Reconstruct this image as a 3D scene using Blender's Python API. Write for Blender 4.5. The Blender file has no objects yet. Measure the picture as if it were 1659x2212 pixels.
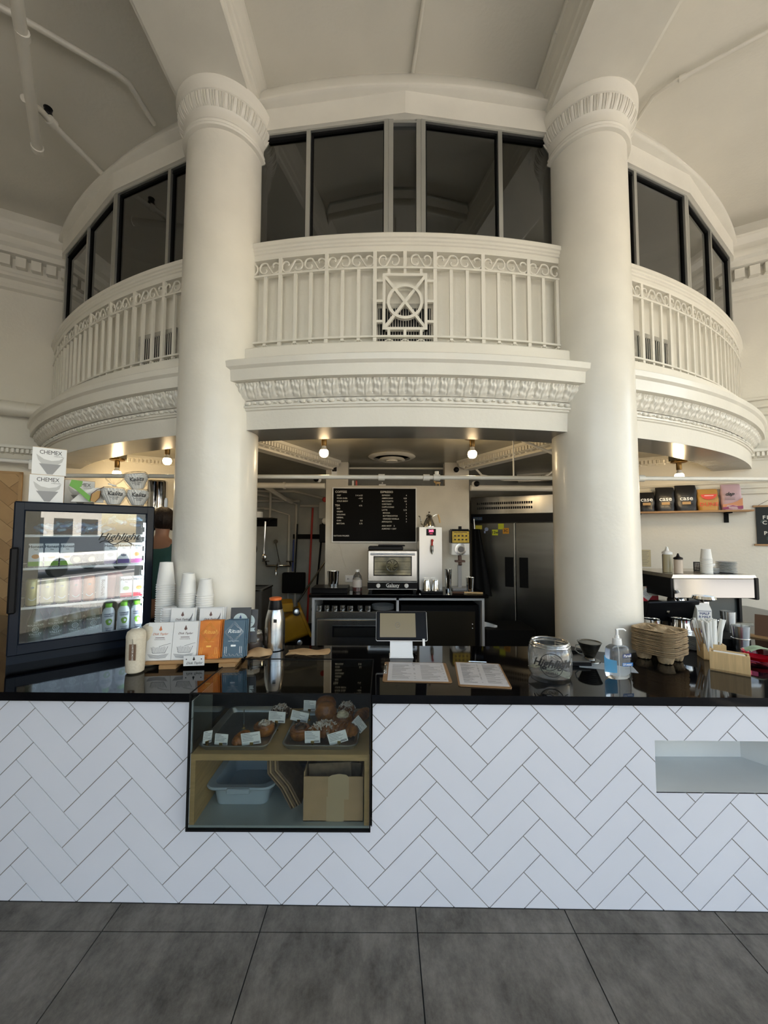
import bpy, math, random
from mathutils import Matrix, Vector, Euler
random.seed(7)
sc = bpy.context.scene
COL = sc.collection
PI = math.pi
def rad(a): return a * PI / 180

# ---------------------------------------------------------------- camera
FPX = 831.0
PITCH = math.atan(45 / 831.0)
ROLL = 0.004
EYE = 1.55
cam_d = bpy.data.cameras.new('camera'); cam = bpy.data.objects.new('camera', cam_d); COL.objects.link(cam)
cam_d.sensor_fit = 'HORIZONTAL'; cam_d.sensor_width = 36.0; cam_d.lens = 36.0 * FPX / 1659.0
cam_d.clip_start = 0.02; cam_d.clip_end = 300
F = Vector((0, math.cos(PITCH), math.sin(PITCH))); U0 = Vector((0, -math.sin(PITCH), math.cos(PITCH))); X0 = Vector((1, 0, 0))
RV = X0 * math.cos(ROLL) + U0 * math.sin(ROLL); UV = U0 * math.cos(ROLL) - X0 * math.sin(ROLL)
m = Matrix.Identity(4)
for i in range(3):
    m[i][0] = RV[i]; m[i][1] = UV[i]; m[i][2] = -F[i]
m.translation = (0, 0, EYE)
cam.matrix_world = m
sc.camera = cam

# ---------------------------------------------------------------- world, sun, exposure
w = bpy.data.worlds.new('world'); sc.world = w; w.use_nodes = True
nt = w.node_tree; nt.nodes.clear()
out = nt.nodes.new('ShaderNodeOutputWorld'); bg = nt.nodes.new('ShaderNodeBackground'); sky = nt.nodes.new('ShaderNodeTexSky')
sky.sky_type = 'NISHITA'; sky.sun_disc = False; sky.sun_elevation = rad(48); sky.sun_rotation = rad(60); sky.air_density = 1.0; sky.dust_density = 1.5
SKY_STRENGTH = 0.36
SUN_STRENGTH = 5.0
EXPOSURE = 1.60
bg.inputs[1].default_value = SKY_STRENGTH
wm_ = nt.nodes.new('ShaderNodeMixRGB'); wm_.blend_type = 'MULTIPLY'; wm_.inputs[0].default_value = 1; wm_.inputs[2].default_value = (1.0, .865, .705, 1)
nt.links.new(sky.outputs[0], wm_.inputs[1]); nt.links.new(wm_.outputs[0], bg.inputs[0]); nt.links.new(bg.outputs[0], out.inputs[0])
sd = bpy.data.lights.new('sun', 'SUN'); sd.energy = SUN_STRENGTH; sd.angle = rad(0.6); sd.color = (1, 0.93, 0.82)
so = bpy.data.objects.new('sun', sd); COL.objects.link(so)
so.rotation_euler = Vector((-0.50, -0.45, -0.74)).to_track_quat('-Z', 'Y').to_euler()
sc.view_settings.view_transform = 'Standard'; sc.view_settings.look = 'None'
sc.view_settings.exposure = EXPOSURE; sc.view_settings.gamma = 1.0; sc.view_settings.use_curve_mapping = False

# ---------------------------------------------------------------- materials
MATS = {}
def mat(name, col=(.8, .8, .8), rough=.5, metal=0., var=0., scale=6., bump=0., bscale=60., emit=0., ecol=None, spec=.5, coat=0., stretch=(1, 1, 1), col2=None, detail=4, nrough=.5):
    if name in MATS: return MATS[name]
    m = bpy.data.materials.new(name); m.use_nodes = True
    n = m.node_tree.nodes; l = m.node_tree.links
    b = n['Principled BSDF']
    b.inputs['Base Color'].default_value = (*col, 1); b.inputs['Roughness'].default_value = rough; b.inputs['Metallic'].default_value = metal
    b.inputs['Specular IOR Level'].default_value = spec; b.inputs['Coat Weight'].default_value = coat
    if emit:
        b.inputs['Emission Color'].default_value = (*(ecol or col), 1); b.inputs['Emission Strength'].default_value = emit
    tc = n.new('ShaderNodeTexCoord'); mp = n.new('ShaderNodeMapping'); mp.inputs['Scale'].default_value = stretch
    l.new(tc.outputs['Object'], mp.inputs[0])
    nz = n.new('ShaderNodeTexNoise'); nz.inputs['Scale'].default_value = scale; nz.inputs['Detail'].default_value = detail; nz.inputs['Roughness'].default_value = nrough
    l.new(mp.outputs[0], nz.inputs['Vector'])
    rp = n.new('ShaderNodeValToRGB')
    c2 = col2 or tuple(max(0, c * (1 - var)) for c in col)
    rp.color_ramp.elements[0].position = .36; rp.color_ramp.elements[1].position = .66
    rp.color_ramp.elements[0].color = (*c2, 1); rp.color_ramp.elements[1].color = (*col, 1)
    l.new(nz.outputs[0], rp.inputs[0])
    if var or col2: l.new(rp.outputs[0], b.inputs['Base Color'])
    if bump:
        n2 = n.new('ShaderNodeTexNoise'); n2.inputs['Scale'].default_value = bscale; n2.inputs['Detail'].default_value = 3
        l.new(mp.outputs[0], n2.inputs['Vector'])
        bp = n.new('ShaderNodeBump'); bp.inputs['Strength'].default_value = bump; bp.inputs['Distance'].default_value = .01
        l.new(n2.outputs[0], bp.inputs['Height']); l.new(bp.outputs[0], b.inputs['Normal'])
    MATS[name] = m
    return m
def glass(name, tint=(.9, .93, .92), ior=1.5, rough=0.0, gain=1.0):
    if name in MATS: return MATS[name]
    m = bpy.data.materials.new(name); m.use_nodes = True
    n = m.node_tree.nodes; l = m.node_tree.links; n.clear()
    o = n.new('ShaderNodeOutputMaterial'); mx = n.new('ShaderNodeMixShader'); t = n.new('ShaderNodeBsdfTransparent'); g = n.new('ShaderNodeBsdfGlossy'); fr = n.new('ShaderNodeLayerWeight')
    t.inputs[0].default_value = (*tint, 1); g.inputs['Roughness'].default_value = rough; fr.inputs[0].default_value = .5; R0 = ((ior - 1) / (ior + 1)) ** 2 * gain
    pw = n.new('ShaderNodeMath'); pw.operation = 'POWER'; pw.inputs[1].default_value = 3.5; l.new(fr.outputs['Facing'], pw.inputs[0])
    mm = n.new('ShaderNodeMath'); mm.operation = 'MULTIPLY_ADD'; mm.use_clamp = True; mm.inputs[1].default_value = 1 - R0; mm.inputs[2].default_value = R0
    l.new(pw.outputs[0], mm.inputs[0]); l.new(mm.outputs[0], mx.inputs[0]); l.new(t.outputs[0], mx.inputs[1]); l.new(g.outputs[0], mx.inputs[2]); l.new(mx.outputs[0], o.inputs[0])
    MATS[name] = m
    return m
M_WALL = mat('cream_plaster', (.77, .735, .645), .6, var=.05, scale=2.5, bump=.15, bscale=45)
M_PAINT = mat('gloss_cream_paint', (.78, .745, .655), .32, var=.05, scale=5, bump=.12, bscale=30, coat=.15)
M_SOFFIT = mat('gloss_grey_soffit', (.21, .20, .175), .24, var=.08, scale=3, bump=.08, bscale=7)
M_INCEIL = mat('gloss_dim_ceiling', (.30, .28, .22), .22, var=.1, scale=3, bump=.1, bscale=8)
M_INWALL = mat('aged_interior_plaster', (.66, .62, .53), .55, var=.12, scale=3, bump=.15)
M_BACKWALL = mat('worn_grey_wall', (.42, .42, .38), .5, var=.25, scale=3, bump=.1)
M_TILE = mat('white_glazed_tile', (.71, .72, .765), .17, var=.03, scale=3, bump=.05, bscale=8)
M_GROUT = mat('tan_grout', (.22, .195, .165), .9)
M_FLOORT = mat('grey_porcelain', (.215, .197, .168), .45, col2=(.058, .052, .043), scale=5, stretch=(1, .6, 1), bump=.12, bscale=25, detail=15, spec=.3, nrough=.78)
M_FGROUT = mat('dark_floor_grout', (.015, .015, .015), .9)
M_KFLOOR = mat('dark_kitchen_floor', (.03, .03, .028), .5, var=.3)
M_SLAB = mat('black_polished_stone', (.003, .003, .004), .05, var=.2, scale=30, spec=.27)
M_BLACK = mat('black_plastic', (.007, .007, .008), .32, spec=.15)
M_BLACKM = mat('black_matte', (.008, .008, .008), .7, spec=.1)
M_FRIDGEF = mat('blue_black_frame', (.007, .011, .020), .26, spec=.22)
M_STEEL = mat('brushed_steel', (.55, .55, .54), .24, 1., var=.12, scale=20, stretch=(1, 1, .1))
M_STEELD = mat('dim_brushed_steel', (.22, .215, .195), .27, 1., var=.25, scale=3, stretch=(.4, 1, 2))
M_CHROME = mat('polished_steel', (.72, .72, .71), .07, 1.)
M_ALU = mat('aluminium_frame', (.50, .50, .47), .35, .8)
M_ALUP = mat('baking_tray_aluminium', (.40, .41, .40), .36, .9, var=.2)
M_PLY = mat('birch_plywood', (.46, .30, .13), .5, var=.18, scale=8, stretch=(1, 1, 8))
M_OAK = mat('oak_wood', (.42, .24, .10), .5, var=.2, scale=9, stretch=(1, 1, 9))
M_BAMBOO = mat('bamboo', (.66, .46, .22), .42, var=.16, scale=14, stretch=(8, 8, .5))
M_BRASS = mat('aged_brass', (.28, .17, .06), .32, .9)
M_GOLD = mat('gold_metal', (.75, .55, .22), .2, 1.)
M_WHITE = mat('white_card', (.80, .80, .78), .5, var=.03)
M_PAPER = mat('white_paper_cup', (.80, .79, .75), .6, var=.03)
M_WPLAST = mat('white_plastic', (.82, .82, .80), .3)
M_GREYP = mat('grey_tub_plastic', (.36, .42, .47), .42, var=.06)
M_GREYSH = mat('grey_melamine', (.33, .36, .35), .3, var=.06)
M_CARD = mat('corrugated_cardboard', (.44, .29, .155), .75, var=.12, scale=10, bump=.1, bscale=80)
M_CARDD = mat('dark_cardboard_edge', (.20, .135, .08), .8, var=.3, scale=40)
M_TAPE = mat('paper_tape', (.47, .35, .21), .45, var=.06)
M_KRAFT = mat('kraft_paper', (.50, .33, .17), .7, var=.15, scale=8, bump=.2, bscale=15)
M_PULP = mat('brown_moulded_pulp', (.47, .345, .20), .9, var=.3, scale=25, bump=.5, bscale=90)
M_PLATE = mat('glazed_plate', (.50, .52, .52), .2)
M_INK = mat('black_ink', (.02, .02, .02), .6)
M_GREYINK = mat('grey_ink', (.16, .16, .17), .6)
M_LETTER = mat('white_board_letters', (.75, .73, .66), .5)
M_FELT = mat('black_felt', (.008, .008, .008), .9, spec=.1)
M_RED = mat('red_paint', (.50, .04, .03), .4)
M_ORANGE = mat('orange_plastic', (.75, .17, .04), .35)
M_BLUE = mat('blue_plastic', (.02, .04, .20), .4)
M_YELLOW = mat('yellow_bucket_plastic', (.62, .36, .02), .45, var=.2, scale=5)
M_TOMATO = mat('red_print', (.70, .07, .04), .5)
def real_glass(name, col=(1, 1, 1), ior=1.45, rough=0.0):
    m = bpy.data.materials.new(name); m.use_nodes = True; b = m.node_tree.nodes['Principled BSDF']
    b.inputs['Base Color'].default_value = (*col, 1); b.inputs['Transmission Weight'].default_value = .95; b.inputs['Roughness'].default_value = rough; b.inputs['IOR'].default_value = ior
    MATS[name] = m; return m
M_GLASS = real_glass('clear_glass', (.97, .98, .975))
M_CASEG = glass('case_glass', (.84, .87, .86), 1.45)
M_COOLG = glass('cooler_door_glass', (.90, .94, .96), 2.2)
M_WINDOWG = glass('tinted_window_glass', (.35, .36, .33), 2.0)
M_CLEARP = glass('clear_film', (.985, .985, .98), 1.3, .12, 1.2)

# ---------------------------------------------------------------- mesh builder
TEXT_CACHE = {}
class MB:
    def __init__(s): s.v = []; s.f = []; s.mi = []; s.m = 0; s.T = Matrix.Identity(4); s.st = []
    def push(s, M): s.st.append(s.T.copy()); s.T = s.T @ M; return s
    def pop(s): s.T = s.st.pop(); return s
    def add(s, vs, fs):
        o = len(s.v); T = s.T
        s.v += [tuple(T @ Vector(p)) for p in vs]; s.f += [tuple(o + i for i in f) for f in fs]; s.mi += [s.m] * len(fs); return s
    def box(s, x0, x1, y0, y1, z0, z1, b=0.):
        if b > 0: return s.bbox(x0, x1, y0, y1, z0, z1, b)
        v = [(x0, y0, z0), (x1, y0, z0), (x1, y1, z0), (x0, y1, z0), (x0, y0, z1), (x1, y0, z1), (x1, y1, z1), (x0, y1, z1)]
        return s.add(v, [(0, 3, 2, 1), (4, 5, 6, 7), (0, 1, 5, 4), (1, 2, 6, 5), (2, 3, 7, 6), (3, 0, 4, 7)])
    def bbox(s, x0, x1, y0, y1, z0, z1, b):
        # box with chamfered edges
        b = min(b, (x1 - x0) / 2.01, (y1 - y0) / 2.01, (z1 - z0) / 2.01)
        vs = []; idx = {}
        X = (x0, x1); Y = (y0, y1); Z = (z0, z1)
        for i in (0, 1):
            for j in (0, 1):
                for k in (0, 1):
                    sx = b if i == 0 else -b; sy = b if j == 0 else -b; sz = b if k == 0 else -b
                    idx[(i, j, k, 0)] = len(vs); vs.append((X[i], Y[j] + sy, Z[k] + sz))
                    idx[(i, j, k, 1)] = len(vs); vs.append((X[i] + sx, Y[j], Z[k] + sz))
                    idx[(i, j, k, 2)] = len(vs); vs.append((X[i] + sx, Y[j] + sy, Z[k]))
        g = lambda *a: idx[a]
        fs = []
        for i in (0, 1):
            q = [g(i, 0, 0, 0), g(i, 1, 0, 0), g(i, 1, 1, 0), g(i, 0, 1, 0)]; fs.append(q if i else q[::-1])
            q = [g(0, i, 0, 1), g(1, i, 0, 1), g(1, i, 1, 1), g(0, i, 1, 1)]; fs.append(q[::-1] if i else q)
            q = [g(0, 0, i, 2), g(1, 0, i, 2), g(1, 1, i, 2), g(0, 1, i, 2)]; fs.append(q if i else q[::-1])
        for i in (0, 1):
            for j in (0, 1):
                fs.append([g(i, j, 0, 0), g(i, j, 1, 0), g(i, j, 1, 1), g(i, j, 0, 1)])
                fs.append([g(i, 0, j, 0), g(i, 1, j, 0), g(i, 1, j, 2), g(i, 0, j, 2)])
                fs.append([g(0, i, j, 1), g(1, i, j, 1), g(1, i, j, 2), g(0, i, j, 2)])
        for i in (0, 1):
            for j in (0, 1):
                for k in (0, 1): fs.append([g(i, j, k, 0), g(i, j, k, 1), g(i, j, k, 2)])
        return s.add(vs, fs)
    def prism(s, poly, z0, z1):
        n = len(poly); v = [(p[0], p[1], z0) for p in poly] + [(p[0], p[1], z1) for p in poly]
        f = [tuple(range(n))[::-1], tuple(range(n, 2 * n))] + [(i, (i + 1) % n, n + (i + 1) % n, n + i) for i in range(n)]
        return s.add(v, f)
    def prism_y(s, poly, y0, y1):      # poly in x,z
        n = len(poly); v = [(p[0], y0, p[1]) for p in poly] + [(p[0], y1, p[1]) for p in poly]
        f = [tuple(range(n)), tuple(range(n, 2 * n))[::-1]] + [(i, n + i, n + (i + 1) % n, (i + 1) % n) for i in range(n)]
        return s.add(v, f)
    def lathe(s, prof, seg=24, c=(0, 0, 0), sx=1., sy=1., a0=0., a1=2 * PI):
        full = abs(a1 - a0 - 2 * PI) < 1e-6; n = seg if full else seg + 1; vs = []; fs = []
        for r, z in prof:
            for i in range(n):
                a = a0 + (a1 - a0) * i / seg; vs.append((c[0] + r * sx * math.cos(a), c[1] + r * sy * math.sin(a), c[2] + z))
        for j in range(len(prof) - 1):
            for i in range(seg):
                k = (i + 1) % n if full else i + 1
                fs.append((j * n + i, j * n + k, (j + 1) * n + k, (j + 1) * n + i))
        if full:
            if prof[0][0] > 1e-6: fs.append(tuple(range(n))[::-1])
            if prof[-1][0] > 1e-6: fs.append(tuple((len(prof) - 1) * n + i for i in range(n)))
        return s.add(vs, fs)
    def cyl(s, r, z0, z1, seg=20, c=(0, 0)): return s.lathe([(r, z0), (r, z1)], seg, (c[0], c[1], 0))
    def ball(s, c, r, seg=14, rings=8, sx=1, sy=1, sz=1):
        pr = [(r * math.sin(PI * k / rings) + 1e-7, -r * sz * math.cos(PI * k / rings)) for k in range(rings + 1)]
        return s.lathe(pr, seg, c, sx, sy)
    def tube(s, pts, r, seg=8, closed=False, rs=None):
        P = [Vector(p) for p in pts]; n = len(P); vs = []; fs = []
        up = None
        for i in range(n):
            a = P[(i - 1) % n] if (closed or i > 0) else P[i]; b = P[(i + 1) % n] if (closed or i < n - 1) else P[i]
            d = (b - a); d = d.normalized() if d.length > 1e-9 else Vector((0, 0, 1))
            if up is None:
                up = Vector((0, 0, 1)) if abs(d.z) < .9 else Vector((1, 0, 0))
            u = (up - d * up.dot(d)); u = u.normalized() if u.length > 1e-6 else d.orthogonal().normalized()
            up = u; w2 = d.cross(u); rr = rs[i] if rs else r
            for k in range(seg):
                t = 2 * PI * k / seg; vs.append(tuple(P[i] + (u * math.cos(t) + w2 * math.sin(t)) * rr))
        m2 = n if closed else n - 1
        for i in range(m2):
            j = (i + 1) % n
            for k in range(seg):
                l = (k + 1) % seg; fs.append((i * seg + k, j * seg + k, j * seg + l, i * seg + l))
        if not closed: fs.append(tuple(range(seg))); fs.append(tuple((n - 1) * seg + k for k in range(seg))[::-1])
        return s.add(vs, fs)
    def grid(s, fn, nu, nv, closed_u=False):
        vs = [fn(i / nu, j / nv) for j in range(nv + 1) for i in range(nu + (0 if closed_u else 1))]
        n = nu if closed_u else nu + 1
        fs = [(j * n + i, j * n + (i + 1) % n, (j + 1) * n + (i + 1) % n, (j + 1) * n + i) for j in range(nv) for i in range(nu)]
        return s.add(vs, fs)
    def text(s, txt, size, M, depth=.001, align='CENTER', shear=0., spacing=1., bold=0.):
        key = (txt, align, shear, spacing, bold)
        if key not in TEXT_CACHE:
            cu = bpy.data.curves.new('lettering', 'FONT'); cu.body = txt; cu.size = 1.; cu.align_x = align; cu.align_y = 'CENTER'; cu.shear = shear; cu.space_character = spacing
            cu.resolution_u = 2; cu.offset = bold
            o = bpy.data.objects.new('lettering', cu); me = bpy.data.meshes.new_from_object(o)
            TEXT_CACHE[key] = ([tuple(v.co) for v in me.vertices], [tuple(p.vertices) for p in me.polygons])
            bpy.data.objects.remove(o); bpy.data.meshes.remove(me); bpy.data.curves.remove(cu)
        vs, fs = TEXT_CACHE[key]
        s.push(M @ Matrix.Translation((0, 0, depth)) @ Matrix.Diagonal((size, size, 1, 1))); s.add(vs, fs); s.pop(); return s
    def build(s, name, mats, parent=None, smooth=False, bend=None):
        me = bpy.data.meshes.new(name)
        vs = s.v if bend is None else [bend(p) for p in s.v]
        me.from_pydata(vs, [], s.f); me.validate(); me.update()
        if not isinstance(mats, (list, tuple)): mats = [mats]
        for m in mats: me.materials.append(m)
        if len(mats) > 1 and len(me.polygons) == len(s.mi): me.polygons.foreach_set('material_index', s.mi)
        if smooth:
            me.polygons.foreach_set('use_smooth', [True] * len(me.polygons))
            try: me.set_sharp_from_angle(angle=rad(40))
            except Exception: pass
        o = bpy.data.objects.new(name, me); COL.objects.link(o)
        if parent: o.parent = parent
        return o
def FACE(x=0, y=0, z=0, rx=90, rz=0): # frame whose XY plane is a wall facing -Y
    return Matrix.Translation((x, y, z)) @ Matrix.Rotation(rad(rz), 4, 'Z') @ Matrix.Rotation(rad(rx), 4, 'X')
def TR(x, y, z, rz=0): return Matrix.Translation((x, y, z)) @ Matrix.Rotation(rad(rz), 4, 'Z')
def tag(o, label, cat, group=None, kind=None):
    if label: o['label'] = label
    if cat: o['category'] = cat
    if group: o['group'] = group
    if kind: o['kind'] = kind
    return o
def thing(name, label, cat, loc=(0, 0, 0), rz=0, group=None):
    o = bpy.data.objects.new(name, None); COL.objects.link(o); o.location = loc; o.rotation_euler = (0, 0, rad(rz)); o.empty_display_size = .05
    return tag(o, label, cat, group)
def struct(name, mb, m, parent=None, smooth=False, label=None):
    o = mb.build(name, m, parent, smooth)
    if parent is None:
        o['kind'] = 'structure'
        if label: o['label'] = label
    return o
def dup(root, loc, rz=0, label=None, group=None):
    r = root.copy(); COL.objects.link(r); r.location = loc; r.rotation_euler = (root.rotation_euler[0], root.rotation_euler[1], rad(rz))
    if label: r['label'] = label
    if group: r['group'] = group
    for ch in list(root.children):
        c = ch.copy(); COL.objects.link(c); c.parent = r
        for g in list(ch.children):
            d = g.copy(); COL.objects.link(d); d.parent = c
    return r
def one(name, mb, m, label, cat, loc=(0, 0, 0), rz=0, group=None, smooth=False):
    o = mb.build(name, m, None, smooth); o.location = loc; o.rotation_euler = (0, 0, rad(rz)); return tag(o, label, cat, group)
def place_parts(root, *parts):
    for p in parts: p.parent = root
def arc(cx, cz, r, a0, a1, n, y=0): return [(cx + r * math.cos(rad(a0 + (a1 - a0) * i / n)), y, cz + r * math.sin(rad(a0 + (a1 - a0) * i / n))) for i in range(n + 1)]
# drum coordinates
CX, CY = .125, 7.10
def cp(R, phi, H): a = rad(phi); return (CX + R * math.sin(a), CY - R * math.cos(a), H)
def ring(mb, prof, p0, p1, n, caps=True):
    k = len(prof); vs = [cp(R, p0 + (p1 - p0) * i / n, H) for i in range(n + 1) for R, H in prof]
    fs = [(i * k + j, (i + 1) * k + j, (i + 1) * k + (j + 1) % k, i * k + (j + 1) % k) for i in range(n) for j in range(k)]
    if caps: fs += [tuple(range(k)), tuple(n * k + j for j in range(k))[::-1]]
    mb.add(vs, fs)
# diagonal walls: n.p = c
def wl(t, out, z): return (-3.3 + .875 * t + .485 * out, 3.748 + .485 * t - .875 * out, z)   # left wall, t to the right, out towards the room
def wr(t, out, z): return (3.5 - .871 * t - .49 * out, 3.753 + .49 * t - .871 * out, z)      # right wall, t to the left
# ================================================================ STRUCTURE
# floor tiles
mb = MB()
xs = [-1.09 + .6135 * k for k in range(-9, 12)]; ys = [1.58 - .6135 * k for k in range(-1, 7)]
g = .0022
for i in range(len(xs) - 1):
    for j in range(len(ys) - 1):
        y1, y0 = ys[j], ys[j + 1]
        mb.box(xs[i] + g, xs[i + 1] - g, y0 + g, y1 - g, -.02, 0)
struct('floor', mb, M_FLOORT)
mb = MB(); mb.box(-6.6, 6.2, -2.1, 7.5, -.05, -.004); struct('floor_grout', mb, M_FGROUT)['kind'] = 'structure'
mb = MB(); mb.box(-4.5, 4.5, 2.2, 7.3, -.004, .0); struct('floor_kitchen', mb, M_KFLOOR)
# grand ceiling
mb = MB(); mb.box(-6.6, 6.2, -2.2, 7.6, 4.65, 4.72); struct('ceiling', mb, M_WALL)
for i, (x0, x1) in enumerate(((-1.32, -.864), (1.078, 1.522))):
    mb = MB(); mb.box(x0, x1, -2.2, 2.75, 4.31, 4.65)
    for s, xe in ((-1, x0), (1, x1)):
        a = lambda d: xe + s * d
        inner = (s == 1) == (i == 0)
        if inner:
            P = [(a(0), 4.36), (a(.010), 4.372), (a(.010), 4.43), (a(.018), 4.445), (a(.018), 4.50), (a(.028), 4.54), (a(.036), 4.59), (a(.036), 4.649), (a(0), 4.649)]
        else:
            P = [(a(0), 4.311), (a(.018), 4.315), (a(.018), 4.335), (a(0), 4.341)]
        if s == -1: P = P[::-1]
        mb.prism_y(P, -2.2, 2.75)
    struct('trim_%d' % (i + 1), mb, M_PAINT)
# side and rear shell (behind the camera: glazed shop front piers, left end filled in to cut daylight)
mb = MB()
v = [wl(-3.9, 0, 0), wl(-3.9, 0, 4.66), wl(1.5, 0, 4.66), wl(1.5, 0, 0)]
mb.add(v, [(0, 1, 2, 3)]); v = [wl(-3.9, -.1, 0), wl(-3.9, -.1, 4.66), wl(1.5, -.1, 4.66), wl(1.5, -.1, 0)]; mb.add(v, [(3, 2, 1, 0)])
struct('wall_left', mb, M_WALL)
mb = MB()
v = [wr(-2.8, 0, 0), wr(-2.8, 0, 4.66), wr(1.03, 0, 4.66), wr(1.03, 0, 0)]
mb.add(v, [(3, 2, 1, 0)]); v = [wr(-2.8, -.1, 0), wr(-2.8, -.1, 4.66), wr(1.03, -.1, 4.66), wr(1.03, -.1, 0)]; mb.add(v, [(0, 1, 2, 3)])
struct('wall_right', mb, M_WALL)
mb = MB(); mb.box(-6.7, -6.6, -2.2, 2.2, 0, 4.7)
struct('wall_far_left', mb, M_WALL)
mb = MB(); mb.box(-6.7, 6.3, -2.3, -2.1, 3.9, 4.7); mb.box(-6.7, -2.3, -2.3, -2.1, 0, 4.0)  # solid left stretch added to block daylight and darken the left wall
mb.box(-6.7, 6.3, -2.25, -2.15, 0, .12)
for x in (-6.5, -3.9, -1.4, 1.6, 4.2, 6.1): mb.box(x - .16, x + .16, -2.35, -2.1, 0, 4.2)
struct('wall_rear', mb, M_WALL)
mb = MB(); mb.box(6.2, 6.3, -2.2, 2.3, 4.0, 4.7); mb.box(6.2, 6.3, -.2, .1, 0, 4.2); mb.box(6.2, 6.3, 2.0, 2.5, 0, 4.2)
struct('wall_far_right', mb, M_WALL)
# ---- dentil cornices on the diagonal walls
def wall_cornice(fn, t0, t1, name, flip):
    prof = [(0, 3.86), (.03, 3.875), (.03, 3.915), (.012, 3.925), (.012, 3.965), (.05, 3.985), (.05, 4.01), (.06, 4.02), (.06, 4.15), (.14, 4.165), (.14, 4.215), (.17, 4.24), (.17, 4.28), (.12, 4.29), (.12, 4.33), (.16, 4.36), (.2, 4.41), (.2, 4.44), (.02, 4.45), (0, 4.65)]
    mb = MB(); n = len(prof)
    vs = [fn(t0, o, z) for o, z in prof] + [fn(t1, o, z) for o, z in prof]
    mb.add(vs, [(i, i + 1, n + i + 1, n + i) for i in range(n - 1)] + [tuple(range(n)), tuple(range(2 * n - 1, n - 1, -1))])
    t = t0 + .04
    while t < t1 - .05:
        c = [fn(t, .06, 4.055), fn(t + .075, .06, 4.055), fn(t + .075, .12, 4.055), fn(t, .12, 4.055)]
        c += [(p[0], p[1], 4.15) for p in c]
        mb.add(c, [(0, 1, 2, 3), (7, 6, 5, 4), (0, 4, 5, 1), (1, 5, 6, 2), (2, 6, 7, 3), (3, 7, 4, 0)]); t += .112
    struct(name, mb, M_PAINT)
wall_cornice(wl, -3.8, 1.0, 'trim_3', 1)
wall_cornice(wr, -2.8, .9, 'trim_4', -1)

# ---- drum: parapet wall, lintel, cove
mb = MB(); ring(mb, [(4.735, 2.6), (4.735, 3.41), (4.60, 3.41), (4.60, 2.6)], -72, 72, 144); struct('wall_drum', mb, M_WALL)
# polygonal lintel above the glazing
VA = [-70.75, -56.6, -42.45, -28.3, -14.15, 0, 14.15, 28.3, 42.45, 56.6, 70.75]
def polyring(mb, prof):
    k = len(prof); vs = [cp(R, a, H) for a in VA for R, H in prof]; n = len(VA) - 1
    mb.add(vs, [(i * k + j, (i + 1) * k + j, (i + 1) * k + (j + 1) % k, i * k + (j + 1) % k) for i in range(n) for j in range(k)])
mb = MB(); polyring(mb, [(4.79, 4.225), (4.79, 4.40), (4.60, 4.40), (4.60, 4.225)]); struct('trim_5', mb, M_PAINT)
mb = MB(); ring(mb, [(4.80, 4.375), (4.815, 4.385), (4.815, 4.40), (4.775, 4.42), (4.77, 4.46), (4.755, 4.52), (4.72, 4.58), (4.67, 4.63), (4.665, 4.66), (4.5, 4.66), (4.5, 4.375)], -72, 72, 144); struct('trim_6', mb, M_PAINT, smooth=True)
# ---- plinth, ledge, fascia
mb = MB(); ring(mb, [(4.86, 2.585), (4.86, 2.69), (4.85, 2.70), (4.6, 2.70), (4.6, 2.585)], -74, 74, 148); struct('trim_7', mb, M_WALL)
mb = MB(); ring(mb, [(4.935, 2.462), (4.938, 2.53), (4.955, 2.545), (4.958, 2.58), (4.945, 2.59), (4.6, 2.59), (4.6, 2.455), (4.87, 2.455)], -74, 74, 148); struct('trim_8', mb, M_PAINT)
# carved leaf moulding and beads
mb = MB()
def leaf(u, v):
    phi = -74 + 148 * u; H = 2.458 - .093 * v
    k = (phi / 1.15) % 1.0
    x = abs(k - .5) * 2
    R = 4.905 - .055 * v + .010 * math.sin(PI * v)
    e = .007 * max(0, 1 - x) ** .5 * (1 - .5 * v) + .0035 * math.cos(PI * 5 * x + 4 * v) * (1 - v)
    grv = -.010 if (x > .88 and v < .8) else (-.006 if x < .09 and v > .25 else 0)
    curl = .004 * math.sin(5 * PI * v + 3 * x)
    if v < .02 or v > .98: e = grv = curl = 0
    return cp(R + e + grv + curl, phi, H)
mb.grid(leaf, 2220, 14)
ring(mb, [(4.86, 2.318), (4.86, 2.329), (4.842, 2.331), (4.842, 2.366), (4.80, 2.366), (4.80, 2.318)], -74, 74, 148)
for i in range(-140, 141):
    phi = i * .525
    p = cp(4.848, phi, 2.346); mb.push(Matrix.Translation(p) @ Matrix.Rotation(rad(phi), 4, 'Z'))
    if i % 3 == 0: mb.lathe([(.001, -.004), (.012, -.004), (.012, .004), (.001, .004)], 6)
    else: mb.ball((0, 0, 0), .0135, 8, 6, 1.5, 1.0, .95)
    mb.pop()
struct('trim_9', mb, M_PAINT, smooth=True)
mb = MB(); ring(mb, [(4.835, 2.185), (4.84, 2.30), (4.85, 2.305), (4.85, 2.32), (4.70, 2.47), (4.55, 2.47), (4.55, 2.185)], -74, 74, 148); struct('trim_10', mb, M_WALL)
mb = MB(); ring(mb, [(4.834, 2.184), (4.834, 2.1855), (4.55, 2.1855), (4.55, 2.184)], -74, 74, 148); struct('trim_11', mb, M_SOFFIT)
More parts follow.
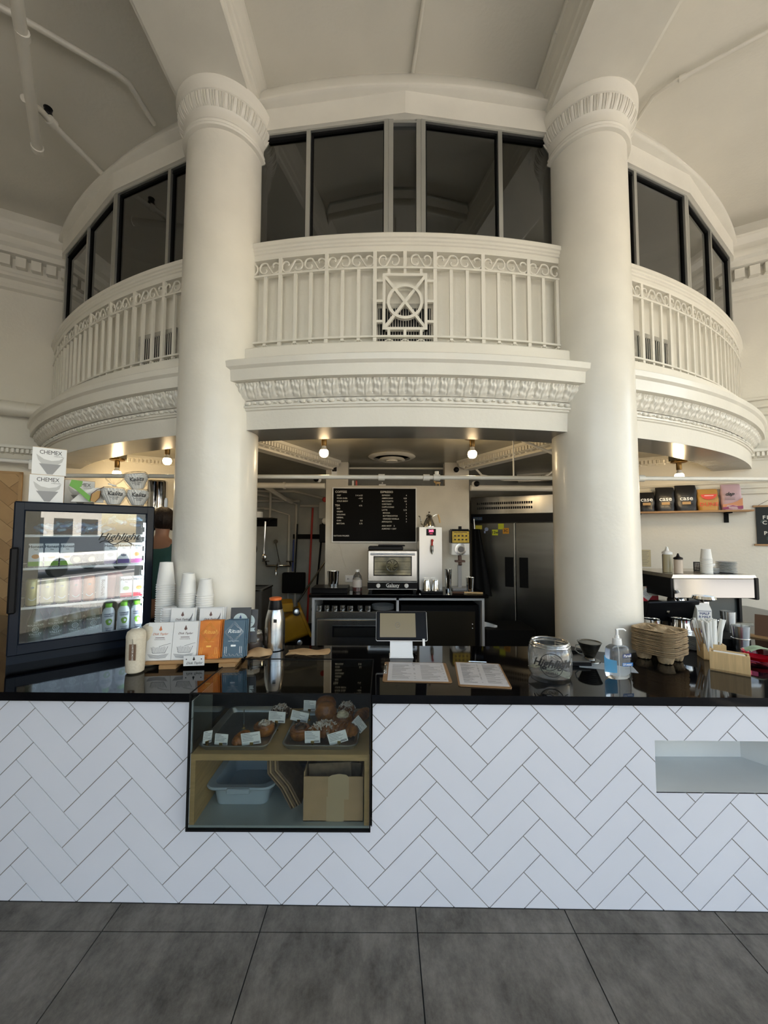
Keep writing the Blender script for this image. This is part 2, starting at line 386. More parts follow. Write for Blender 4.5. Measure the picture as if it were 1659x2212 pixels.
# interior ceiling disc, mezzanine floor and dim mezzanine room
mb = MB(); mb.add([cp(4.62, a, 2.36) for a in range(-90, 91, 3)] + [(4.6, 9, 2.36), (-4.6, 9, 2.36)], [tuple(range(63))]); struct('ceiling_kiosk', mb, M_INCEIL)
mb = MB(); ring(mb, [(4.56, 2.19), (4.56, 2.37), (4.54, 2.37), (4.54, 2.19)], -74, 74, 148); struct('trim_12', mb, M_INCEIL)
M_MEZZ = mat('dim_mezzanine_wall', (.10, .10, .085), .7, var=.2)  # dark base colour stands in for the unlit room behind the windows
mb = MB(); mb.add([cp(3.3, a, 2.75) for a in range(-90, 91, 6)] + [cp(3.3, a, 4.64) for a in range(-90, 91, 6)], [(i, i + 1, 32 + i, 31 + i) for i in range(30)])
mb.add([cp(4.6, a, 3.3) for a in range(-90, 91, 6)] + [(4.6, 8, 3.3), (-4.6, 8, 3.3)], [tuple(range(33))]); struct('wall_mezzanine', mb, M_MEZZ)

# ---- window bands: one window per polygon bay
def vpt(a, R, H): return Vector(cp(R, a, H))
wn = 0
for b in range(1, 9):
    a0, a1 = VA[b], VA[b + 1]; R = 4.755
    wn += 1
    z0, z1 = 3.40, 4.235
    P0 = vpt(a0, R, 0); P1 = vpt(a1, R, 0)
    if a0 == 0: P0 = P0.lerp(P1, .09)
    if a1 == 0: P1 = P1.lerp(P0, .09)
    d = (P1 - P0); Ln = d.length; ang = math.degrees(math.atan2(d.y, d.x))
    fr = MB()
    for x in (0, Ln / 2 - .014, Ln - .028): fr.box(x, x + .028, -.012, .04, z0, z1)
    fr.box(0, Ln, -.011, .04, z1 - .022, z1); fr.box(0, Ln, -.01, .04, z0, z0 + .03)
    fr.m = 1
    for s in (0, 1):
        xx = .028 + s * (Ln / 2 - .014); L2 = Ln / 2 - .042
        fr.box(xx, xx + .010, .005, .035, z0, z1 - .022); fr.box(xx + L2 - .008, xx + L2, .005, .035, z0, z1 - .022); fr.box(xx, xx + L2, .005, .035, z1 - .036, z1 - .022)
        if s == (wn % 2): fr.box(xx, xx + L2, .0, .03, z1 - .048, z1 - .040)
    fo = fr.build('window_%d' % wn, [M_ALU, M_BLACKM]); fo['kind'] = 'structure'; fo.location = (P0.x, P0.y, 0); fo.rotation_euler = (0, 0, rad(ang))
    for s in (0, 1):
        xx = .036 + s * (Ln / 2 - .014); L2 = Ln / 2 - .058
        gm = MB(); gm.box(xx, xx + L2, .018, .023, z0 + .03, z1 - .03); gm.build('window_pane', M_WINDOWG, fo)
P0 = vpt(0, 4.755, 0).lerp(vpt(-14.15, 4.755, 0), .09); P1 = vpt(0, 4.755, 0).lerp(vpt(14.15, 4.755, 0), .09)
fr = MB(); Ln = (P1 - P0).length
fr.box(0, .03, -.01, .04, 3.4, 4.223); fr.box(Ln - .03, Ln, -.01, .04, 3.4, 4.223); fr.box(0, Ln, -.005, .04, 4.205, 4.22)
fo = fr.build('window_%d' % (wn + 1), M_ALU); fo['kind'] = 'structure'; fo.location = (P0.x, P0.y, 0)
gm = MB(); gm.box(.03, Ln - .03, .018, .023, 3.4, 4.205); gm.build('window_pane', M_WINDOWG, fo)

# ---- balustrade sections
def bal_root(name, label): return thing(name, label, 'railing')
mbb = MB(); mbb.box(-.010, .010, -.008, .008, 2.738, 3.199); BAL = mbb.build('baluster', M_PAINT)
mbb = MB(); mbb.box(-.0115, .0115, -.010, .010, 2.70, 3.305); POST = mbb.build('post', M_PAINT)
# S scroll: local x along the ring, about .135 long, .1 high
def scroll_pts():
    pts = []
    def spiral(cx, cz, r0, r1, a0, a1, n):
        return [(cx + (r0 + (r1 - r0) * i / n) * math.cos(rad(a0 + (a1 - a0) * i / n)), 0, cz + (r0 + (r1 - r0) * i / n) * math.sin(rad(a0 + (a1 - a0) * i / n))) for i in range(n + 1)]
    a = spiral(-.034, .012, .010, .036, -90, -340 - 140, 18)   # upper-left curl unwinding
    a = spiral(-.036, .006, .009, .040, 60, 270 + 20, 16)
    b = spiral(.036, -.006, .040, .009, 110, -120, 16)
    return a + b
def s_curve():
    L = [(-.030, .020), (-.038, .012), (-.047, .020), (-.044, .034), (-.030, .040), (-.018, .030), (-.016, .012)]
    pts = []
    # left big loop: starts as curl near top, sweeps down-left round the bottom and up through the middle into the right loop
    for i in range(15):
        t = i / 14; a = rad(20 + 250 * t * 1.0 + 60 * 0); r = .012 + .012 * t
        pts.append((-.040 + r * math.cos(a) * 1.0, 0, .018 + r * math.sin(a)))
    return pts
def scroll():
    pts = []
    N = 26
    for i in range(N + 1):      # left half: centre (-.034,0) radius grows from .010 to .040
        t = i / N; a = rad(-30 + 330 * t); r = .011 + .024 * min(1, t * 1.25)
        pts.append((-.034 + r * math.cos(a) * .95, 0, .010 - .010 * t + r * math.sin(a) * 1.0))
    left = pts
    right = [(-x, y, -z) for x, y, z in reversed(left)]
    return left + right
mbs = MB(); mbs.tube(scroll(), .0054, 6); SC = mbs.build('scroll', M_PAINT, smooth=True)
mbs = MB(); mbs.tube(arc(0, 0, .031, 0, 180, 12), .0042, 6)
mbs.ball((0, 0, .029), .007, 8, 6); RG = mbs.build('ring_ornament', M_PAINT, smooth=True)
first = {'b': BAL, 'p': POST, 's': SC, 'r': RG}; used = set()
def put(kind, root, phi, H=0, R=4.785, flip=False):
    o = first[kind]
    if kind in used: o = o.copy(); COL.objects.link(o)
    used.add(kind); o.parent = root; o.location = cp(R, phi, H); o.rotation_euler = (0, 0, rad(phi) + (PI if flip else 0)); return o
posts = [2.24 + 3.65 * k for k in range(0, 17)]
def section(root, lo, hi, centre=False):
    mb = MB()
    ring(mb, [(4.797, 3.192), (4.797, 3.204), (4.773, 3.204), (4.773, 3.192)], lo, hi, int((hi - lo) / .8)); mb.build('scroll_rail', M_PAINT, root)
    mb = MB(); ring(mb, [(4.80, 2.752), (4.80, 2.764), (4.775, 2.764), (4.775, 2.752)], lo, hi, int((hi - lo) / .8)); mb.build('bottom_rail', M_PAINT, root)
    mb = MB(); ring(mb, [(4.79, 3.306), (4.793, 3.319), (4.793, 3.339), (4.80, 3.344), (4.80, 3.357), (4.807, 3.363), (4.807, 3.377), (4.815, 3.383), (4.815, 3.408), (4.806, 3.418), (4.70, 3.418), (4.70, 3.306)], lo, hi, int((hi - lo) / .8)); mb.build('handrail', M_PAINT, root)
    for sgn in (-1, 1):
        for k, p in enumerate(posts):
            ph = sgn * p
            if lo < ph < hi: put('p', root, ph)
            for q in (1, 2):
                pb = sgn * (p + 3.65 * q / 3)
                if lo < pb < hi: put('b', root, pb); put('r', root, pb, 2.712)
            for q, fl in ((.25, 0), (.75, 1)):
                ps = sgn * (p + 3.65 * q)
                if lo < ps < hi:
                    o = put('s', root, ps, 3.25)
                    if (fl == 1) != (sgn < 0): o.scale = (-1.08, 1, 1.08)
                    else: o.scale = (1.08, 1, 1.08)
rc = bal_root('railing', 'cream iron railing on the middle bay with the crossed circle panel')
section(rc, -13.6, 13.9)
for ph, fl in ((-1.2, 1), (1.2, 0)):
    o = put('s', rc, ph, 3.25); o.scale = ((-1.0 if fl == 0 else 1.0), 1, 1.08)
mb = MB()
def bendc(p): # x -> arc length about phi 0
    a = p[0] / 4.785; R = 4.785 - p[1]
    return (CX + R * math.sin(a), CY - R * math.cos(a), p[2])
fx, z0, z1 = .138, 2.80, 3.16; t = .017
mb.box(-fx, -fx + t, -.012, .012, z0, z1); mb.box(fx - t, fx, -.012, .012, z0, z1); mb.box(-fx, fx, -.0125, .012, z1 - t, z1); mb.box(-fx, fx, -.0125, .012, z0, z0 + t)
cz = (z0 + z1) / 2
for s in (1, -1):
    p0 = Vector((-fx + t * .7, 0, cz - s * .165)); p1 = Vector((fx - t * .7, 0, cz + s * .165)); dd = (p1 - p0).normalized(); nn = Vector((-dd.z, 0, dd.x)) * .009
    mb.add([(p0 + nn + Vector((0, y, 0))) for y in (-.011 - .001 * s, .011)] + [(p0 - nn + Vector((0, y, 0))) for y in (-.011 - .001 * s, .011)] + [(p1 + nn + Vector((0, y, 0))) for y in (-.011 - .001 * s, .011)] + [(p1 - nn + Vector((0, y, 0))) for y in (-.011 - .001 * s, .011)],
           [(0, 1, 3, 2), (4, 6, 7, 5), (0, 2, 6, 4), (1, 5, 7, 3), (0, 4, 5, 1), (2, 3, 7, 6)])
n = 40; vs = []
for i in range(n):
    a = 2 * PI * i / n
    for r, y in ((.112, -.013), (.112, .012), (.094, .012), (.094, -.013)): vs.append((r * math.cos(a), y, cz + r * math.sin(a)))
mb.add(vs, [(4 * i + k, 4 * i + (k + 1) % 4, 4 * ((i + 1) % n) + (k + 1) % 4, 4 * ((i + 1) % n) + k) for i in range(n) for k in range(4)])
for x in (-.1, 0, .1): mb.box(x - .0085, x + .0085, -.010, .010, z1, 3.19); mb.box(x - .0085, x + .0085, -.010, .010, 2.755, z0)
for z in (2.855, 2.985, 3.115):
    for s in (-1, 1): mb.box(min(s * fx, s * .19), max(s * fx, s * .19), -.010, .010, z - .008, z + .008)
mb.build('circle_panel', M_PAINT, rc, bend=bendc)
mb = MB(); mb.box(-.011, .011, -.010, .010, 3.195, 3.305); mb.build('post', M_PAINT, rc, bend=bendc)
for ph in (-1.18, 0, 1.18): put('r', rc, ph, 2.712)
rl = bal_root('railing', 'curved cream iron railing on the left bay of the balcony'); section(rl, -49, -16.6)
rr = bal_root('railing', 'curved cream iron railing on the right bay of the balcony'); section(rr, 16.6, 49)
# vent grilles in the parapet
M_VENT = mat('dark_vent_void', (.01, .01, .01), .8)
M_RUST = mat('stained_grille_frame', (.52, .49, .42), .6, var=.35, scale=18)
def grille(phi, half, H0, H1, label, bars, fw=.03):
    r = thing('vent_grille', label, 'vent', cp(4.735, phi, H0), phi)
    f = MB(); h = H1 - H0
    f.box(-half - fw, -half, -.012, 0, 0, h + fw); f.box(half, half + fw, -.012, 0, 0, h + fw); f.box(-half - fw, half + fw, -.0125, 0, h, h + fw); f.build('grille_frame', M_RUST, r)
    f = MB(); f.box(-half, half, -.004, 0, 0, h); f.build('vent_opening', M_VENT, r)
    f = MB()
    for i in range(bars): x = -half + (i + .5) * 2 * half / bars; f.box(x - .0016, x + .0016, -.011, -.006, 0, h)
    f.build('grille_bars', M_PAINT, r)
grille(0.0, .165, 2.755, 2.965, 'dark louvred vent behind the crossed circle panel', 20)
grille(-21.8, .16, 2.70, 2.955, 'slotted vent in the left bay behind the bars', 16)
grille(22.4, .17, 2.70, 2.955, 'slotted rust-stained vent in the right bay behind the bars', 16)

# ---- columns
def column(cx, cy, label):
    r0 = .244
    r = thing('column', label, 'column', (cx, cy, 0)); DZ = .078
    mb = MB(); mb.lathe([(r0 + .005, 0), (r0 + .003, 1.5), (r0, 2.6), (r0 - .004, 3.6), (r0 - .006, 4.12)], 72); mb.build('shaft', M_PAINT, r, smooth=True)
    mb = MB(); mb.push(Matrix.Translation((0, 0, -DZ))); mb.lathe([(.24, 4.115), (.259, 4.12), (.264, 4.13), (.259, 4.14), (.252, 4.143), (.256, 4.148), (.260, 4.156), (.256, 4.166), (.25, 4.17), (.25, 4.215), (.262, 4.232)], 72); mb.pop(); mb.build('neck_ring', M_PAINT, r, smooth=True)
    mb = MB()
    def egg(u, v):
        a = 2 * PI * u; k = (u * 34) % 1; x = abs(k - .5) * 2
        R = .262 + .028 * v + .006 * math.sin(PI * v)
        e = 0
        if .03 < v < .97:
            e = .010 * math.sqrt(max(0, 1 - (x / .5) ** 2)) * (v ** .4) if x < .5 else (.009 if .58 < x < .78 else (.004 if x > .9 else 0))
        return ((R + e) * math.cos(a), (R + e) * math.sin(a), 4.232 - DZ + .073 * v)
    mb.grid(egg, 816, 8, True); mb.build('egg_moulding', M_PAINT, r, smooth=True)
    mb = MB(); mb.push(Matrix.Translation((0, 0, -DZ))); mb.lathe([(.29, 4.305), (.296, 4.31), (.296, 4.335), (.30, 4.345), (.304, 4.36), (.308, 4.37), (.308, 4.395), (.2, 4.395)], 72); mb.pop(); mb.build('capital_ring', M_PAINT, r, smooth=True)
    return r
column(-1.078, 2.475, 'round cream column left of the menu board')
column(1.362, 2.485, 'round cream column right of the steel refrigerator doors')

# ---- herringbone counter front
def herring(W, n, x0, x1, z0, z1, regions, gap, ox, oz):
    polys = []; s2 = math.sqrt(2)
    def clip(P, ax, val, keep_gt):
        o = []
        for i in range(len(P)):
            a, b = P[i], P[(i + 1) % len(P)]; ia = (a[ax] >= val) == keep_gt; ib = (b[ax] >= val) == keep_gt
            if ia: o.append(a)
            if ia != ib:
                t = (val - a[ax]) / (b[ax] - a[ax]); o.append((a[0] + t * (b[0] - a[0]), a[1] + t * (b[1] - a[1])))
        return o
    L = n * W; gh = gap / 2
    mr = int((x1 - x0) / (s2 * L)) + 4; kr = int((z1 - z0) / (s2 * W)) + 10
    for m_ in range(-mr, mr):
        for k in range(-kr, kr):
            for (a, b, wv, hv) in (((k + n * m_) * W, (k - n * m_) * W, L, W), ((k + n + n * m_) * W, (k - (n - 1) - n * m_) * W, W, L)):
                q = [(a + gh, b + gh), (a + wv - gh, b + gh), (a + wv - gh, b + hv - gh), (a + gh, b + hv - gh)]
                q = [((p[0] - p[1]) / s2 + ox, (p[0] + p[1]) / s2 + oz) for p in q]
                for (rx0, rx1, rz0, rz1) in regions:
                    c = q
                    for ax, val, kg in ((0, rx0, True), (0, rx1, False), (1, rz0, True), (1, rz1, False)):
                        if len(c) >= 3: c = clip(c, ax, val, kg)
                    if len(c) >= 3: polys.append(c)
    return polys
FY = lambda x: 1.684 - .011 * x
regs = [(-3.3, -.815, .002, .83), (-.815, -.045, .002, .318), (-.045, 1.145, .002, .83), (1.145, 1.95, .002, .468), (1.145, 1.95, .681, .83), (1.95, 3.4, .002, .83)]
pl = herring(.1017, 3, -3.3, 3.4, 0, .84, regs, .0034, -1.283, 0.0)
mb = MB()
for P in pl:
    n = len(P); vs = [(p[0], FY(p[0]), p[1]) for p in P] + [(p[0], FY(p[0]) + .006, p[1]) for p in P]
    mb.add(vs, [tuple(range(n))] + [(i, n + i, n + (i + 1) % n, (i + 1) % n) for i in range(n)])
struct('wall_counter', mb, M_TILE)
mb = MB()
for (a, b, c, d) in regs:
    mb.add([(a, FY(a) + .0025, c), (b, FY(b) + .0025, c), (b, FY(b) + .0025, d), (a, FY(a) + .0025, d)], [(0, 1, 2, 3)])
struct('wall_counter_backing', mb, M_GROUT)
# thin dark joint at the foot of the counter
mb = MB(); mb.add([(-3.3, FY(-3.3) - .003, 0.0005), (3.4, FY(3.4) - .003, 0.0005), (3.4, FY(3.4) + .004, .0035), (-3.3, FY(-3.3) + .004, .0035)], [(0, 1, 2, 3)]); struct('baseboard_counter', mb, M_FGROUT)
# niche
M_NICHE = mat('painted_niche', (.62, .64, .63), .35, var=.05)
mb = MB()
nx0, nx1, z0, z1 = 1.145, 1.95, .468, .681; yb = 1.935; xb = 1.742
mb.add([(nx0, FY(nx0), z0), (nx1, FY(nx1), z0), (xb, yb, z0), (nx0, yb, z0), (nx0, FY(nx0), z1), (nx1, FY(nx1), z1), (xb, yb, z1), (nx0, yb, z1)],
       [(0, 1, 2, 3), (7, 6, 5, 4), (3, 2, 6, 7), (0, 3, 7, 4), (2, 1, 5, 6)])
struct('wall_niche', mb, M_NICHE)
# black counter top (with a cut-out for the pastry case)
SE = lambda x: 1.655 - .009 * x
mb = MB()
def slab(poly): mb.prism(poly, .834, .87)
slab([(-3.3, SE(-3.3)), (-.812, SE(-.812)), (-.812, 2.475)] + [(-1.078 + .252 * math.cos(rad(-k)), 2.475 + .252 * math.sin(rad(-k))) for k in range(0, 181, 9)] + [(-1.33, 2.85), (-3.3, 3.2)])
slab([(-.812, 2.10), (-.048, 2.10), (-.048, 2.36), (-.812, 2.36)])
slab([(-.048, SE(-.048)), (1.10, SE(1.10)), (1.10, 2.36), (-.048, 2.36)])
slab([(1.10, SE(1.10)), (3.45, SE(3.45)), (3.45, 3.70), (2.68, 4.13), (2.0, 3.75), (1.64, 2.9), (1.64, 2.485)] + [(1.362 + .252 * math.cos(rad(-k)), 2.485 + .252 * math.sin(rad(-k))) for k in range(0, 181, 9)] + [(1.10, 2.485)])
o = one('countertop', mb, M_SLAB, 'polished black stone countertop along the herringbone counter', 'countertop')
mb = MB()   # dark carcass under the counter
mb.box(-3.2, -.82, 2.25, 2.30, 0, .83); mb.box(-.04, 1.1, 2.25, 2.3, 0, .83); mb.box(-.82, -.04, 2.25, 2.3, 0, .83); mb.box(2.0, 3.3, 2.3, 2.35, 0, .83)
struct('wall_counter_back', mb, M_BLACKM)
# kitchen walls
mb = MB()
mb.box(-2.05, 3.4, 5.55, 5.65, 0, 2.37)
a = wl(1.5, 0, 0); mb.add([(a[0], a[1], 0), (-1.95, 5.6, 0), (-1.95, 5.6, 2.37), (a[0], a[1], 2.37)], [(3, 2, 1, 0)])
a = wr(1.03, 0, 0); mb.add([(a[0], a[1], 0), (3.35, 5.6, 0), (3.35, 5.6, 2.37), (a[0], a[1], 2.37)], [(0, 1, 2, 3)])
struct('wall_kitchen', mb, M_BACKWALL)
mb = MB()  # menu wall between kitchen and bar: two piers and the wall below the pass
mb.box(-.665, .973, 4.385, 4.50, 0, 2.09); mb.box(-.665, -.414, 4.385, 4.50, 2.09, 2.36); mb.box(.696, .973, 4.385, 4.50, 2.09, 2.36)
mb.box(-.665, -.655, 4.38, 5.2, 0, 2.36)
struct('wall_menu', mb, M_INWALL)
# ornate radial beams under the kiosk ceiling
def beam(x0, y0, x1, y1, name, w=.15):
    d = Vector((x1 - x0, y1 - y0, 0)); L = d.length; a = math.degrees(math.atan2(d.y, d.x))
    mb = MB(); mb.push(TR(x0, y0, 0, a))
    mb.prism_y([], 0, 0) if False else None
    P = [(-w, 2.36), (-w, 2.335), (-w + .03, 2.325), (-w + .045, 2.29), (-.05, 2.285), (-.05, 2.265), (.05, 2.265), (.05, 2.285), (w - .045, 2.29), (w - .03, 2.325), (w, 2.335), (w, 2.36)]
    n = len(P); vs = [(0, p[0], p[1]) for p in P] + [(L, p[0], p[1]) for p in P]
    mb.add(vs, [(i, i + 1, n + i + 1, n + i) for i in range(n - 1)])
    k = int(L / .035)
    for i in range(k):
        x = i * L / k
        for s in (-1, 1):
            mb.box(x, x + .02, s * (w - .035) - .02, s * (w - .035) + .02, 2.293, 2.345)
            if i % 2 == 0: mb.ball((x, s * .075, 2.292), .016, 6, 4)
    mb.pop(); struct(name, mb, M_PAINT)
beam(-1.28, 2.9, -.62, 4.35, 'trim_13'); beam(1.62, 2.9, .95, 4.35, 'trim_14')
beam(-3.3, 4.0, -2.0, 4.6, 'trim_15'); beam(1.9, 5.4, 3.4, 4.6, 'trim_16')
beam(-4.0, 3.45, -1.9, 4.62, 'trim_17'); beam(2.2, 4.55, 4.0, 3.5, 'trim_18')
# outside world seen only in reflections
M_PAVE = mat('sunlit_pavement', (.50, .48, .44), .9, var=.1, scale=1.0)
M_ROAD = mat('asphalt', (.16, .16, .165), .9, var=.2, scale=1)
M_STUCCO = mat('pale_stucco', (.66, .62, .55), .8, var=.08)
M_LEAVES = mat('tree_leaves', (.08, .13, .04), .8, var=.5, scale=3)
M_CARP = mat('grey_car_paint', (.25, .27, .3), .3)
M_DARKG = mat('dark_glazing', (.03, .04, .05), .1)
mb = MB(); mb.box(-40, 45, -7.5, -2.3, -.06, -.02); mb.box(-40, 45, -28, -21, -.06, 0.02); mb.box(6.3, 45, -2.3, 10, -.06, -.02); struct('floor_pavement', mb, M_PAVE)
mb = MB(); mb.box(-40, 45, -21, -7.5, -.08, -.04)
mb.m = 1
for x in range(-38, 44, 5): mb.box(x, x + 2.4, -14.3, -14.1, -.04, -.035)
mb.box(-40, 45, -8.6, -8.4, -.04, -.035); mb.box(-40, 45, -20, -19.8, -.04, -.035)
struct('floor_road', mb, [M_ROAD, M_WPLAST])
def building(x0, x1, y0, y1, h, label, m, rows=2):
    r = thing('building', label, 'building', (x0, y1, 0))
    mb = MB(); mb.box(0, x1 - x0, y0 - y1, 0, 0, h); mb.box(-.2, x1 - x0 + .2, y0 - y1 - .2, .2, h, h + .3); mb.build('facade', m, r)
    n = int((x1 - x0) / 2.6)
    for k in range(rows):
        for i in range(n):
            q = MB(); q.box(.7 + i * 2.6, 2.4 + i * 2.6, -.02, .03, .9 + k * 3, 2.7 + k * 3); q.build('window', M_DARKG, r)
def car(x, y, m, label):
    r = thing('parked_car', label, 'car', (x, y, -.04))
    mb = MB(); mb.bbox(-2.2, 2.2, -.85, .85, .3, .85, .12); mb.build('body', m, r)
    mb = MB(); mb.add([(-1.3, -.78, .85), (1.2, -.78, .85), (1.2, .78, .85), (-1.3, .78, .85), (-.8, -.62, 1.42), (.6, -.62, 1.42), (.6, .62, 1.42), (-.8, .62, 1.42)], [(0, 1, 5, 4), (1, 2, 6, 5), (2, 3, 7, 6), (3, 0, 4, 7), (4, 5, 6, 7)]); mb.build('cabin_glass', M_DARKG, r)
    for wx in (-1.4, 1.4):
        for wy in (-.86, .66): mb = MB(); mb.push(Matrix.Translation((wx, wy, .33)) @ Matrix.Rotation(rad(-90), 4, 'X')); mb.cyl(.33, 0, .2, 20); mb.pop(); mb.build('wheel', M_BLACKM, r)
car(4.2, -9.5, M_CARP, 'grey parked car outside, seen in reflections'); car(9.8, -9.8, M_WPLAST, 'white parked car outside, seen in reflections'); car(-3.5, -18.5, M_BLACK, 'black parked car across the street')
def street_tree(x, y, h, label):
    r = thing('street_tree', label, 'tree', (x, y, 0)); mb = MB(); mb.tube([(0, 0, -.05), (.1, 0, h * .5)], .14, 8); mb.build('trunk', M_OAK, r)
    mb = MB(); rnd = random.Random(int(x * 3))
    for k in range(9): mb.ball((rnd.uniform(-1.2, 1.2), rnd.uniform(-1, 1), h * .62 + rnd.uniform(-.7, 1.0)), rnd.uniform(.6, 1.1), 9, 6)
    mb.build('crown', M_LEAVES, r)
street_tree(2.5, -22.5, 5, 'street tree left of the long building'); street_tree(13, -22.5, 4.5, 'street tree in front of the long building'); street_tree(-8, -22, 5, 'street tree by the two storey building')
building(-30, -12, -34, -28, 5.5, 'low pale building across the street', M_STUCCO, 1)
building(-10, 6, -35, -28, 7, 'two storey cream building across the street', M_WALL, 2)
building(9, 30, -34, -28, 5.0, 'long low stucco building across the street', M_STUCCO, 1)
# ================================================================ PASTRY CASE set into the counter
pc = thing('pastry_case', 'glass fronted plywood pastry case built into the tiled counter', 'display case', (-.43, 1.66, .322))
def P_(mb, name, m, **k): o = mb.build(name, m, pc, **k); return o
# local: x -.38..+.38, y 0..0.43, z 0..0.548
mb = MB(); mb.box(-.376, -.356, .008, .43, .012, .272); mb.box(.352, .372, .008, .43, .012, .272); P_(mb, 'side_panel', M_PLY)
mb = MB(); mb.box(-.376, .372, .006, .43, .272, .298, .001); P_(mb, 'shelf', M_PLY)
mb = MB(); mb.box(-.376, .372, .006, .43, .0, .012); P_(mb, 'base_panel', M_GREYSH)
mb = MB(); mb.box(-.378, -.373, .01, .43, .298, .512); mb.box(.371, .376, .01, .43, .298, .512); P_(mb, 'upper_side_glass', M_CASEG)
mb = MB(); mb.box(-.376, .372, .43, .44, .0, .272); P_(mb, 'back_panel', M_BLACKM)
mb = MB(); mb.box(-.379, .375, -.006, .0, .003, .548); P_(mb, 'front_glass', M_CASEG)
mb = MB(); mb.box(-.379, .375, .001, .436, .545, .551); P_(mb, 'top_glass', M_CASEG)
mb = MB()
for a in ((-.383, -.378, -.008, .006, 0, .552), (.374, .379, -.008, .006, 0, .552), (-.383, .379, -.008, .006, -.004, .003), (-.383, -.378, 0, .44, .544, .5525), (.374, .379, 0, .44, .544, .5525), (-.383, .379, -.006, .0015, .5485, .5525), (-.383, .379, .434, .444, .544, .5525)):
    mb.box(*a)
P_(mb, 'edge_frame', M_BLACKM)
# sheet trays
def tray_mb(w, d):
    mb = MB(); h = .022; t = .012
    def rr(x0, x1, y0, y1, r, z, n=5):
        pts = []
        for (cx, cy, a) in ((x1 - r, y1 - r, 0), (x0 + r, y1 - r, 90), (x0 + r, y0 + r, 180), (x1 - r, y0 + r, 270)):
            for i in range(n + 1): pts.append((cx + r * math.cos(rad(a + 90 * i / n)), cy + r * math.sin(rad(a + 90 * i / n)), z))
        return pts
    L = [rr(t, w - t, t, d - t, .02, 0), rr(.002, w - .002, .002, d - .002, .028, h), rr(0, w, 0, d, .03, h), rr(-.003, w + .003, -.003, d + .003, .031, h - .003), rr(0, w, 0, d, .03, h - .005)]
    I = rr(t + .002, w - t - .002, t + .002, d - t - .002, .02, .0015)
    vs = I[:]; n = len(I)
    for l in (rr(.004, w - .004, .004, d - .004, .028, h), rr(-.002, w + .002, -.002, d + .002, .03, h + .003), rr(-.006, w + .006, -.006, d + .006, .033, h), rr(-.003, w + .003, -.003, d + .003, .031, h - .004), rr(t - .001, w - t + .001, t - .001, d - t + .001, .02, 0)): vs += l
    fs = [tuple(range(n))] + [(k * n + i, k * n + (i + 1) % n, (k + 1) * n + (i + 1) % n, (k + 1) * n + i) for k in range(5) for i in range(n)] + [tuple(range(5 * n, 6 * n))[::-1]]
    return mb.add(vs, fs)
SHZ = .322 + .298
one('baking_tray', tray_mb(.29, .37), M_ALUP, 'left aluminium baking tray in the pastry case, mostly empty', 'tray', (-.785, 1.685, SHZ + .001), 0, 'baking trays in the pastry case', True)
one('baking_tray', tray_mb(.315, .33), M_ALUP, 'right aluminium baking tray in the pastry case, full of pastries', 'tray', (-.43, 1.692, SHZ + .001), 0, 'baking trays in the pastry case', True)
# pastries
M_CRUST = mat('golden_pastry_crust', (.37, .13, .018), .4, col2=(.13, .038, .006), scale=22, bump=.4, bscale=60)
M_CHOC = mat('dark_chocolate_glaze', (.03, .015, .01), .35, col2=(.10, .05, .03), scale=40)
M_SUGAR = mat('white_flake_topping', (.70, .66, .60), .7, col2=(.35, .24, .16), scale=60, bump=.5)
M_ICING = mat('cream_icing', (.60, .52, .38), .4, bump=.2, bscale=30)
TZ = SHZ + .004
def lumps(mb, c, r, n, s, seed, sx=1, sy=1, sz=.6):
    rnd = random.Random(seed)
    for _ in range(n):
        a = rnd.uniform(0, 2 * PI); e = rnd.uniform(.1, 1.4); x = r * sx * math.cos(a) * math.cos(e); y = r * sy * math.sin(a) * math.cos(e); z = r * sz * math.sin(e)
        L = s * rnd.uniform(.6, 1.5)
        mb.push(Matrix.Translation((c[0] + x, c[1] + y, c[2] + z)) @ Euler((rnd.uniform(-1, 1), rnd.uniform(-1, 1), rnd.uniform(0, 6)), 'XYZ').to_matrix().to_4x4())
        mb.box(-L, L, -s * .3, s * .3, -s * .25, s * .25); mb.pop()
def swirl_pastry(name, label, loc, rz, r=.04, h=.035, top=None):
    t = thing(name, label, 'pastry', loc, rz, 'pastries in the case')
    mb = MB()
    mb.lathe([(r * .85, 0), (r, h * .35), (r * .97, h * .7), (r * .8, h), (r * .6, h * .95), (r * .3, h * .8), (.001, h * .75)], 22)
    for k in range(3):
        rr = r * (.92 - .22 * k); mb.tube([(rr * math.cos(a), rr * math.sin(a), h * (.72 + .1 * k) + .002 * math.sin(3 * a)) for a in [2 * PI * i / 22 + k for i in range(19)]], r * .12, 6)
    mb.build('crust', M_CRUST, t, smooth=True)
    if top:
        q = MB(); q.lathe([(r * .62, h * .85), (r * .55, h * 1.08), (r * .3, h * 1.16), (.001, h * 1.14)], 18)
        if top is M_ICING: q.tube([(r * .5 * (1 - i / 26) * math.cos(i * .6), r * .5 * (1 - i / 26) * math.sin(i * .6), h * (1.08 + .012 * i)) for i in range(26)], r * .13, 6)
        else: lumps(q, (0, 0, h * .9), r * .5, 26, r * .14, 3)
        q.build('filling', top, t, smooth=True)
    return t
swirl_pastry('danish_pastry', 'round danish with dark jam centre at the left of the right tray', (-.375, 1.80, TZ), 10, .047, .045, M_CHOC)
swirl_pastry('cinnamon_roll', 'roll with swirled cream icing on the right tray', (-.195, 1.90, TZ), 0, .05, .05, M_ICING)
swirl_pastry('pistachio_swirl', 'round swirled pastry with nuts behind a price card on the left tray', (-.55, 1.83, TZ), 0, .046, .045, M_SUGAR)
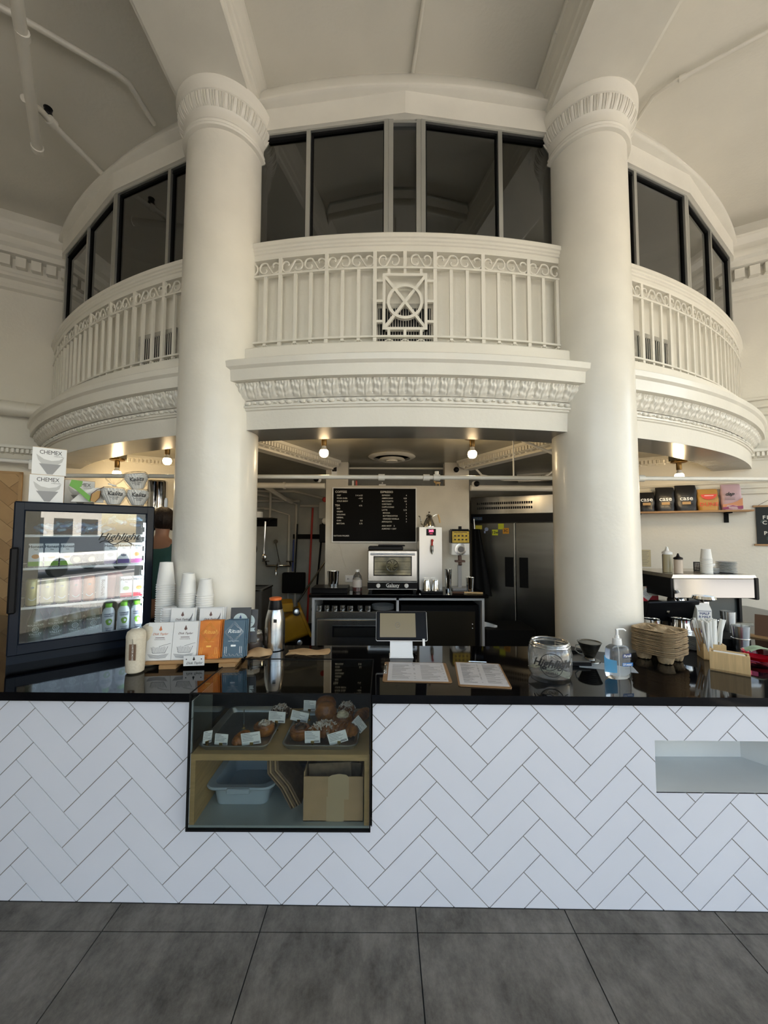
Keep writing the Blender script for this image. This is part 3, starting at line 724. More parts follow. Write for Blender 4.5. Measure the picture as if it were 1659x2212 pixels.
def bun(name, label, loc, r, sq=1., m=M_CRUST, tilt=0):
    mb = MB(); mb.push(Matrix.Rotation(rad(tilt), 4, 'X'))
    mb.lathe([(r * .7, 0), (r * .82, r * .3), (r * .86, r * .55), (r * 1.0, r * .75), (r * 1.02, r * 1.1), (r * .8, r * 1.5 * sq), (r * .4, r * 1.68 * sq), (.001, r * 1.72 * sq)], 24); mb.pop()
    return one(name, mb, m, label, 'pastry', loc, 0, 'pastries in the case', True)
bun('brioche_bun', 'tall shiny brown brioche leaning at the back of the right tray', (-.28, 1.925, TZ), .052, 1.1, tilt=-8)
bun('popover', 'rear brown popover behind the brioche', (-.29, 2.00, TZ + .01), .05, 1.0)
def flaky(name, label, loc, rz, L, w_, h, m, fl, seed):
    t = thing(name, label, 'pastry', loc, rz, 'pastries in the case')
    mb = MB(); mb.grid(lambda u, v: (L * (u - .5) * 1.0, w_ * .5 * math.sin(PI * u) ** .35 * math.cos(PI * 2 * v) * (1 + .08 * math.sin(14 * PI * u)), h * .5 + h * .5 * math.sin(PI * u) ** .35 * math.sin(2 * PI * v) * (1 + .1 * math.sin(14 * PI * u))), 36, 16)
    mb.build('crust', m, t, smooth=True)
    if fl:
        q = MB(); lumps(q, (0, 0, h * .45), .5, fl, .0075, seed, L * .95, w_ * .98, h * 1.15); q.build('flakes', M_SUGAR, t)
    return t
flaky('almond_croissant', 'croissant heaped with white flaked almonds at the front of the right tray', (-.27, 1.80, TZ), 25, .15, .08, .062, M_CRUST, 150, 1)
flaky('chocolate_croissant', 'dark flaky chocolate croissant on the left tray', (-.62, 1.735, TZ), 70, .10, .055, .05, M_CRUST, 0, 2)
flaky('apple_turnover', 'brown flaky turnover beside the iced roll', (-.17, 1.81, TZ), -15, .12, .075, .055, M_CRUST, 0, 4)
flaky('twice_baked_croissant', 'long brown croissant at the right edge of the right tray', (-.105, 1.955, TZ), 60, .13, .06, .05, M_CRUST, 0, 6)
flaky('coconut_cake', 'dark cake covered in coconut flakes at the back of the left tray', (-.51, 1.965, TZ), 0, .095, .075, .065, M_CHOC, 110, 5)
flaky('crumble_bun', 'round bun with a pale crumble topping at the back of the right tray', (-.185, 2.00, TZ), 0, .085, .08, .062, M_CRUST, 120, 8)
# price cards on little gold stands
def price_card(x, y, z, w_, h, rz, tilt, label, lift=.02):
    t = thing('price_card', label, 'price card', (x, y, z), rz, 'price cards in the pastry case')
    mb = MB(); mb.push(Matrix.Translation((0, 0, lift)) @ Matrix.Rotation(rad(tilt), 4, 'Y')); mb.box(-w_ / 2, w_ / 2, -.0008, .0008, 0, h)
    mb.pop(); mb.build('card', M_WHITE, t)
    mb = MB(); mb.push(Matrix.Translation((0, -.0012, lift)) @ Matrix.Rotation(rad(tilt), 4, 'Y'))
    rnd = random.Random(int(x * 999)); zz = h * .88
    mb.box(-w_ * .44, -w_ * .02, -.0003, .0, zz, zz + .0018)
    for k in range(4):
        zz -= h * .13; mb.box(-w_ * .44, w_ * rnd.uniform(.0, .42), -.0003, .0, zz, zz + .0014)
    mb.box(w_ * .05, w_ * .44, -.0004, .0, h * .08, h * .08 + .0035); mb.box(w_ * .12, w_ * .44, -.0004, .0, h * .18, h * .18 + .002)
    mb.pop(); mb.build('printing', M_GREYINK, t)
    mb = MB(); mb.lathe([(.009, 0), (.009, .002), (.002, .005), (.0016, lift)], 12); mb.box(-.007, .007, -.003, .003, lift - .002, lift + .009); mb.build('stand', M_GOLD, t, smooth=True)
price_card(-.765, 1.722, TZ, .036, .050, 35, 5, 'leftmost price card in the case, turned sideways', .012)
price_card(-.70, 1.712, TZ, .056, .046, 0, 4, 'price card second from the left on the left tray', .010)
price_card(-.565, 1.705, TZ, .082, .050, 0, -8, 'largest price card at the front of the left tray', .016)
price_card(-.50, 1.855, TZ, .078, .050, 0, 4, 'price card in front of the coconut covered cake', .036)
price_card(-.40, 1.87, TZ, .082, .046, 0, 12, 'price card at the back left of the right tray', .034)
price_card(-.365, 1.955, TZ, .060, .050, 0, 2, 'price card standing beside the tall brioche', .045)
price_card(-.305, 1.715, TZ, .066, .050, 0, -2, 'price card in front of the almond croissant', .018)
price_card(-.19, 1.715, TZ, .082, .048, 0, -16, 'tilted price card at the front right of the right tray', .018)
price_card(-.125, 1.82, TZ, .062, .052, -25, 42, 'steeply tilted price card at the right edge of the tray', .030)
t = thing('card_stand', 'empty gold card stand on the left tray', 'card stand', (-.66, 1.875, TZ)); mb = MB(); mb.lathe([(.009, 0), (.009, .002), (.003, .006), (.0016, .02)], 12); mb.build('foot', M_GOLD, t, smooth=True)
mb = MB(); mb.box(-.0022, .0022, -.001, .001, .02, .085); mb.build('clip', M_STEEL, t)
# lower shelf: bus tub, bent cardboard, carton
BZ = .322 + .0125
def rrect(x0, x1, y0, y1, r, z, n=5):
    pts = []
    for (cx, cy, a) in ((x1 - r, y1 - r, 0), (x0 + r, y1 - r, 90), (x0 + r, y0 + r, 180), (x1 - r, y0 + r, 270)):
        for i in range(n + 1): pts.append((cx + r * math.cos(rad(a + 90 * i / n)), cy + r * math.sin(rad(a + 90 * i / n)), z))
    return pts
def loft(mb, loops, cap0=True, cap1=True):
    n = len(loops[0]); vs = [p for l in loops for p in l]
    fs = [(k * n + i, k * n + (i + 1) % n, (k + 1) * n + (i + 1) % n, (k + 1) * n + i) for k in range(len(loops) - 1) for i in range(n)]
    if cap0: fs.append(tuple(range(n))[::-1])
    if cap1: fs.append(tuple((len(loops) - 1) * n + i for i in range(n)))
    return mb.add(vs, fs)
t = thing('bus_tub', 'grey plastic bus tub on the lower shelf of the pastry case', 'tub', (-.635, 1.79, BZ))
mb = MB(); loft(mb, [rrect(-.115, .115, .0, .25, .03, 0), rrect(-.128, .128, -.012, .262, .035, .078), rrect(-.150, .150, -.034, .284, .045, .080), rrect(-.155, .155, -.039, .289, .048, .087), rrect(-.150, .150, -.034, .284, .045, .093), rrect(-.122, .122, -.006, .256, .033, .090), rrect(-.108, .108, .008, .242, .028, .006)])
mb.build('body', M_GREYP, t, smooth=True)
mb = MB(); mb.box(-.052, .052, -.046, -.03, .070, .092, .004); mb.build('grip', M_GREYP, t)
rc_ = []
for k in range(5):
    mb = MB(); x = k * .0085
    P = [(x, 0), (x + .006, 0), (x - .048 + .006, .085), (x - .105 + .006, .15), (x - .11 + .006, .235), (x - .11, .235), (x - .105 - .001, .15), (x - .048, .085)]
    mb.prism_y(P[::-1], -.10 + .008 * k, .14 - .01 * k)
    one('folded_cardboard', mb, [M_CARDD, M_CARD][k % 2], ['leftmost', 'second', 'middle', 'fourth', 'rightmost'][k] + ' bent corrugated sheet of the bundle between tub and carton', 'cardboard', (-.405, 1.86, BZ), 0, 'bent cardboard sheets in the case')
t = thing('cardboard_carton', 'open brown cardboard carton with paper tape in the pastry case', 'box', (-.336, 1.69, BZ))
mb = MB(); mb.box(0, .252, 0, .003, 0, .182); mb.box(0, .003, .003, .27, 0, .2); mb.box(.249, .252, .003, .27, 0, .19); mb.box(0, .252, .267, .27, 0, .19); mb.box(0, .252, 0, .27, 0, .003); mb.build('body', M_CARD, t)
mb = MB(); mb.box(.098, .172, -.001, .0, -.001 + .001, .10); mb.box(.104, .192, -.0012, .0, .09, .182); mb.prism_y([(.106, .181), (.19, .181), (.18, .19), (.15, .194), (.12, .189)], -.001, .001); mb.build('tape', M_TAPE, t)
mb = MB()
for k, (x, z, a) in enumerate(((.02, .19, 3), (.04, .185, -5), (.06, .18, 8))): mb.push(Matrix.Translation((x, .05 + .04 * k, z - .15)) @ Matrix.Rotation(rad(-a), 4, 'Y')); mb.box(0, .185, 0, .004, 0, .165); mb.pop()
mb.build('contents', M_CARDD, t)

# ================================================================ THINGS ON THE COUNTER, left to right
T = .87
# ---- display cooler
ck = thing('display_cooler', 'black countertop glass door drinks cooler at the left end of the counter', 'refrigerator', (-1.885, 1.956, T), 41.3)
W_, D_, Hc = .628, .50, .838
mb = MB(); mb.box(0, W_, .045, D_, 0, .07); mb.box(0, .022, .045, D_, .07, Hc - .03); mb.box(W_ - .022, W_, .045, D_, .07, Hc - .03); mb.box(0, W_, .045, D_, Hc - .035, Hc, .004); mb.box(0, W_, D_ - .02, D_, .0, Hc); mb.build('cabinet', M_FRIDGEF, ck)
M_LINER = mat('cooler_liner', (.16, .17, .175), .4)
mb = MB(); mb.box(.022, .026, .05, D_ - .02, .07, Hc - .035); mb.box(W_ - .026, W_ - .022, .05, D_ - .02, .07, Hc - .035); mb.box(.022, W_ - .022, D_ - .024, D_ - .02, .07, Hc - .035); mb.box(.022, W_ - .022, .05, D_ - .02, .07, .073); mb.build('liner', M_LINER, ck)
dr = MB(); bw = .045
for a in ((0, bw, 0, .04, .05, Hc - .004), (W_ - bw, W_, 0, .04, .05, Hc - .004), (0, W_, .001, .04, Hc - .052, Hc - .004), (0, W_, .001, .04, .05, .108)): dr.bbox(*a, .006)
door = dr.build('door', M_FRIDGEF, ck)
mb = MB(); mb.box(bw - .002, W_ - bw + .002, .016, .022, .10, Hc - .05); mb.build('door_glass', M_COOLG, door)
mb = MB(); mb.box(-.004, .030, -.060, -.035, .27, .60, .008); mb.box(.0, .028, -.04, .0, .27, .305, .004); mb.box(.0, .028, -.04, .0, .565, .60, .004); mb.build('door_handle', M_BLACK, door)
mb = MB(); mb.text('Highlight', .056, FACE(.45, .0155, .650), .0006, shear=.45, bold=.010); mb.tube([(.36 + .16 * i / 12, .0152, .617 + .012 * math.sin(i * .9)) for i in range(13)], .0022, 4); mb.build('door_lettering', M_INK, door)
mb = MB()
for z in (.283, .488, .662):
    mb.box(.028, W_ - .028, .055, .062, z - .012, z)
    for k in range(16): mb.box(.05 + k * .035, .053 + k * .035, .06, D_ - .03, z - .004, z)
    mb.box(.028, W_ - .028, D_ - .035, D_ - .03, z - .004, z)
mb.build('wire_shelf', M_WPLAST, ck)
M_LED = mat('cooler_light_strip', (1, 1, 1), .4, emit=14, ecol=(.88, .95, 1))
mb = MB()
for k in range(11): mb.box(W_ - .05, W_ - .044, .048, .054, .13 + k * .058, .155 + k * .058)
mb.build('light_strip', M_LED, ck)
ld = bpy.data.lights.new('cooler_light', 'AREA'); ld.shape = 'RECTANGLE'; ld.size = .012; ld.size_y = .6; ld.energy = .45; ld.color = (.85, .94, 1)
lo = bpy.data.objects.new('cooler_light', ld); COL.objects.link(lo); lo.parent = ck; lo.matrix_local = Matrix.Translation((W_ - .055, .062, .42)) @ Matrix.Rotation(rad(90), 4, 'X') @ Matrix.Rotation(rad(-115), 4, 'Y')
CM = Matrix.Translation((-1.885, 1.956, T)) @ Matrix.Rotation(rad(41.3), 4, 'Z')
def cw(x, y, z): v = CM @ Vector((x, y, z)); return (v.x, v.y, v.z)
M_GBOT = glass('green_bottle_glass', (.10, .22, .12), 1.5, 0, 1.2); M_GBOTL = mat('green_bottle_body', (.012, .05, .022), .12, spec=.6)
M_LBL = mat('pale_green_print', (.42, .50, .45), .5); M_LIME = mat('lime_cap', (.22, .62, .03), .35); M_CLABEL = mat('white_bottle_sleeve', (.74, .77, .80), .3)
M_COCO = mat('coconut_green_print', (.20, .42, .03), .5); M_NAVY = mat('navy_print', (.03, .05, .16), .5)
def bend_r(r):
    def f(p): a = p[0] / r; return (math.sin(a) * (r + .0006) , -math.cos(a) * (r + .0006), p[2])
    return f
# green glass water bottles
gb = thing('glass_water_bottle', '', 'bottle', cw(.105, .12, .0735), 41.3, 'green glass water bottles on the cooler floor')
mb = MB(); mb.lathe([(.001, 0), (.036, .001), (.037, .01), (.037, .115), (.033, .14), (.020, .17), (.0145, .185), (.0135, .205), (.0001, .206)], 20); mb.build('body', M_GBOTL, gb, smooth=True)
mb = MB(); mb.text('THE', .009, FACE(0, 0, .118), 0, bold=.01); mb.text('MOUNTAIN', .0145, FACE(0, 0, .104), 0, bold=.02); mb.text('VALLEY', .0165, FACE(0, 0, .058), 0, bold=.02); mb.text('SPRING WATER', .006, FACE(0, 0, .046), 0)
mb.tube([(.013 * math.cos(a), 0, .081 + .013 * math.sin(a)) for a in [2 * PI * i / 16 for i in range(16)]], .0015, 4, True); mb.tube([(.006 * math.cos(a), 0, .081 + .006 * math.sin(a)) for a in [2 * PI * i / 10 for i in range(10)]], .001, 4, True)
mb.build('label_print', M_LBL, gb, bend=bend_r(.0372))
gb['label'] = 'leftmost green glass water bottle on the cooler floor'
nth = ['leftmost', 'second', 'third', 'fourth']
for k in range(1, 4): dup(gb, cw(.105 + .083 * k, .12, .0735), 41.3, '%s green glass water bottle from the left on the cooler floor' % nth[k])
for k in range(4): dup(gb, cw(.125 + .083 * k, .25, .0735), 41.3, nth[k] + ' green glass bottle from the left in the second row')
# coconut water bottles
cb = thing('coconut_water_bottle', 'white coconut water bottle nearest the green glass bottles', 'bottle', cw(.425, .10, .0735), 41.3, 'coconut water bottles on the cooler floor')
mb = MB(); mb.lathe([(.001, 0), (.029, .001), (.031, .008), (.031, .13), (.026, .148), (.015, .160), (.0145, .168)], 20); mb.build('body', M_CLABEL, cb, smooth=True)
mb = MB(); mb.lathe([(.0175, .160), (.0175, .182), (.001, .183)], 16); mb.build('cap', M_LIME, cb, smooth=True)
mb = MB(); mb.text('HARMLESS', .0115, FACE(0, 0, .122), 0, bold=.03); mb.text('HARVEST', .0115, FACE(0, 0, .110), 0, bold=.03); mb.text('Coconut', .010, FACE(0, 0, .042), 0, bold=.03); mb.text('Water', .010, FACE(0, 0, .030), 0, bold=.03)
for k in range(4): mb.box(-.018 + k * .010, -.012 + k * .010, 0, .0004, .012, .018)
mb.build('label_print', M_NAVY, cb, bend=bend_r(.0312))
mb = MB(); mb.prism_y([(.016 * math.cos(a) * (1 + .12 * math.sin(3 * a)), .078 + .019 * math.sin(a)) for a in [2 * PI * i / 20 for i in range(20)]], 0, .0004); mb.build('fruit_picture', M_COCO, cb, bend=bend_r(.0314))
dup(cb, cw(.50, .10, .0735), 41.3, 'middle white coconut water bottle of the front row')
dup(cb, cw(.568, .10, .0735), 41.3, 'white coconut water bottle closest to the light strip')
for k in range(2): dup(cb, cw(.52 + .06 * k, .20, .0735), 41.3, ['left', 'right'][k] + ' coconut water bottle of the back row, lime cap showing')
# cans on the middle shelf
M_CANO = mat('orange_can', (.62, .20, .06), .3, .3); M_CANW = mat('white_can', (.62, .62, .62), .3, .3); M_CANY = mat('pale_yellow_can', (.66, .58, .28), .3, .3); M_CANP = mat('pink_can', (.60, .30, .30), .3, .3)
def can(loc, m, label, txt=None):
    t = thing('drink_can', label, 'can', loc, 41.3, 'drink cans on the middle shelf')
    mb = MB(); mb.lathe([(.001, .002), (.026, .0), (.0285, .006), (.0285, .128), (.025, .136), (.026, .139), (.022, .137), (.001, .136)], 20); mb.build('body', m, t, smooth=True)
    mb = MB()
    if txt: mb.push(Matrix.Translation((0, 0, .07)) @ Matrix.Rotation(rad(90), 4, 'Y')); mb.text(txt, .021, FACE(0, 0, 0), 0, bold=.03); mb.pop()
    else: mb.tube([(-.016 + .032 * i / 8, 0, .04 - .012 * math.sin(PI * i / 8)) for i in range(9)], .0022, 4); mb.box(-.006, .006, 0, .0005, .09, .10)
    mb.build('print', M_INK if txt else M_WPLAST, t, bend=bend_r(.0288)); return t
for k, (m_, l_, tx) in enumerate(((M_CANY, 'leftmost pale yellow drink can', None), (M_CANY, 'pale yellow can third from the orange can', None), (M_CANY, 'pale yellow can beside the pink can', None), (M_CANP, 'pink can directly left of the orange can', None), (M_CANO, 'orange drink can with a white smile', None), (M_CANW, 'white can with upright black lettering', 'Boochcraft'))):
    can(cw(.085 + k * .061, .11, .284), m_, l_, tx)
# juice cartons (boxes) on both shelves at right, bottles lying
M_PURP = mat('purple_band', (.10, .05, .22), .4); M_MAG = mat('magenta_band', (.50, .05, .28), .4); M_JRED = mat('red_band', (.60, .03, .05), .4); M_FRUIT = mat('fruit_picture_orange', (.65, .28, .05), .5); M_FRUITG = mat('fruit_picture_grey', (.2, .2, .25), .5)
def tea_carton(loc, band, fruit, label, grp):
    t = thing('tea_carton', label, 'carton', loc, 41.3, grp)
    mb = MB(); mb.box(-.030, .030, 0, .05, 0, .125, .002); mb.build('body', M_WHITE, t)
    mb = MB(); mb.box(-.0295, .0295, -.001, 0, .003, .028); mb.build('colour_band', band, t)
    mb = MB(); mb.text('Honest', .020, FACE(0, 0, .108), .0006, bold=.03); mb.text('TEA', .009, FACE(0, 0, .092), .0006, bold=.02); mb.build('printing', M_INK, t)
    mb = MB(); mb.prism_y([(.016 * math.cos(a), .055 + .012 * math.sin(a)) for a in [2 * PI * i / 14 for i in range(14)]], -.0008, 0); mb.build('fruit_picture', fruit, t)
for k, (b_, f_, l_) in enumerate(((M_PURP, M_FRUITG, 'tea carton with purple band half hidden on the upper shelf'), (M_PURP, M_FRUITG, 'tea carton with purple band and grey berries'), (M_MAG, M_FRUIT, 'tea carton with magenta band on the upper shelf'))): tea_carton(cw(.42 + k * .066, .08, .489), b_, f_, l_, 'tea cartons on the upper shelf')
for k, (b_, f_, l_) in enumerate(((M_JRED, M_COCO, 'tea carton with red band and green fruit on the middle shelf'), (M_JRED, M_FRUIT, 'tea carton with red band nearest the light strip'))): tea_carton(cw(.505 + k * .066, .08, .284), b_, f_, l_, 'tea cartons on the middle shelf')
M_AMB = mat('amber_bottle', (.10, .04, .01), .12); M_PINKB = mat('pink_drink', (.42, .16, .14), .2)
for k in range(2):
    mb = MB(); mb.push(Matrix.Rotation(rad(90), 4, 'X')); mb.lathe([(.001, -.18), (.031, -.178), (.032, -.02), (.03, -.003), (.02, 0), (.001, 0)], 18); mb.pop()
    mb.m = 1; mb.push(Matrix.Rotation(rad(90), 4, 'X')); mb.cyl(.015, 0, .002, 14); mb.pop()
    one('round_tin', mb, [M_BLACK, M_GOLD], ['dark round tin lying on the upper shelf, left one of two', 'dark round tin lying on the upper shelf, right one of two'][k], 'tin', cw(.265 + k * .068, .09, .522), 41.3, 'round tins lying on the upper shelf', True)
for k in range(3):
    tea_carton(cw(.09 + k * .066, .10, .489), M_COCO, M_FRUIT, ['leftmost carton behind the street reflection on the upper shelf', 'second carton from the left on the upper shelf', 'carton next to the round tins on the upper shelf'][k], 'cartons behind the reflection')
for k in range(2):
    mb = MB(); mb.lathe([(.001, 0), (.024, 0), (.03, .12), (.031, .122), (.028, .135), (.012, .15), (.001, .151)], 18)
    one('lidded_drink_cup', mb, M_PINKB, ['pink lidded drink cup on the middle shelf, left one of two', 'pink lidded drink cup on the middle shelf, right one of two'][k], 'cup', cw(.43 + k * .04, .12 + .06 * k, .284), 0, 'lidded drink cups in the cooler', True)
M_ICEP = mat('blue_freezer_packs', (.05, .16, .42), .2, col2=(.30, .55, .68), scale=16)
mb = MB(); rnd = random.Random(5)
for k in range(46):
    x = rnd.uniform(.10, .57); hh = .02 + .09 * (x / .57) * rnd.random()
    mb.push(Matrix.Translation((x, rnd.uniform(.10, .34), .666 + hh)) @ Euler((rnd.uniform(-.6, .6), rnd.uniform(-.6, .6), rnd.uniform(0, 3))).to_matrix().to_4x4()); mb.box(-.032, .032, -.022, .022, -.009, .009, .006); mb.pop()
o = one('snack_packs', mb, M_ICEP, 'heap of blue wrapped snack packs on the top shelf of the cooler', 'snacks', (-1.885, 1.956, T), 41.3); o['kind'] = 'stuff'
# ---- on top of the cooler
CT = T + Hc + .0005
def filter_box(loc, rz, label):
    t = thing('filter_box', label, 'box', loc, rz, 'coffee filter boxes on the cooler'); t.scale = (.80, .9, 1)
    mb = MB(); mb.box(0, .178, 0, .12, 0, .148, .001); mb.build('carton', M_WHITE, t)
    mb = MB(); mb.box(-.0005, .1785, -.0005, .1205, .1465, .1494); mb.box(.1775, .179, .0, .12, 0, .148); mb.build('kraft_edge', M_TAPE, t)
    mb = MB(); mb.text('CHEMEX', .031, FACE(.094, 0, .122), .0006, spacing=.95, bold=.0); mb.text('COFFEE FILTERS', .007, FACE(.135, 0, .104), .0006); mb.build('lettering', M_INK, t)
    M_F1 = mat('pale_grey_print', (.52, .52, .50), .5); M_F2 = mat('mid_grey_print', (.30, .30, .30), .5)
    mb = MB(); mb.prism_y([(.02, .11), (.06, .085), (.10, .078), (.14, .085), (.165, .105), (.155, .075), (.13, .058), (.05, .058), (.03, .08)], -.001, 0); mb.build('filter_picture', M_F1, t)
    mb = MB(); mb.prism_y([(.036, .06), (.15, .06), (.108, .004), (.08, .004)], -.0012, 0); mb.build('carafe_picture', M_F2, t)
    return t
filter_box(cw(.05, .06, Hc + .0005), 41.3, 'lower of two stacked white coffee filter boxes on the cooler')
filter_box(cw(.056, .062, Hc + .150), 41.3, 'upper of two stacked white coffee filter boxes on the cooler')
filter_box(cw(.20, .22, Hc + .0005), 44, 'third white filter box half hidden behind the plastic bag')
t = thing('filter_bag', 'clear plastic bag of white cone filters with a green and brown leaf print', 'bag', cw(.195, .10, Hc + .0005), 41.3)
mb = MB(); mb.grid(lambda u, v: (.012 + .196 * u + .008 * v, .012 - .05 * math.sin(PI * u) ** .6 * math.sin(PI * min(1, v * 1.02)) * .5 + .004 * math.sin(22 * u + 5 * v), .01 + .150 * v + .006 * math.sin(9 * u)), 24, 14)
mb.grid(lambda u, v: (.012 + .196 * u + .008 * v, .03 + .04 * math.sin(PI * u) ** .6 * math.sin(PI * v) * .5, .01 + .150 * v + .006 * math.sin(9 * u)), 16, 10); mb.build('clear_film', M_CLEARP, t, smooth=True)
mb = MB(); mb.prism_y([(.03, .012), (.06, .05), (.10, .085), (.145, .10), (.19, .105), (.185, .015)], .008, .03); mb.build('filters', M_PAPER, t)
mb = MB(); mb.prism_y([(.03, .10), (.055, .105), (.135, .03), (.115, .012)], -.028, -.026); mb.prism_y([(.02, .10), (.03, .135), (.08, .13), (.075, .10), (.05, .08)], -.026, -.025); mb.build('green_print', mat('leaf_green_print', (.13, .36, .04), .45), t)
mb = MB(); mb.prism_y([(.115, .02), (.12, .055), (.15, .082), (.165, .08), (.16, .04), (.14, .012)], -.030, -.028); mb.build('leaf_print', mat('gold_leaf_print', (.40, .22, .05), .45), t)
mb = MB(); mb.tube([(.117, -.031, .02), (.122, -.031, .06), (.145, -.031, .085), (.18, -.03, .105)], .002, 5); mb.tube([(.14, -.031, .012), (.16, -.031, .04), (.165, -.031, .08)], .0018, 5); mb.build('print_outline', M_ORANGE if False else mat('brown_print', (.12, .04, .015), .5), t)
def wave_filters(loc, rz, label, knot=False):
    t = thing('wave_filter_pack', label, 'coffee filters', loc, rz, 'wrapped wave filter packs on the cooler')
    mb = MB(); fr_ = lambda u, k: math.cos(20 * 2 * PI * u + k)
    prof = [(.030, .004, 0), (.045, .035, .0015), (.058, .062, .003), (.061, .068, .003), (.055, .071, .003), (.060, .078, .0035), (.053, .081, .003), (.057, .088, .0035), (.049, .091, .003), (.051, .098, .0035), (.040, .100, .003), (.030, .096, .001), (.001, .09, 0)]
    n = len(prof) - 1
    def f(u, v):
        i = min(int(round(v * n)), n); r, z, w_ = prof[i]; r += w_ * fr_(u, i * .9)
        return (r * math.cos(2 * PI * u), r * math.sin(2 * PI * u), z)
    mb.grid(f, 160, n, True); mb.lathe([(.001, .003), (.030, .004)], 20); mb.build('paper_filters', M_PAPER, t, smooth=True)
    mb = MB(); top = .112
    pr = [(.032, .002), (.047, .02), (.066, .062), (.067, .09), (.050, .108), (.012, top)]
    if knot: pr += [(.006, .120), (.02, .132), (.036, .145), (.045, .16)]
    n2 = (len(pr) - 1) * 3
    def g2(u, v):
        q = v * (len(pr) - 1); i = min(int(q), len(pr) - 2); k = q - i; w_ = .0025 * math.sin(9 * 2 * PI * u + 7 * v) + .002 * math.sin(17 * 2 * PI * u)
        r = pr[i][0] * (1 - k) + pr[i + 1][0] * k + w_
        return (r * math.cos(2 * PI * u), r * math.sin(2 * PI * u), pr[i][1] * (1 - k) + pr[i + 1][1] * k)
    mb.grid(g2, 60, n2, True); mb.build('plastic_wrap', M_CLEARP, t, smooth=True)
    if knot: mb = MB(); mb.tube([(.008 * math.cos(a), .008 * math.sin(a), .118) for a in [PI * i / 5 for i in range(10)]], .004, 6, True); mb.tube([(0, -.008, .118), (-.03, -.02, .125)], .004, 6); mb.build('tie', M_WPLAST, t, smooth=True)
    mb = MB(); mb.text('Kalita', .036, FACE(0, 0, .066), 0, shear=.35, bold=.012); mb.text('WAVE SERIES', .0095, FACE(.002, 0, .044), 0, bold=.01); mb.text('FILTERS', .0095, FACE(.004, 0, .034), 0, bold=.01); mb.build('lettering', M_INK, t, bend=lambda p: (math.sin(p[0] / .068) * (.069 if p[2] > .055 else .060), -math.cos(p[0] / .068) * (.069 if p[2] > .055 else .060), p[2]))
    return t
wave_filters(cw(.425, .085, Hc + .0005), 38, 'wave filter pack with a tied neck, left of the stacked pair', True)
wave_filters(cw(.548, .085, Hc + .0005), 34, 'lower wave filter pack of the stacked pair on the cooler')
t = wave_filters(cw(.546, .085, Hc + .105), 30, 'upper wave filter pack lying tilted on another pack'); t.rotation_euler = (rad(10), rad(-8), rad(30))
# ---- chocolate bars on a wooden rack
rk = thing('display_rack', 'small two step wooden display rack holding chocolate bars', 'rack', (-1.185, 1.965, T), 6)
mb = MB(); mb.box(0, .45, -.02, .05, .020, .036, .002); mb.box(.0, .45, .055, .125, .075, .089); mb.box(0, .012, .05, .13, .02, .16); mb.box(.438, .45, .05, .17, .02, .17); mb.box(.0, .45, .125, .135, .02, .15); mb.build('ledge', M_OAK, rk)
for x in (.07, .355): mb = MB(); mb.box(x, x + .08, -.085, -.018, 0, .020, .001) if False else mb.box(x, x + .08, -.03, .10, 0, .020, .001); mb.build('foot', M_OAK, rk)
M_BARW = mat('cream_chocolate_sleeve', (.76, .76, .74), .4); M_BARO = mat('orange_foil_sleeve', (.66, .21, .02), .32, .2, col2=(.50, .13, .015), scale=14); M_BARB = mat('slate_blue_sleeve', (.055, .11, .16), .3, .2); M_BARD = mat('charcoal_sleeve', (.045, .047, .05), .4); M_TEAL = mat('pale_teal_seal', (.50, .60, .60), .4)
M_SILV = mat('silver_foil_print', (.66, .74, .80), .25, .6)
RM = Matrix.Translation((-1.185, 1.965, T)) @ Matrix.Rotation(rad(6), 4, 'Z')
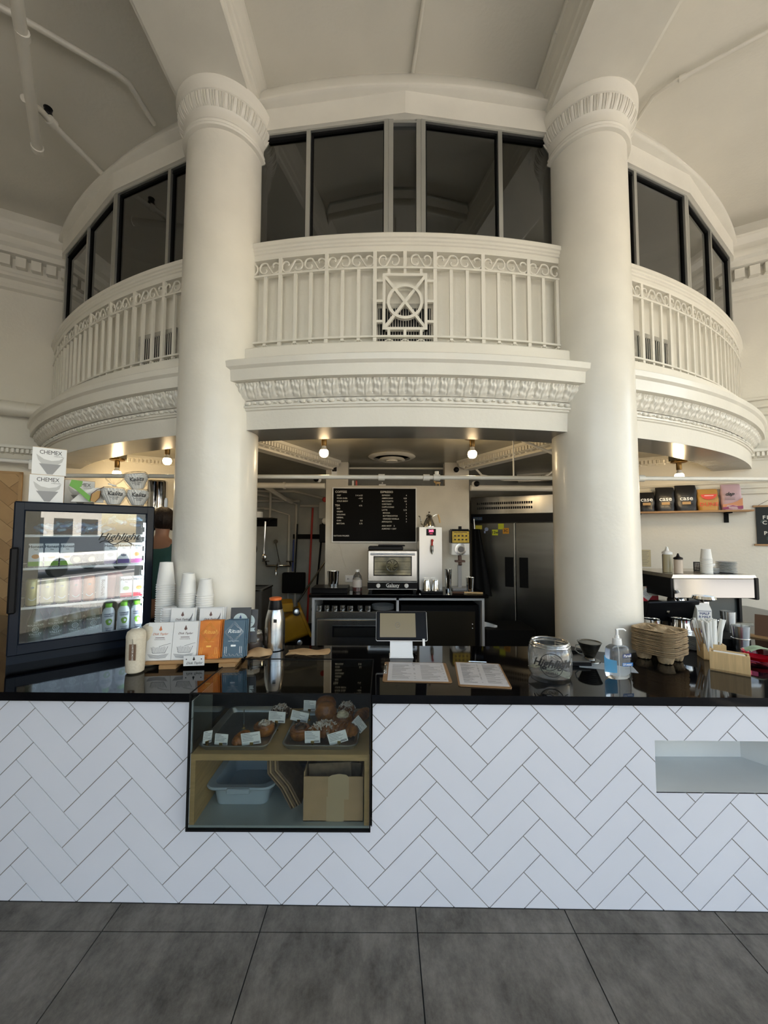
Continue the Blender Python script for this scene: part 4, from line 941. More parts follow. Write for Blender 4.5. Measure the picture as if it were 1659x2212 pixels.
def cbar(x, y, z, w_, h, m, label, kind, rz=0, n=3):
    for k in range(n):
        p = RM @ Vector((x + .006 * k, y + .0135 * k, z))
        lab = label if k == 0 else label.replace('chocolate bar', 'bar', 1) + [', one behind', ', two behind'][k - 1]
        t = thing('chocolate_bar', lab[:110], 'chocolate bar', tuple(p), 6 + rz, 'chocolate bars on the rack')
        t.rotation_euler = (rad(-9), 0, rad(6 + rz))
        mb = MB(); mb.box(0, w_, 0, .011, 0, h, .0008); mb.build('wrapper', m, t)
        if k: continue
        c = w_ / 2
        if kind in ('ship', 'shiporange', 'sail'):
            mb = MB(); mb.prism_y([(c, h * .91), (c + .008, h * .80), (c, h * .77), (c - .008, h * .80)], -.0006, 0); mb.text('Dick Taylor', w_ * .125, FACE(c, 0, h * .69), .0006, shear=.4, bold=.01)
            if kind == 'shiporange': mb.build('lettering', mat('copper_print', (.55, .18, .07), .4), t); mb = MB()
            mb.box(c - w_ * .18, c + w_ * .18, -.0006, 0, h * .585, h * .60); mb.text('CHOCOLATE', w_ * .07, FACE(c, 0, h * .545), .0006)
            mb.build('lettering', mat('brown_ink', (.12, .06, .05), .5), t)
            mb = MB(); rnd = random.Random(int(x * 99))
            if kind == 'sail':
                for q in range(7): mb.tube([(w_ * (.1 + .1 * q), -.0006, h * .03), (w_ * (.45 + .07 * q), -.0006, h * (.35 + .04 * q)), (w_ * .93, -.0006, h * (.8 + .01 * q))], .0009, 4)
            else:
                for q in range(12): x0 = w_ * (.25 + .045 * q); mb.tube([(x0, -.0006, h * .20), (x0 + .001, -.0006, h * rnd.uniform(.32, .37))], .0006, 4)
                mb.tube([(w_ * .2, -.0006, h * .34), (w_ * .28, -.0006, h * .19), (w_ * .75, -.0006, h * .19), (w_ * .85, -.0006, h * .36)], .001, 4)
                for q in range(6): mb.tube([(w_ * (.08 + .02 * q), -.0006, h * (.16 - .018 * q)), (w_ * .5, -.0006, h * (.13 - .016 * q)), (w_ * (.9 - .02 * q), -.0006, h * (.17 - .02 * q))], .0006, 4)
                mb.tube([(w_ * .5, -.0006, h * .36), (w_ * .7, -.0006, h * .40), (w_ * .95, -.0006, h * .44)], .0008, 4)
            mb.build('engraving', M_GREYINK, t)
        elif kind == 'diamond':
            ink = M_SILV if m is M_BARB else mat('gold_foil_print', (.80, .45, .10), .3, .5)
            mb = MB(); d = w_ * .45
            for rr in (1, .88): mb.tube([(c, -.0006, h * .68 + d * 1.15 * rr), (c + d * rr, -.0006, h * .68), (c, -.0006, h * .68 - d * 1.15 * rr), (c - d * rr, -.0006, h * .68)], .0008, 4, True)
            mb.text('Ritual', w_ * .27, FACE(c, 0, h * .70), .0006, shear=.3, bold=.002)
            for s in (1, -1): mb.tube([(c - d * .4, -.0006, h * .68 + s * d * .45), (c, -.0006, h * .68 + s * d * .85), (c + d * .4, -.0006, h * .68 + s * d * .45)], .0008, 4)
            mb.box(c - w_ * .25, c + w_ * .25, -.0006, 0, h * .44, h * .447); mb.box(c - .012, c + .012, -.0006, 0, h * .30, h * .345)
            for q in range(5): mb.tube([(w_ * (.12 + .19 * q) - .008, -.0006, h * .05), (w_ * (.12 + .19 * q), -.0006, h * (.10 + .02 * (q % 2))), (w_ * (.12 + .19 * q) + .008, -.0006, h * .05)], .0009, 4)
            for s in (.1, .18, .82, .9): mb.box(w_ * s - .0008, w_ * s + .0008, -.0006, 0, h * .12, h * .30)
            mb.build('foil_print', ink, t)
        else:
            mb = MB(); mb.prism_y([(c + w_ * .36 * math.cos(a), h * .64 + w_ * .36 * math.sin(a)) for a in [2 * PI * i / 28 for i in range(28)]], -.0006, 0); mb.prism_y([(w_ * .1, h * .44), (w_ * .9, h * .44), (w_ * .84, h * .39), (w_ * .9, h * .33), (w_ * .1, h * .33), (w_ * .16, h * .39)], -.0007, 0); mb.build('seal', M_TEAL, t)
            mb = MB(); mb.text('Dick Taylor', w_ * .10, FACE(c, 0, h * .60), .001, shear=.4, bold=.01); mb.prism_y([(c, h * .80), (c + .006, h * .71), (c, h * .69), (c - .006, h * .71)], -.0011, 0); mb.text('LIMITED RELEASE', w_ * .07, FACE(c, 0, h * .25), .0006); mb.build('lettering', M_NAVY, t)
cbar(-.008, -.005, .0365, .122, .184, M_BARW, 'white chocolate bar with copper lettering, front row far left', 'shiporange', n=1)
cbar(.116, -.006, .0365, .118, .186, M_BARW, 'white chocolate bar with black lettering, front row second', 'ship', n=2)
cbar(.243, -.002, .0365, .100, .187, M_BARO, 'orange chocolate bar with gold diamond in the front row', 'diamond', n=3)
cbar(.362, .0, .0365, .104, .188, M_BARB, 'slate blue chocolate bar with silver diamond at front right', 'diamond', n=3)
cbar(.07, .066, .090, .118, .188, M_BARW, 'white chocolate bar with railway sketch, back row left', 'sail', n=2)
cbar(.215, .066, .090, .116, .186, M_BARW, 'white chocolate bar with sail sketch, back row middle', 'sail', n=3)
cbar(.375, .066, .090, .105, .186, M_BARD, 'charcoal chocolate bar with a pale teal seal, back row right', 'seal', n=1)
cbar(.415, .085, .090, .098, .172, M_BARD, 'charcoal bar partly hidden behind the teal seal bar', 'seal', n=1)
p = RM @ Vector((.185, -.024, .0)); t = thing('sign_card', 'small cream name card leaning on the front of the chocolate rack', 'sign', tuple(p), 6)
mb = MB(); mb.box(0, .10, -.003, 0, .012, .062, .0005); mb.build('card', M_BARW, t); mb = MB(); mb.text('Dick Taylor', .016, FACE(.052, -.003, .026), .0006, shear=.4, bold=.01); mb.prism_y([(.05, .058), (.056, .042), (.05, .038), (.044, .042)], -.0038, -.003); mb.cyl(.0, 0, .001, 3) if False else None
mb.prism_y([(.014 + .003 * math.cos(a), .045 + .003 * math.sin(a)) for a in [PI * i / 4 for i in range(8)]], -.0038, -.003); mb.prism_y([(.086 + .003 * math.cos(a), .045 + .003 * math.sin(a)) for a in [PI * i / 4 for i in range(8)]], -.0038, -.003); mb.build('lettering', M_INK, t)
# ---- capsule tumblers
M_SPECK = mat('cream_speckled_ceramic', (.62, .56, .44), .5, col2=(.56, .50, .38), scale=120)
def tumbler(x, y, label, tg):
    t = thing('travel_tumbler', label, 'tumbler', (x, y, T), 0, 'cream travel tumblers')
    mb = MB(); mb.lathe([(.001, 0), (.030, .001), (.039, .008), (.041, .03), (.042, .165)], 32); mb.build('body', M_SPECK, t, smooth=True)
    mb = MB(); mb.lathe([(.0425, .1655), (.0425, .178), (.038, .196), (.024, .207), (.001, .209)], 32); mb.build('lid', M_SPECK, t, smooth=True)
    if tg:
        mb = MB(); mb.box(-.004, .028, -.0445, -.043, .07, .145); mb.build('paper_tag', mat('brown_tag', (.17, .10, .06), .7), t)
        mb = MB(); mb.push(Matrix.Translation((.012, -.0447, .108)) @ Matrix.Rotation(rad(-90), 4, 'Y') @ Matrix.Rotation(rad(0), 4, 'X')); mb.pop()
        mb.push(FACE(.013, -.0447, .107) @ Matrix.Rotation(rad(-90), 4, 'Z')); mb.text('CARTER MOVE', .011, Matrix.Identity(4), .0004, bold=.02); mb.pop(); mb.build('tag_lettering', M_LETTER, t)
        mb = MB(); mb.tube([(.012, -.0435, .145), (.010, -.043, .17)], .0008, 4); mb.build('tag_string', M_INK, t)
tumbler(-1.205, 1.905, 'cream capsule tumbler with a brown paper tag in front of the rack', True)
tumbler(-1.20, 2.015, 'second cream capsule tumbler behind the tagged one', False)
# ---- stacked paper cups
def cup_mb(rb, rt, h):
    mb = MB(); mb.lathe([(rt + .002, 0), (rt + .0035, .002), (rt + .002, .004), (rt, .005), (rb, h), (rb - .003, h), (rb - .004, h - .004), (.001, h - .004)], 22); return mb
ORD = ['first', 'second', 'third', 'fourth', 'fifth', 'sixth', 'seventh', 'eighth', 'ninth', 'tenth', 'eleventh', 'twelfth', 'thirteenth', 'fourteenth', 'fifteenth', 'sixteenth', 'seventeenth', 'eighteenth', 'nineteenth', 'twentieth'] + ['twenty-' + a for a in ('first', 'second', 'third', 'fourth', 'fifth', 'sixth', 'seventh', 'eighth', 'ninth')] + ['thirtieth']
def cup_stack(x, y, n, rb, rt, h, pitch, word):
    base = one('paper_cup', cup_mb(rb, rt, h), M_PAPER, 'bottom cup of the %s' % word, 'cup', (x, y, T + .0005), 0, 'upturned white paper cups', True)
    for k in range(1, n):
        o = base.copy(); COL.objects.link(o); o.location = (x + .0006 * math.sin(k * 1.7), y, T + .0005 + k * pitch)
        o['label'] = ('topmost cup of the %s' % word) if k == n - 1 else ('%s cup from the top in the %s' % (ORD[n - 1 - k], word))
cup_stack(-1.248, 2.222, 31, .0335, .0465, .128, .0126, 'tallest paper cup stack beside the cooler')
cup_stack(-1.092, 2.17, 29, .0315, .044, .11, .0121, 'middle paper cup stack by the column')
cup_stack(-.998, 2.172, 28, .0305, .044, .091, .0121, 'shortest paper cup stack by the column')
lid = MB(); lid.lathe([(.041, 0), (.042, .004), (.038, .006), (.037, .014), (.034, .016), (.001, .015)], 24)
base = one('cup_lid', lid, M_WPLAST, 'plastic lid inside the short stack in front of the cups', 'lid', (-1.172, 2.13, T + .0005), 0, 'white plastic cup lids', True)
for k in range(1, 22):
    o = base.copy(); COL.objects.link(o); o.location = (-1.172, 2.13, T + .0005 + k * .0121); o['label'] = 'topmost plastic lid of the lid stack by the cups' if k == 21 else '%s plastic lid from the top in the lid stack' % ORD[21 - k]
# ---- thermos, clamp jar, paper bags
t = thing('thermos_jug', 'steel vacuum jug with black neck and orange rim on the counter', 'thermos', (-.635, 2.285, T))
mb = MB(); mb.lathe([(.05, 0), (.056, .004), (.057, .12), (.055, .17), (.046, .215), (.040, .232)], 36); mb.build('body', M_STEEL, t, smooth=True)
mb = MB(); mb.lathe([(.040, .230), (.041, .236), (.036, .268), (.033, .285)], 30); mb.box(.012, .030, -.059, -.054, .18, .20) if False else None; mb.build('neck', M_BLACK, t, smooth=True)
mb = MB(); mb.lathe([(.033, .284), (.035, .287), (.035, .297), (.030, .299), (.001, .298)], 30); mb.build('rim', M_ORANGE, t, smooth=True)
mb = MB(); mb.box(.006, .024, -.0575, -.053, .165, .183); mb.build('badge', M_INK, t)
t = thing('clamp_jar', 'small glass clamp lid jar of coffee beside the steel jug', 'jar', (-.755, 2.275, T))
mb = MB(); mb.lathe([(.001, .001), (.046, .001), (.052, .012), (.052, .07), (.045, .083), (.041, .087), (.041, .092)], 28); mb.build('body', M_GLASS, t, smooth=True)
mb = MB(); mb.lathe([(.043, .093), (.046, .096), (.046, .104), (.03, .112), (.001, .113)], 28); mb.build('lid', M_GLASS, t, smooth=True)
mb = MB(); mb.lathe([(.001, .004), (.047, .004), (.048, .05), (.001, .055)], 20); mb.build('coffee_grounds', mat('ground_coffee', (.09, .045, .025), .9), t, smooth=True)
mb = MB(); mb.tube([(.046 * math.cos(a), .046 * math.sin(a), .09) for a in [2 * PI * i / 24 for i in range(24)]], .0018, 5, True); mb.tube([(.0, -.05, .07), (.0, -.058, .085), (0, -.05, .105), (0, -.03, .114)], .0022, 5); mb.build('wire_clamp', M_CHROME, t, smooth=True)
for (x, y, rz, w_, h_, l_, tl) in ((-.43, 2.225, 4, .235, .10, 'empty brown paper bag lying on the counter behind the glass case', 0), (-.70, 2.185, 25, .14, .09, 'crumpled brown paper bag in front of the clamp jar', 1)):
    mb = MB(); rnd = random.Random(3 + tl)
    top = lambda u, v: (w_ * (u - .5) + .01 * math.sin(3 * v), h_ * (v - .5) + .012 * math.sin(2.2 * u * PI), .002 + (.012 + .022 * tl) * (math.sin(PI * u) * math.sin(PI * v)) ** .5 + .003 * math.sin(11 * u + 4 * v))
    mb.grid(top, 18, 12); mb.grid(lambda u, v: (lambda q: (q[0], q[1], .0008))(top(u, v)), 4, 4)
    one('paper_bag', mb, M_KRAFT, l_, 'paper bag', (x, y, T), rz, None, True)
# ---- point of sale tablet
t = thing('checkout_tablet', 'black tablet on a white stand facing the customer', 'tablet', (.098, 2.13, T))
mb = MB(); mb.box(-.066, .066, -.005, .075, 0, .006, .002); mb.prism([], 0, 0) if False else None
mb.add([(-.062, .0, .004), (.062, .0, .004), (.062, .045, .115), (-.062, .045, .115), (-.062, .008, .002), (.062, .008, .002), (.062, .052, .112), (-.062, .052, .112)], [(0, 1, 2, 3), (7, 6, 5, 4), (0, 3, 7, 4), (1, 5, 6, 2), (3, 2, 6, 7), (0, 4, 5, 1)])
mb.build('stand', M_WPLAST, t)
TM = Matrix.Translation((.03, .012, .092)) @ Matrix.Rotation(rad(-24), 4, 'X')
def tp(mb, name, m): mb.push if False else None; o = mb.build(name, m, t); o.matrix_local = TM; return o
mb = MB(); mb.box(-.170, .115, .002, .014, -.003, .160, .006); tp(mb, 'back_shell', M_WPLAST)
mb = MB(); mb.box(-.168, .113, -.004, .006, .0, .158, .005); tp(mb, 'tablet_body', M_BLACK)
mb = MB(); mb.box(-.148, .050, -.0046, -.004, .016, .146); tp(mb, 'screen', mat('lit_beige_screen', (.13, .11, .07), .2, emit=.05, ecol=(.6, .52, .33), spec=.3))
mb = MB(); mb.push(Matrix.Translation((-.049, -.0052, .083)) @ Matrix.Rotation(rad(90), 4, 'X')); mb.tube([(.013 * math.cos(a), .013 * math.sin(a), 0) for a in [2 * PI * i / 20 for i in range(20)]], .0008, 4, True); mb.tube([(-.005, 0, 0), (-.001, -.004, 0), (.006, .005, 0)], .0008, 4); mb.pop(); mb.box(-.058, -.040, -.0050, -.0045, .062, .063); tp(mb, 'check_symbol', M_GREYINK)
mb = MB(); mb.box(.085, .098, -.006, -.003, -.03, .008, .001); tp(mb, 'card_tab', M_WPLAST)
mb = MB(); mb.tube([(.06, .03, .02), (.085, .05, .02), (.088, .06, .005), (.07, .09, .003)], .003, 6); mb.build('cable', M_BLACK, t, smooth=True)
# ---- clipboards
def clipboard(loc, rz, w_, h_, label, clip_side, title):
    t = thing('clipboard', label, 'clipboard', loc, rz, 'menu clipboards on the counter')
    mb = MB(); loft(mb, [rrect(0, w_, 0, h_, .012, 0), rrect(0, w_, 0, h_, .012, .0035)]); mb.build('board', mat('hardboard', (.30, .17, .075), .5, var=.15, scale=40), t)
    mb = MB(); m0 = .012
    if clip_side == 'left': px0, px1, py0, py1 = .022, w_ - .016, .008, h_ - .006
    else: px0, px1, py0, py1 = .008, w_ - .008, .016, h_ - .008
    mb.box(px0, px1, py0, py1, .0036, .0044); mb.build('menu_sheet', mat('menu_paper', (.60, .60, .62), .5), t)
    mb = MB(); rnd = random.Random(int(w_ * 1000))
    if title: mb.text('MENU', .014, Matrix.Translation(((px0 + px1) / 2, py1 - .02, .0045)), .0002, bold=.03)
    for c in (0, 1):
        x0 = px0 + .02 + c * (px1 - px0) / 2; yy = py1 - (.04 if title else .02)
        while yy > py0 + .02:
            L = (px1 - px0) * rnd.uniform(.12, .36); mb.box(x0, x0 + L, yy, yy + .0022, .0045, .0048)
            if rnd.random() < .6: mb.box(x0 + (px1 - px0) * .37, x0 + (px1 - px0) * .40, yy, yy + .0022, .0045, .0048)
            yy -= rnd.choice((.007, .007, .012)) if not title else rnd.choice((.010, .012))
    mb.build('menu_text', M_GREYINK, t)
    mb = MB()
    if clip_side == 'left': mb.box(.0, .016, h_ * .33, h_ * .80, .0036, .0075, .001); mb.tube([(.003, h_ * .35, .008), (.012, h_ * .37, .012), (.012, h_ * .76, .012), (.003, h_ * .78, .008)], .002, 6)
    else: mb.box(w_ * .3, w_ * .72, h_ - .014, h_, .0036, .0075, .001); mb.tube([(w_ * .3, h_ - .004, .008), (w_ * .32, h_ - .012, .013), (w_ * .7, h_ - .012, .013), (w_ * .72, h_ - .004, .008)], .0022, 6)
    mb.build('metal_clip', M_CHROME, t, smooth=True)
clipboard((-.004, 1.797, T + .0005), -2.5, .318, .262, 'landscape menu clipboard in front of the tablet', 'left', True)
clipboard((.334, 1.748, T + .0005), -7, .232, .318, 'portrait menu clipboard left of the tip jar', 'top', False)
# ---- tip jar
t = thing('tip_jar', 'wide glass tip jar with black script lettering and dollar bills', 'jar', (.80, 1.885, T + .0005))
mb = MB(); mb.lathe([(.001, .0), (.075, .0), (.090, .008), (.098, .03), (.099, .115), (.092, .140), (.084, .150), (.083, .158), (.079, .158), (.079, .148), (.088, .136), (.0945, .113), (.0935, .032), (.086, .012), (.07, .007), (.001, .006)], 48); mb.build('body', M_GLASS, t, smooth=True)
mb = MB(); mb.tube([(.083 * math.cos(a), .083 * math.sin(a), .159) for a in [2 * PI * i / 48 for i in range(48)]], .0055, 8, True); mb.tube([(.088 * math.cos(a), .088 * math.sin(a), .146) for a in [2 * PI * i / 48 for i in range(48)]], .0045, 8, True); mb.build('rim', M_GLASS, t, smooth=True)
mb = MB(); mb.text('Highlight', .050, FACE(.0, 0, .082), .0, shear=.45, bold=.022)
mb.tube([(.052 * math.cos(a), 0, .078 + .052 * math.sin(a)) for a in [rad(-200 + 400 * i / 40) for i in range(41)]], .0018, 4); mb.tube([(-.075 + .15 * i / 16, 0, .060 + .008 * math.sin(i * .7)) for i in range(17)], .0015, 4); mb.text('COFFEE', .016, FACE(.0, 0, .042), 0)
mb.build('lettering', M_INK, t, bend=lambda p: (math.sin(p[0] / .0995 - .32) * .1, -math.cos(p[0] / .0995 - .32) * .1, p[2]))
M_BILL = mat('dollar_green_paper', (.34, .37, .29), .7, var=.3, scale=60)
for k, (x, y, z, rz, tx) in enumerate(((.01, -.03, .012, -28, 12), (-.03, .01, .02, 20, -8))):
    mb = MB(); mb.grid(lambda u, v: (.13 * (u - .5), .058 * (v - .5), .006 * math.sin(PI * u * 1.5)), 12, 3); mb.grid(lambda u, v: (.13 * (.5 - u), .058 * (v - .5), .006 * math.sin(PI * (1 - u) * 1.5) - .0006), 12, 3)
    mb.m = 1; mb.push(Matrix.Translation((0, 0, .0068))); mb.tube([(.016 * math.cos(a), .018 * math.sin(a), 0) for a in [2 * PI * i / 14 for i in range(14)]], .0012, 4, True); mb.pop()
    o = one('dollar_bill', mb, [M_BILL, M_GREYINK], ['dollar bill lying on top inside the tip jar', 'dollar bill underneath at the back of the tip jar'][k], 'money', (.80 + x, 1.885 + y, T + .02 + z), rz, 'dollar bills in the tip jar', True); o.rotation_euler = (rad(tx), rad(4), rad(rz))
# ---- scale, tongs, dripper
mb = MB(); mb.box(0, .155, 0, .15, .0, .018, .002); mb.m = 1; mb.box(.004, .151, .004, .146, .018, .024, .001)
one('kitchen_scale', mb, [M_BLACK, mat('dark_grey_platform', (.10, .10, .095), .35)], 'flat dark kitchen scale behind the tip jar', 'scale', (.915, 2.02, T + .0005), -3)
t = thing('tongs', 'black handled tongs lying beside the metal dripper', 'tongs', (1.02, 2.13, T + .028), 10)
for s in (0, 1): mb = MB(); mb.tube([(0, .0 + s * .03, 0), (.05, .005 + s * .02, .004), (.12, -.01 + s * .012, 0)], .006, 8); mb.build('arm', M_BLACKM, t, smooth=True)
t = thing('coffee_dripper', 'ribbed metal cone dripper behind the sanitizer bottle', 'dripper', (1.10, 2.09, T + .0005))
mb = MB()
for k in range(9): mb.lathe([(.024 + .0035 * k, .022 + .0085 * k), (.028 + .0035 * k, .0265 + .0085 * k)], 28)
mb.lathe([(.058, .099), (.060, .102), (.056, .103), (.052, .098)], 28); mb.lathe([(.03, .012), (.026, .022), (.024, .024)], 20); mb.build('cone', M_STEELD, t, smooth=True)
mb = MB(); mb.lathe([(.05, 0), (.052, .003), (.05, .008), (.02, .012)], 24); mb.build('base', M_STEELD, t, smooth=True)
mb = MB(); mb.tube([(-.045, 0, .09), (-.072, 0, .085), (-.078, 0, .06), (-.06, 0, .045), (-.035, 0, .04)], .0035, 6); mb.build('handle', M_STEELD, t, smooth=True)
mb = MB(); mb.box(0, .26, 0, .11, 0, .001); one('paper_napkin_sheet', mb, M_GREYP, 'grey paper sheet under the dripper', 'paper', (1.0, 2.0, T + .0003), -18)
# ---- hand sanitizer
t = thing('hand_sanitizer', 'clear hand sanitizer pump bottle with blue label', 'bottle', (1.112, 1.862, T + .0005), 8)
def oval(sx, sy, z, n=28): return [(sx * math.copysign(abs(math.cos(a)) ** .7, math.cos(a)), sy * math.copysign(abs(math.sin(a)) ** .8, math.sin(a)), z) for a in [2 * PI * i / n for i in range(n)]]
mb = MB(); loft(mb, [oval(.048, .026, 0), oval(.056, .032, .008), oval(.059, .034, .03), oval(.056, .032, .125), oval(.052, .030, .142), oval(.035, .022, .152), oval(.016, .015, .155)]); mb.build('body', real_glass('clear_plastic', (.95, .98, 1.0), 1.34), t, smooth=True)
mb = MB(); mb.lathe([(.020, .154), (.021, .158), (.019, .182), (.010, .184), (.009, .196), (.0065, .198), (.006, .222)], 20); mb.tube([(-.005, 0, .222), (.01, 0, .225), (.035, 0, .224), (.045, 0, .216)], .0045, 8); mb.build('pump', M_WPLAST, t, smooth=True)
mb = MB(); mb.cyl(.002, .01, .155, 8); mb.build('dip_tube', M_WPLAST, t, smooth=True)
mb = MB(); mb.box(-.050, .000, .020, .0205, .035, .07); mb.prism_y([(-.052, .02), (.004, .02), (.004, .075), (-.02, .08), (-.052, .10)], .0225, .023); mb.build('back_label', mat('sky_blue_label', (.05, .36, .66), .35), t)
mb = MB(); mb.box(-.002, .052, -.0335, -.033, .062, .078); mb.build('blue_band', mat('deep_blue_label', (.01, .12, .36), .35), t)
mb = MB(); mb.prism_y([(.002, .100), (.046, .104), (.044, .120), (.0, .116)], -.0335, -.033); mb.build('logo_panel', M_NAVY, t)
mb = MB(); mb.text('Purell', .016, FACE(.023, -.0335, .109), .0006, shear=.2, bold=.015); mb.text('2X', .013, FACE(.008, -.0335, .070), .0006, bold=.02); mb.box(.018, .046, -.0342, -.0336, .070, .072); mb.box(.018, .044, -.0342, -.0336, .066, .068); mb.build('lettering', M_WPLAST, t)
mb = MB(); mb.box(.004, .044, -.034, -.0335, .092, .095); mb.box(.008, .040, -.034, -.0335, .085, .087); mb.box(.01, .044, -.034, -.0335, .05, .051); mb.build('fine_print', M_GREYINK, t)
# ---- drink carriers
def carrier_mb():
    mb = MB(); s = .108
    L = lambda a, z, r=.062: rrect(-a, a, -a, a, r, z, 8)
    loft(mb, [L(s - .012, .001), L(s - .002, .002), L(s + .003, .0055), L(s - .002, .0075), L(s - .008, .004)], False, False)
    n = 28
    def top(u, v):
        x = (u * 2 - 1) * (s - .004); y = (v * 2 - 1) * (s - .004); z = .004
        for cx in (-.052, .052):
            for cy in (-.052, .052):
                d = math.hypot(x - cx, y - cy)
                if d < .042: z -= .040 * min(1, (.042 - d) / .010)
        d0 = math.hypot(x, y)
        if d0 < .03: z += .018 * (1 - d0 / .03)
        for cx, cy in ((.052, 0), (-.052, 0), (0, .052), (0, -.052)):
            d = math.hypot(x - cx, y - cy)
            if d < .018: z += .012 * (1 - d / .018)
        rr_ = max(0, math.hypot(max(0, abs(x) - (s - .065)), max(0, abs(y) - (s - .065))) - .059)
        if rr_ > 0:
            k = math.hypot(max(0, abs(x) - (s - .065)), max(0, abs(y) - (s - .065))); f = .059 / k
            x = math.copysign((s - .065) + (abs(x) - (s - .065)) * f, x) if abs(x) > s - .065 else x; y = math.copysign((s - .065) + (abs(y) - (s - .065)) * f, y) if abs(y) > s - .065 else y
        return (x, y, z)
    mb.grid(top, n, n); return mb
CARX, CARY = 1.505, 2.135
c0 = one('cup_carrier', carrier_mb(), M_PULP, 'bottom moulded pulp cup carrier with its cup wells showing', 'cup carrier', (CARX, CARY, T + .039), 30, 'stack of brown pulp cup carriers', True)
for k in range(1, 20):
    o = c0.copy(); COL.objects.link(o); o.location = (CARX + .0022 * math.sin(k * 2.1), CARY + .0022 * math.cos(k * 1.3), T + .039 + .0064 * k); o.rotation_euler = (rad(.5 * math.sin(k * 1.9)), rad(.6 * math.cos(k * 2.3)), rad(30 + 2.2 * math.sin(k * 3)))
    o['label'] = 'topmost brown pulp cup carrier of the stack' if k == 19 else '%s brown pulp cup carrier from the top of the stack' % ORD[19 - k]
# ---- napkin box, straw box
t = thing('napkin_box', 'bamboo napkin holder box at the right end of the counter', 'napkin holder', (1.640, 1.972, T + .0005), -40)
mb = MB(); w_, d_, h_ = .150, .072, .092
mb.box(0, w_, 0, .008, 0, h_, .001); mb.box(0, w_, d_ - .008, d_, 0, h_, .001); mb.box(0, .008, .008, d_ - .008, 0, h_); mb.box(w_ - .008, w_, .008, .026, 0, h_); mb.box(w_ - .008, w_, d_ - .026, d_ - .008, 0, h_); mb.box(0, w_, 0, d_, 0, .008); mb.build('box', M_BAMBOO, t)
mb = MB(); mb.box(.014, w_ - .014, .012, d_ - .012, .01, h_ - .004, .003); mb.build('napkins', M_WHITE, t)
t = thing('straw_box', 'bamboo box holding paper wrapped straws behind the napkin holder', 'box', (1.80, 2.15, T + .0005), -20)
mb = MB(); mb.box(-.05, .05, -.045, -.038, 0, .085); mb.box(-.05, .05, .038, .045, 0, .085); mb.box(-.05, -.043, -.038, .038, 0, .085); mb.box(.043, .05, -.038, .038, 0, .085); mb.box(-.05, .05, -.045, .045, 0, .006); mb.build('box', M_BAMBOO, t)
M_STRAW = mat('straw_wrapper', (.78, .79, .76), .5)
rnd = random.Random(11)
sm = MB(); sm.tube([(0, 0, 0), (0, 0, .205)], .0062, 6); sm.m = 1; sm.box(-.003, .003, -.0052, -.004, .10, .13)
s0 = None
for k in range(34):
    x = 1.80 + rnd.uniform(-.035, .035); y = 2.15 + rnd.uniform(-.03, .03)
    lb = 'paper wrapped straw %s in the bamboo straw box' % ['leaning left', 'standing near the middle', 'leaning right'][min(2, int((x - 1.765) / .0234))]
    if s0 is None: s0 = one('wrapped_straw', sm, [M_STRAW, M_COCO], lb, 'straw', (x, y, T + .01), 0, 'paper wrapped straws'); o = s0
    else: o = s0.copy(); COL.objects.link(o); o.location = (x, y, T + .01)
    lean = (x - 1.80) * 9 + rnd.uniform(-.06, .06); o.rotation_euler = (rnd.uniform(-.12, .12), lean, rnd.uniform(0, 1)); o['label'] = lb
for k in range(3):
    mb = MB(); mb.box(-.003, .003, -.001, .001, 0, .16); o = one('wooden_stirrer', mb, M_OAK, 'wooden stirrer leaning out at the left of the straws', 'stirrer', (1.765 - .002 * k, 2.14 + .008 * k, T + .01), 0, 'wooden stirrers'); o.rotation_euler = (0, -.22 - .05 * k, 0)
# ================================================================ RIGHT END OF THE COUNTER
t = thing('steel_cup', 'tall steel cup standing right of the straw box', 'cup', (2.13, 2.33, T + .0005)); mb = MB(); mb.lathe([(.001, 0), (.036, 0), (.046, .135), (.044, .135), (.034, .004), (.001, .004)], 28); mb.build('body', M_STEEL, t, smooth=True)
mb = MB(); mb.lathe([(.044, .06), (.0455, .062), (.044, .064)], 28); mb.build('band', M_CHROME, t, smooth=True)
M_PINKG = glass('pink_glass', (.85, .35, .45), 1.4)
t = thing('sauce_bowl', 'small glass bowl of dark pink drink at the right edge', 'bowl', (1.985, 2.08, T + .0005)); mb = MB(); mb.lathe([(.001, 0), (.04, .002), (.058, .02), (.066, .06), (.062, .06), (.05, .018), (.001, .01)], 28); mb.build('bowl', M_PINKG, t, smooth=True)
mb = MB(); mb.lathe([(.001, .012), (.048, .018), (.054, .034), (.001, .034)], 24); mb.build('contents', mat('beetroot_pink', (.45, .01, .06), .4), t, smooth=True)
mb = MB(); mb.grid(lambda u, v: (-.05 + .12 * u, -.02 + .045 * v, .062 + .016 * math.sin(PI * u) + .006 * math.sin(8 * v)), 10, 5); mb.build('green_packets', mat('sage_green_packet', (.27, .36, .24), .6), t, smooth=True)
pm = MB(); pm.lathe([(.001, 0), (.045, 0), (.075, .008), (.078, .012), (.045, .006), (.001, .005)], 32)
p0 = one('white_plate', pm, M_PLATE, 'bottom plate of the stack behind the cup carriers', 'plate', (1.845, 2.33, T + .0005), 0, 'plates stacked on the counter', True)
for k in range(1, 12): o = p0.copy(); COL.objects.link(o); o.location = (1.845, 2.33, T + .0005 + .0068 * k); o['label'] = 'top plate of the stack behind the cup carriers' if k == 11 else '%s plate from the top of the stack behind the carriers' % ORD[11 - k]
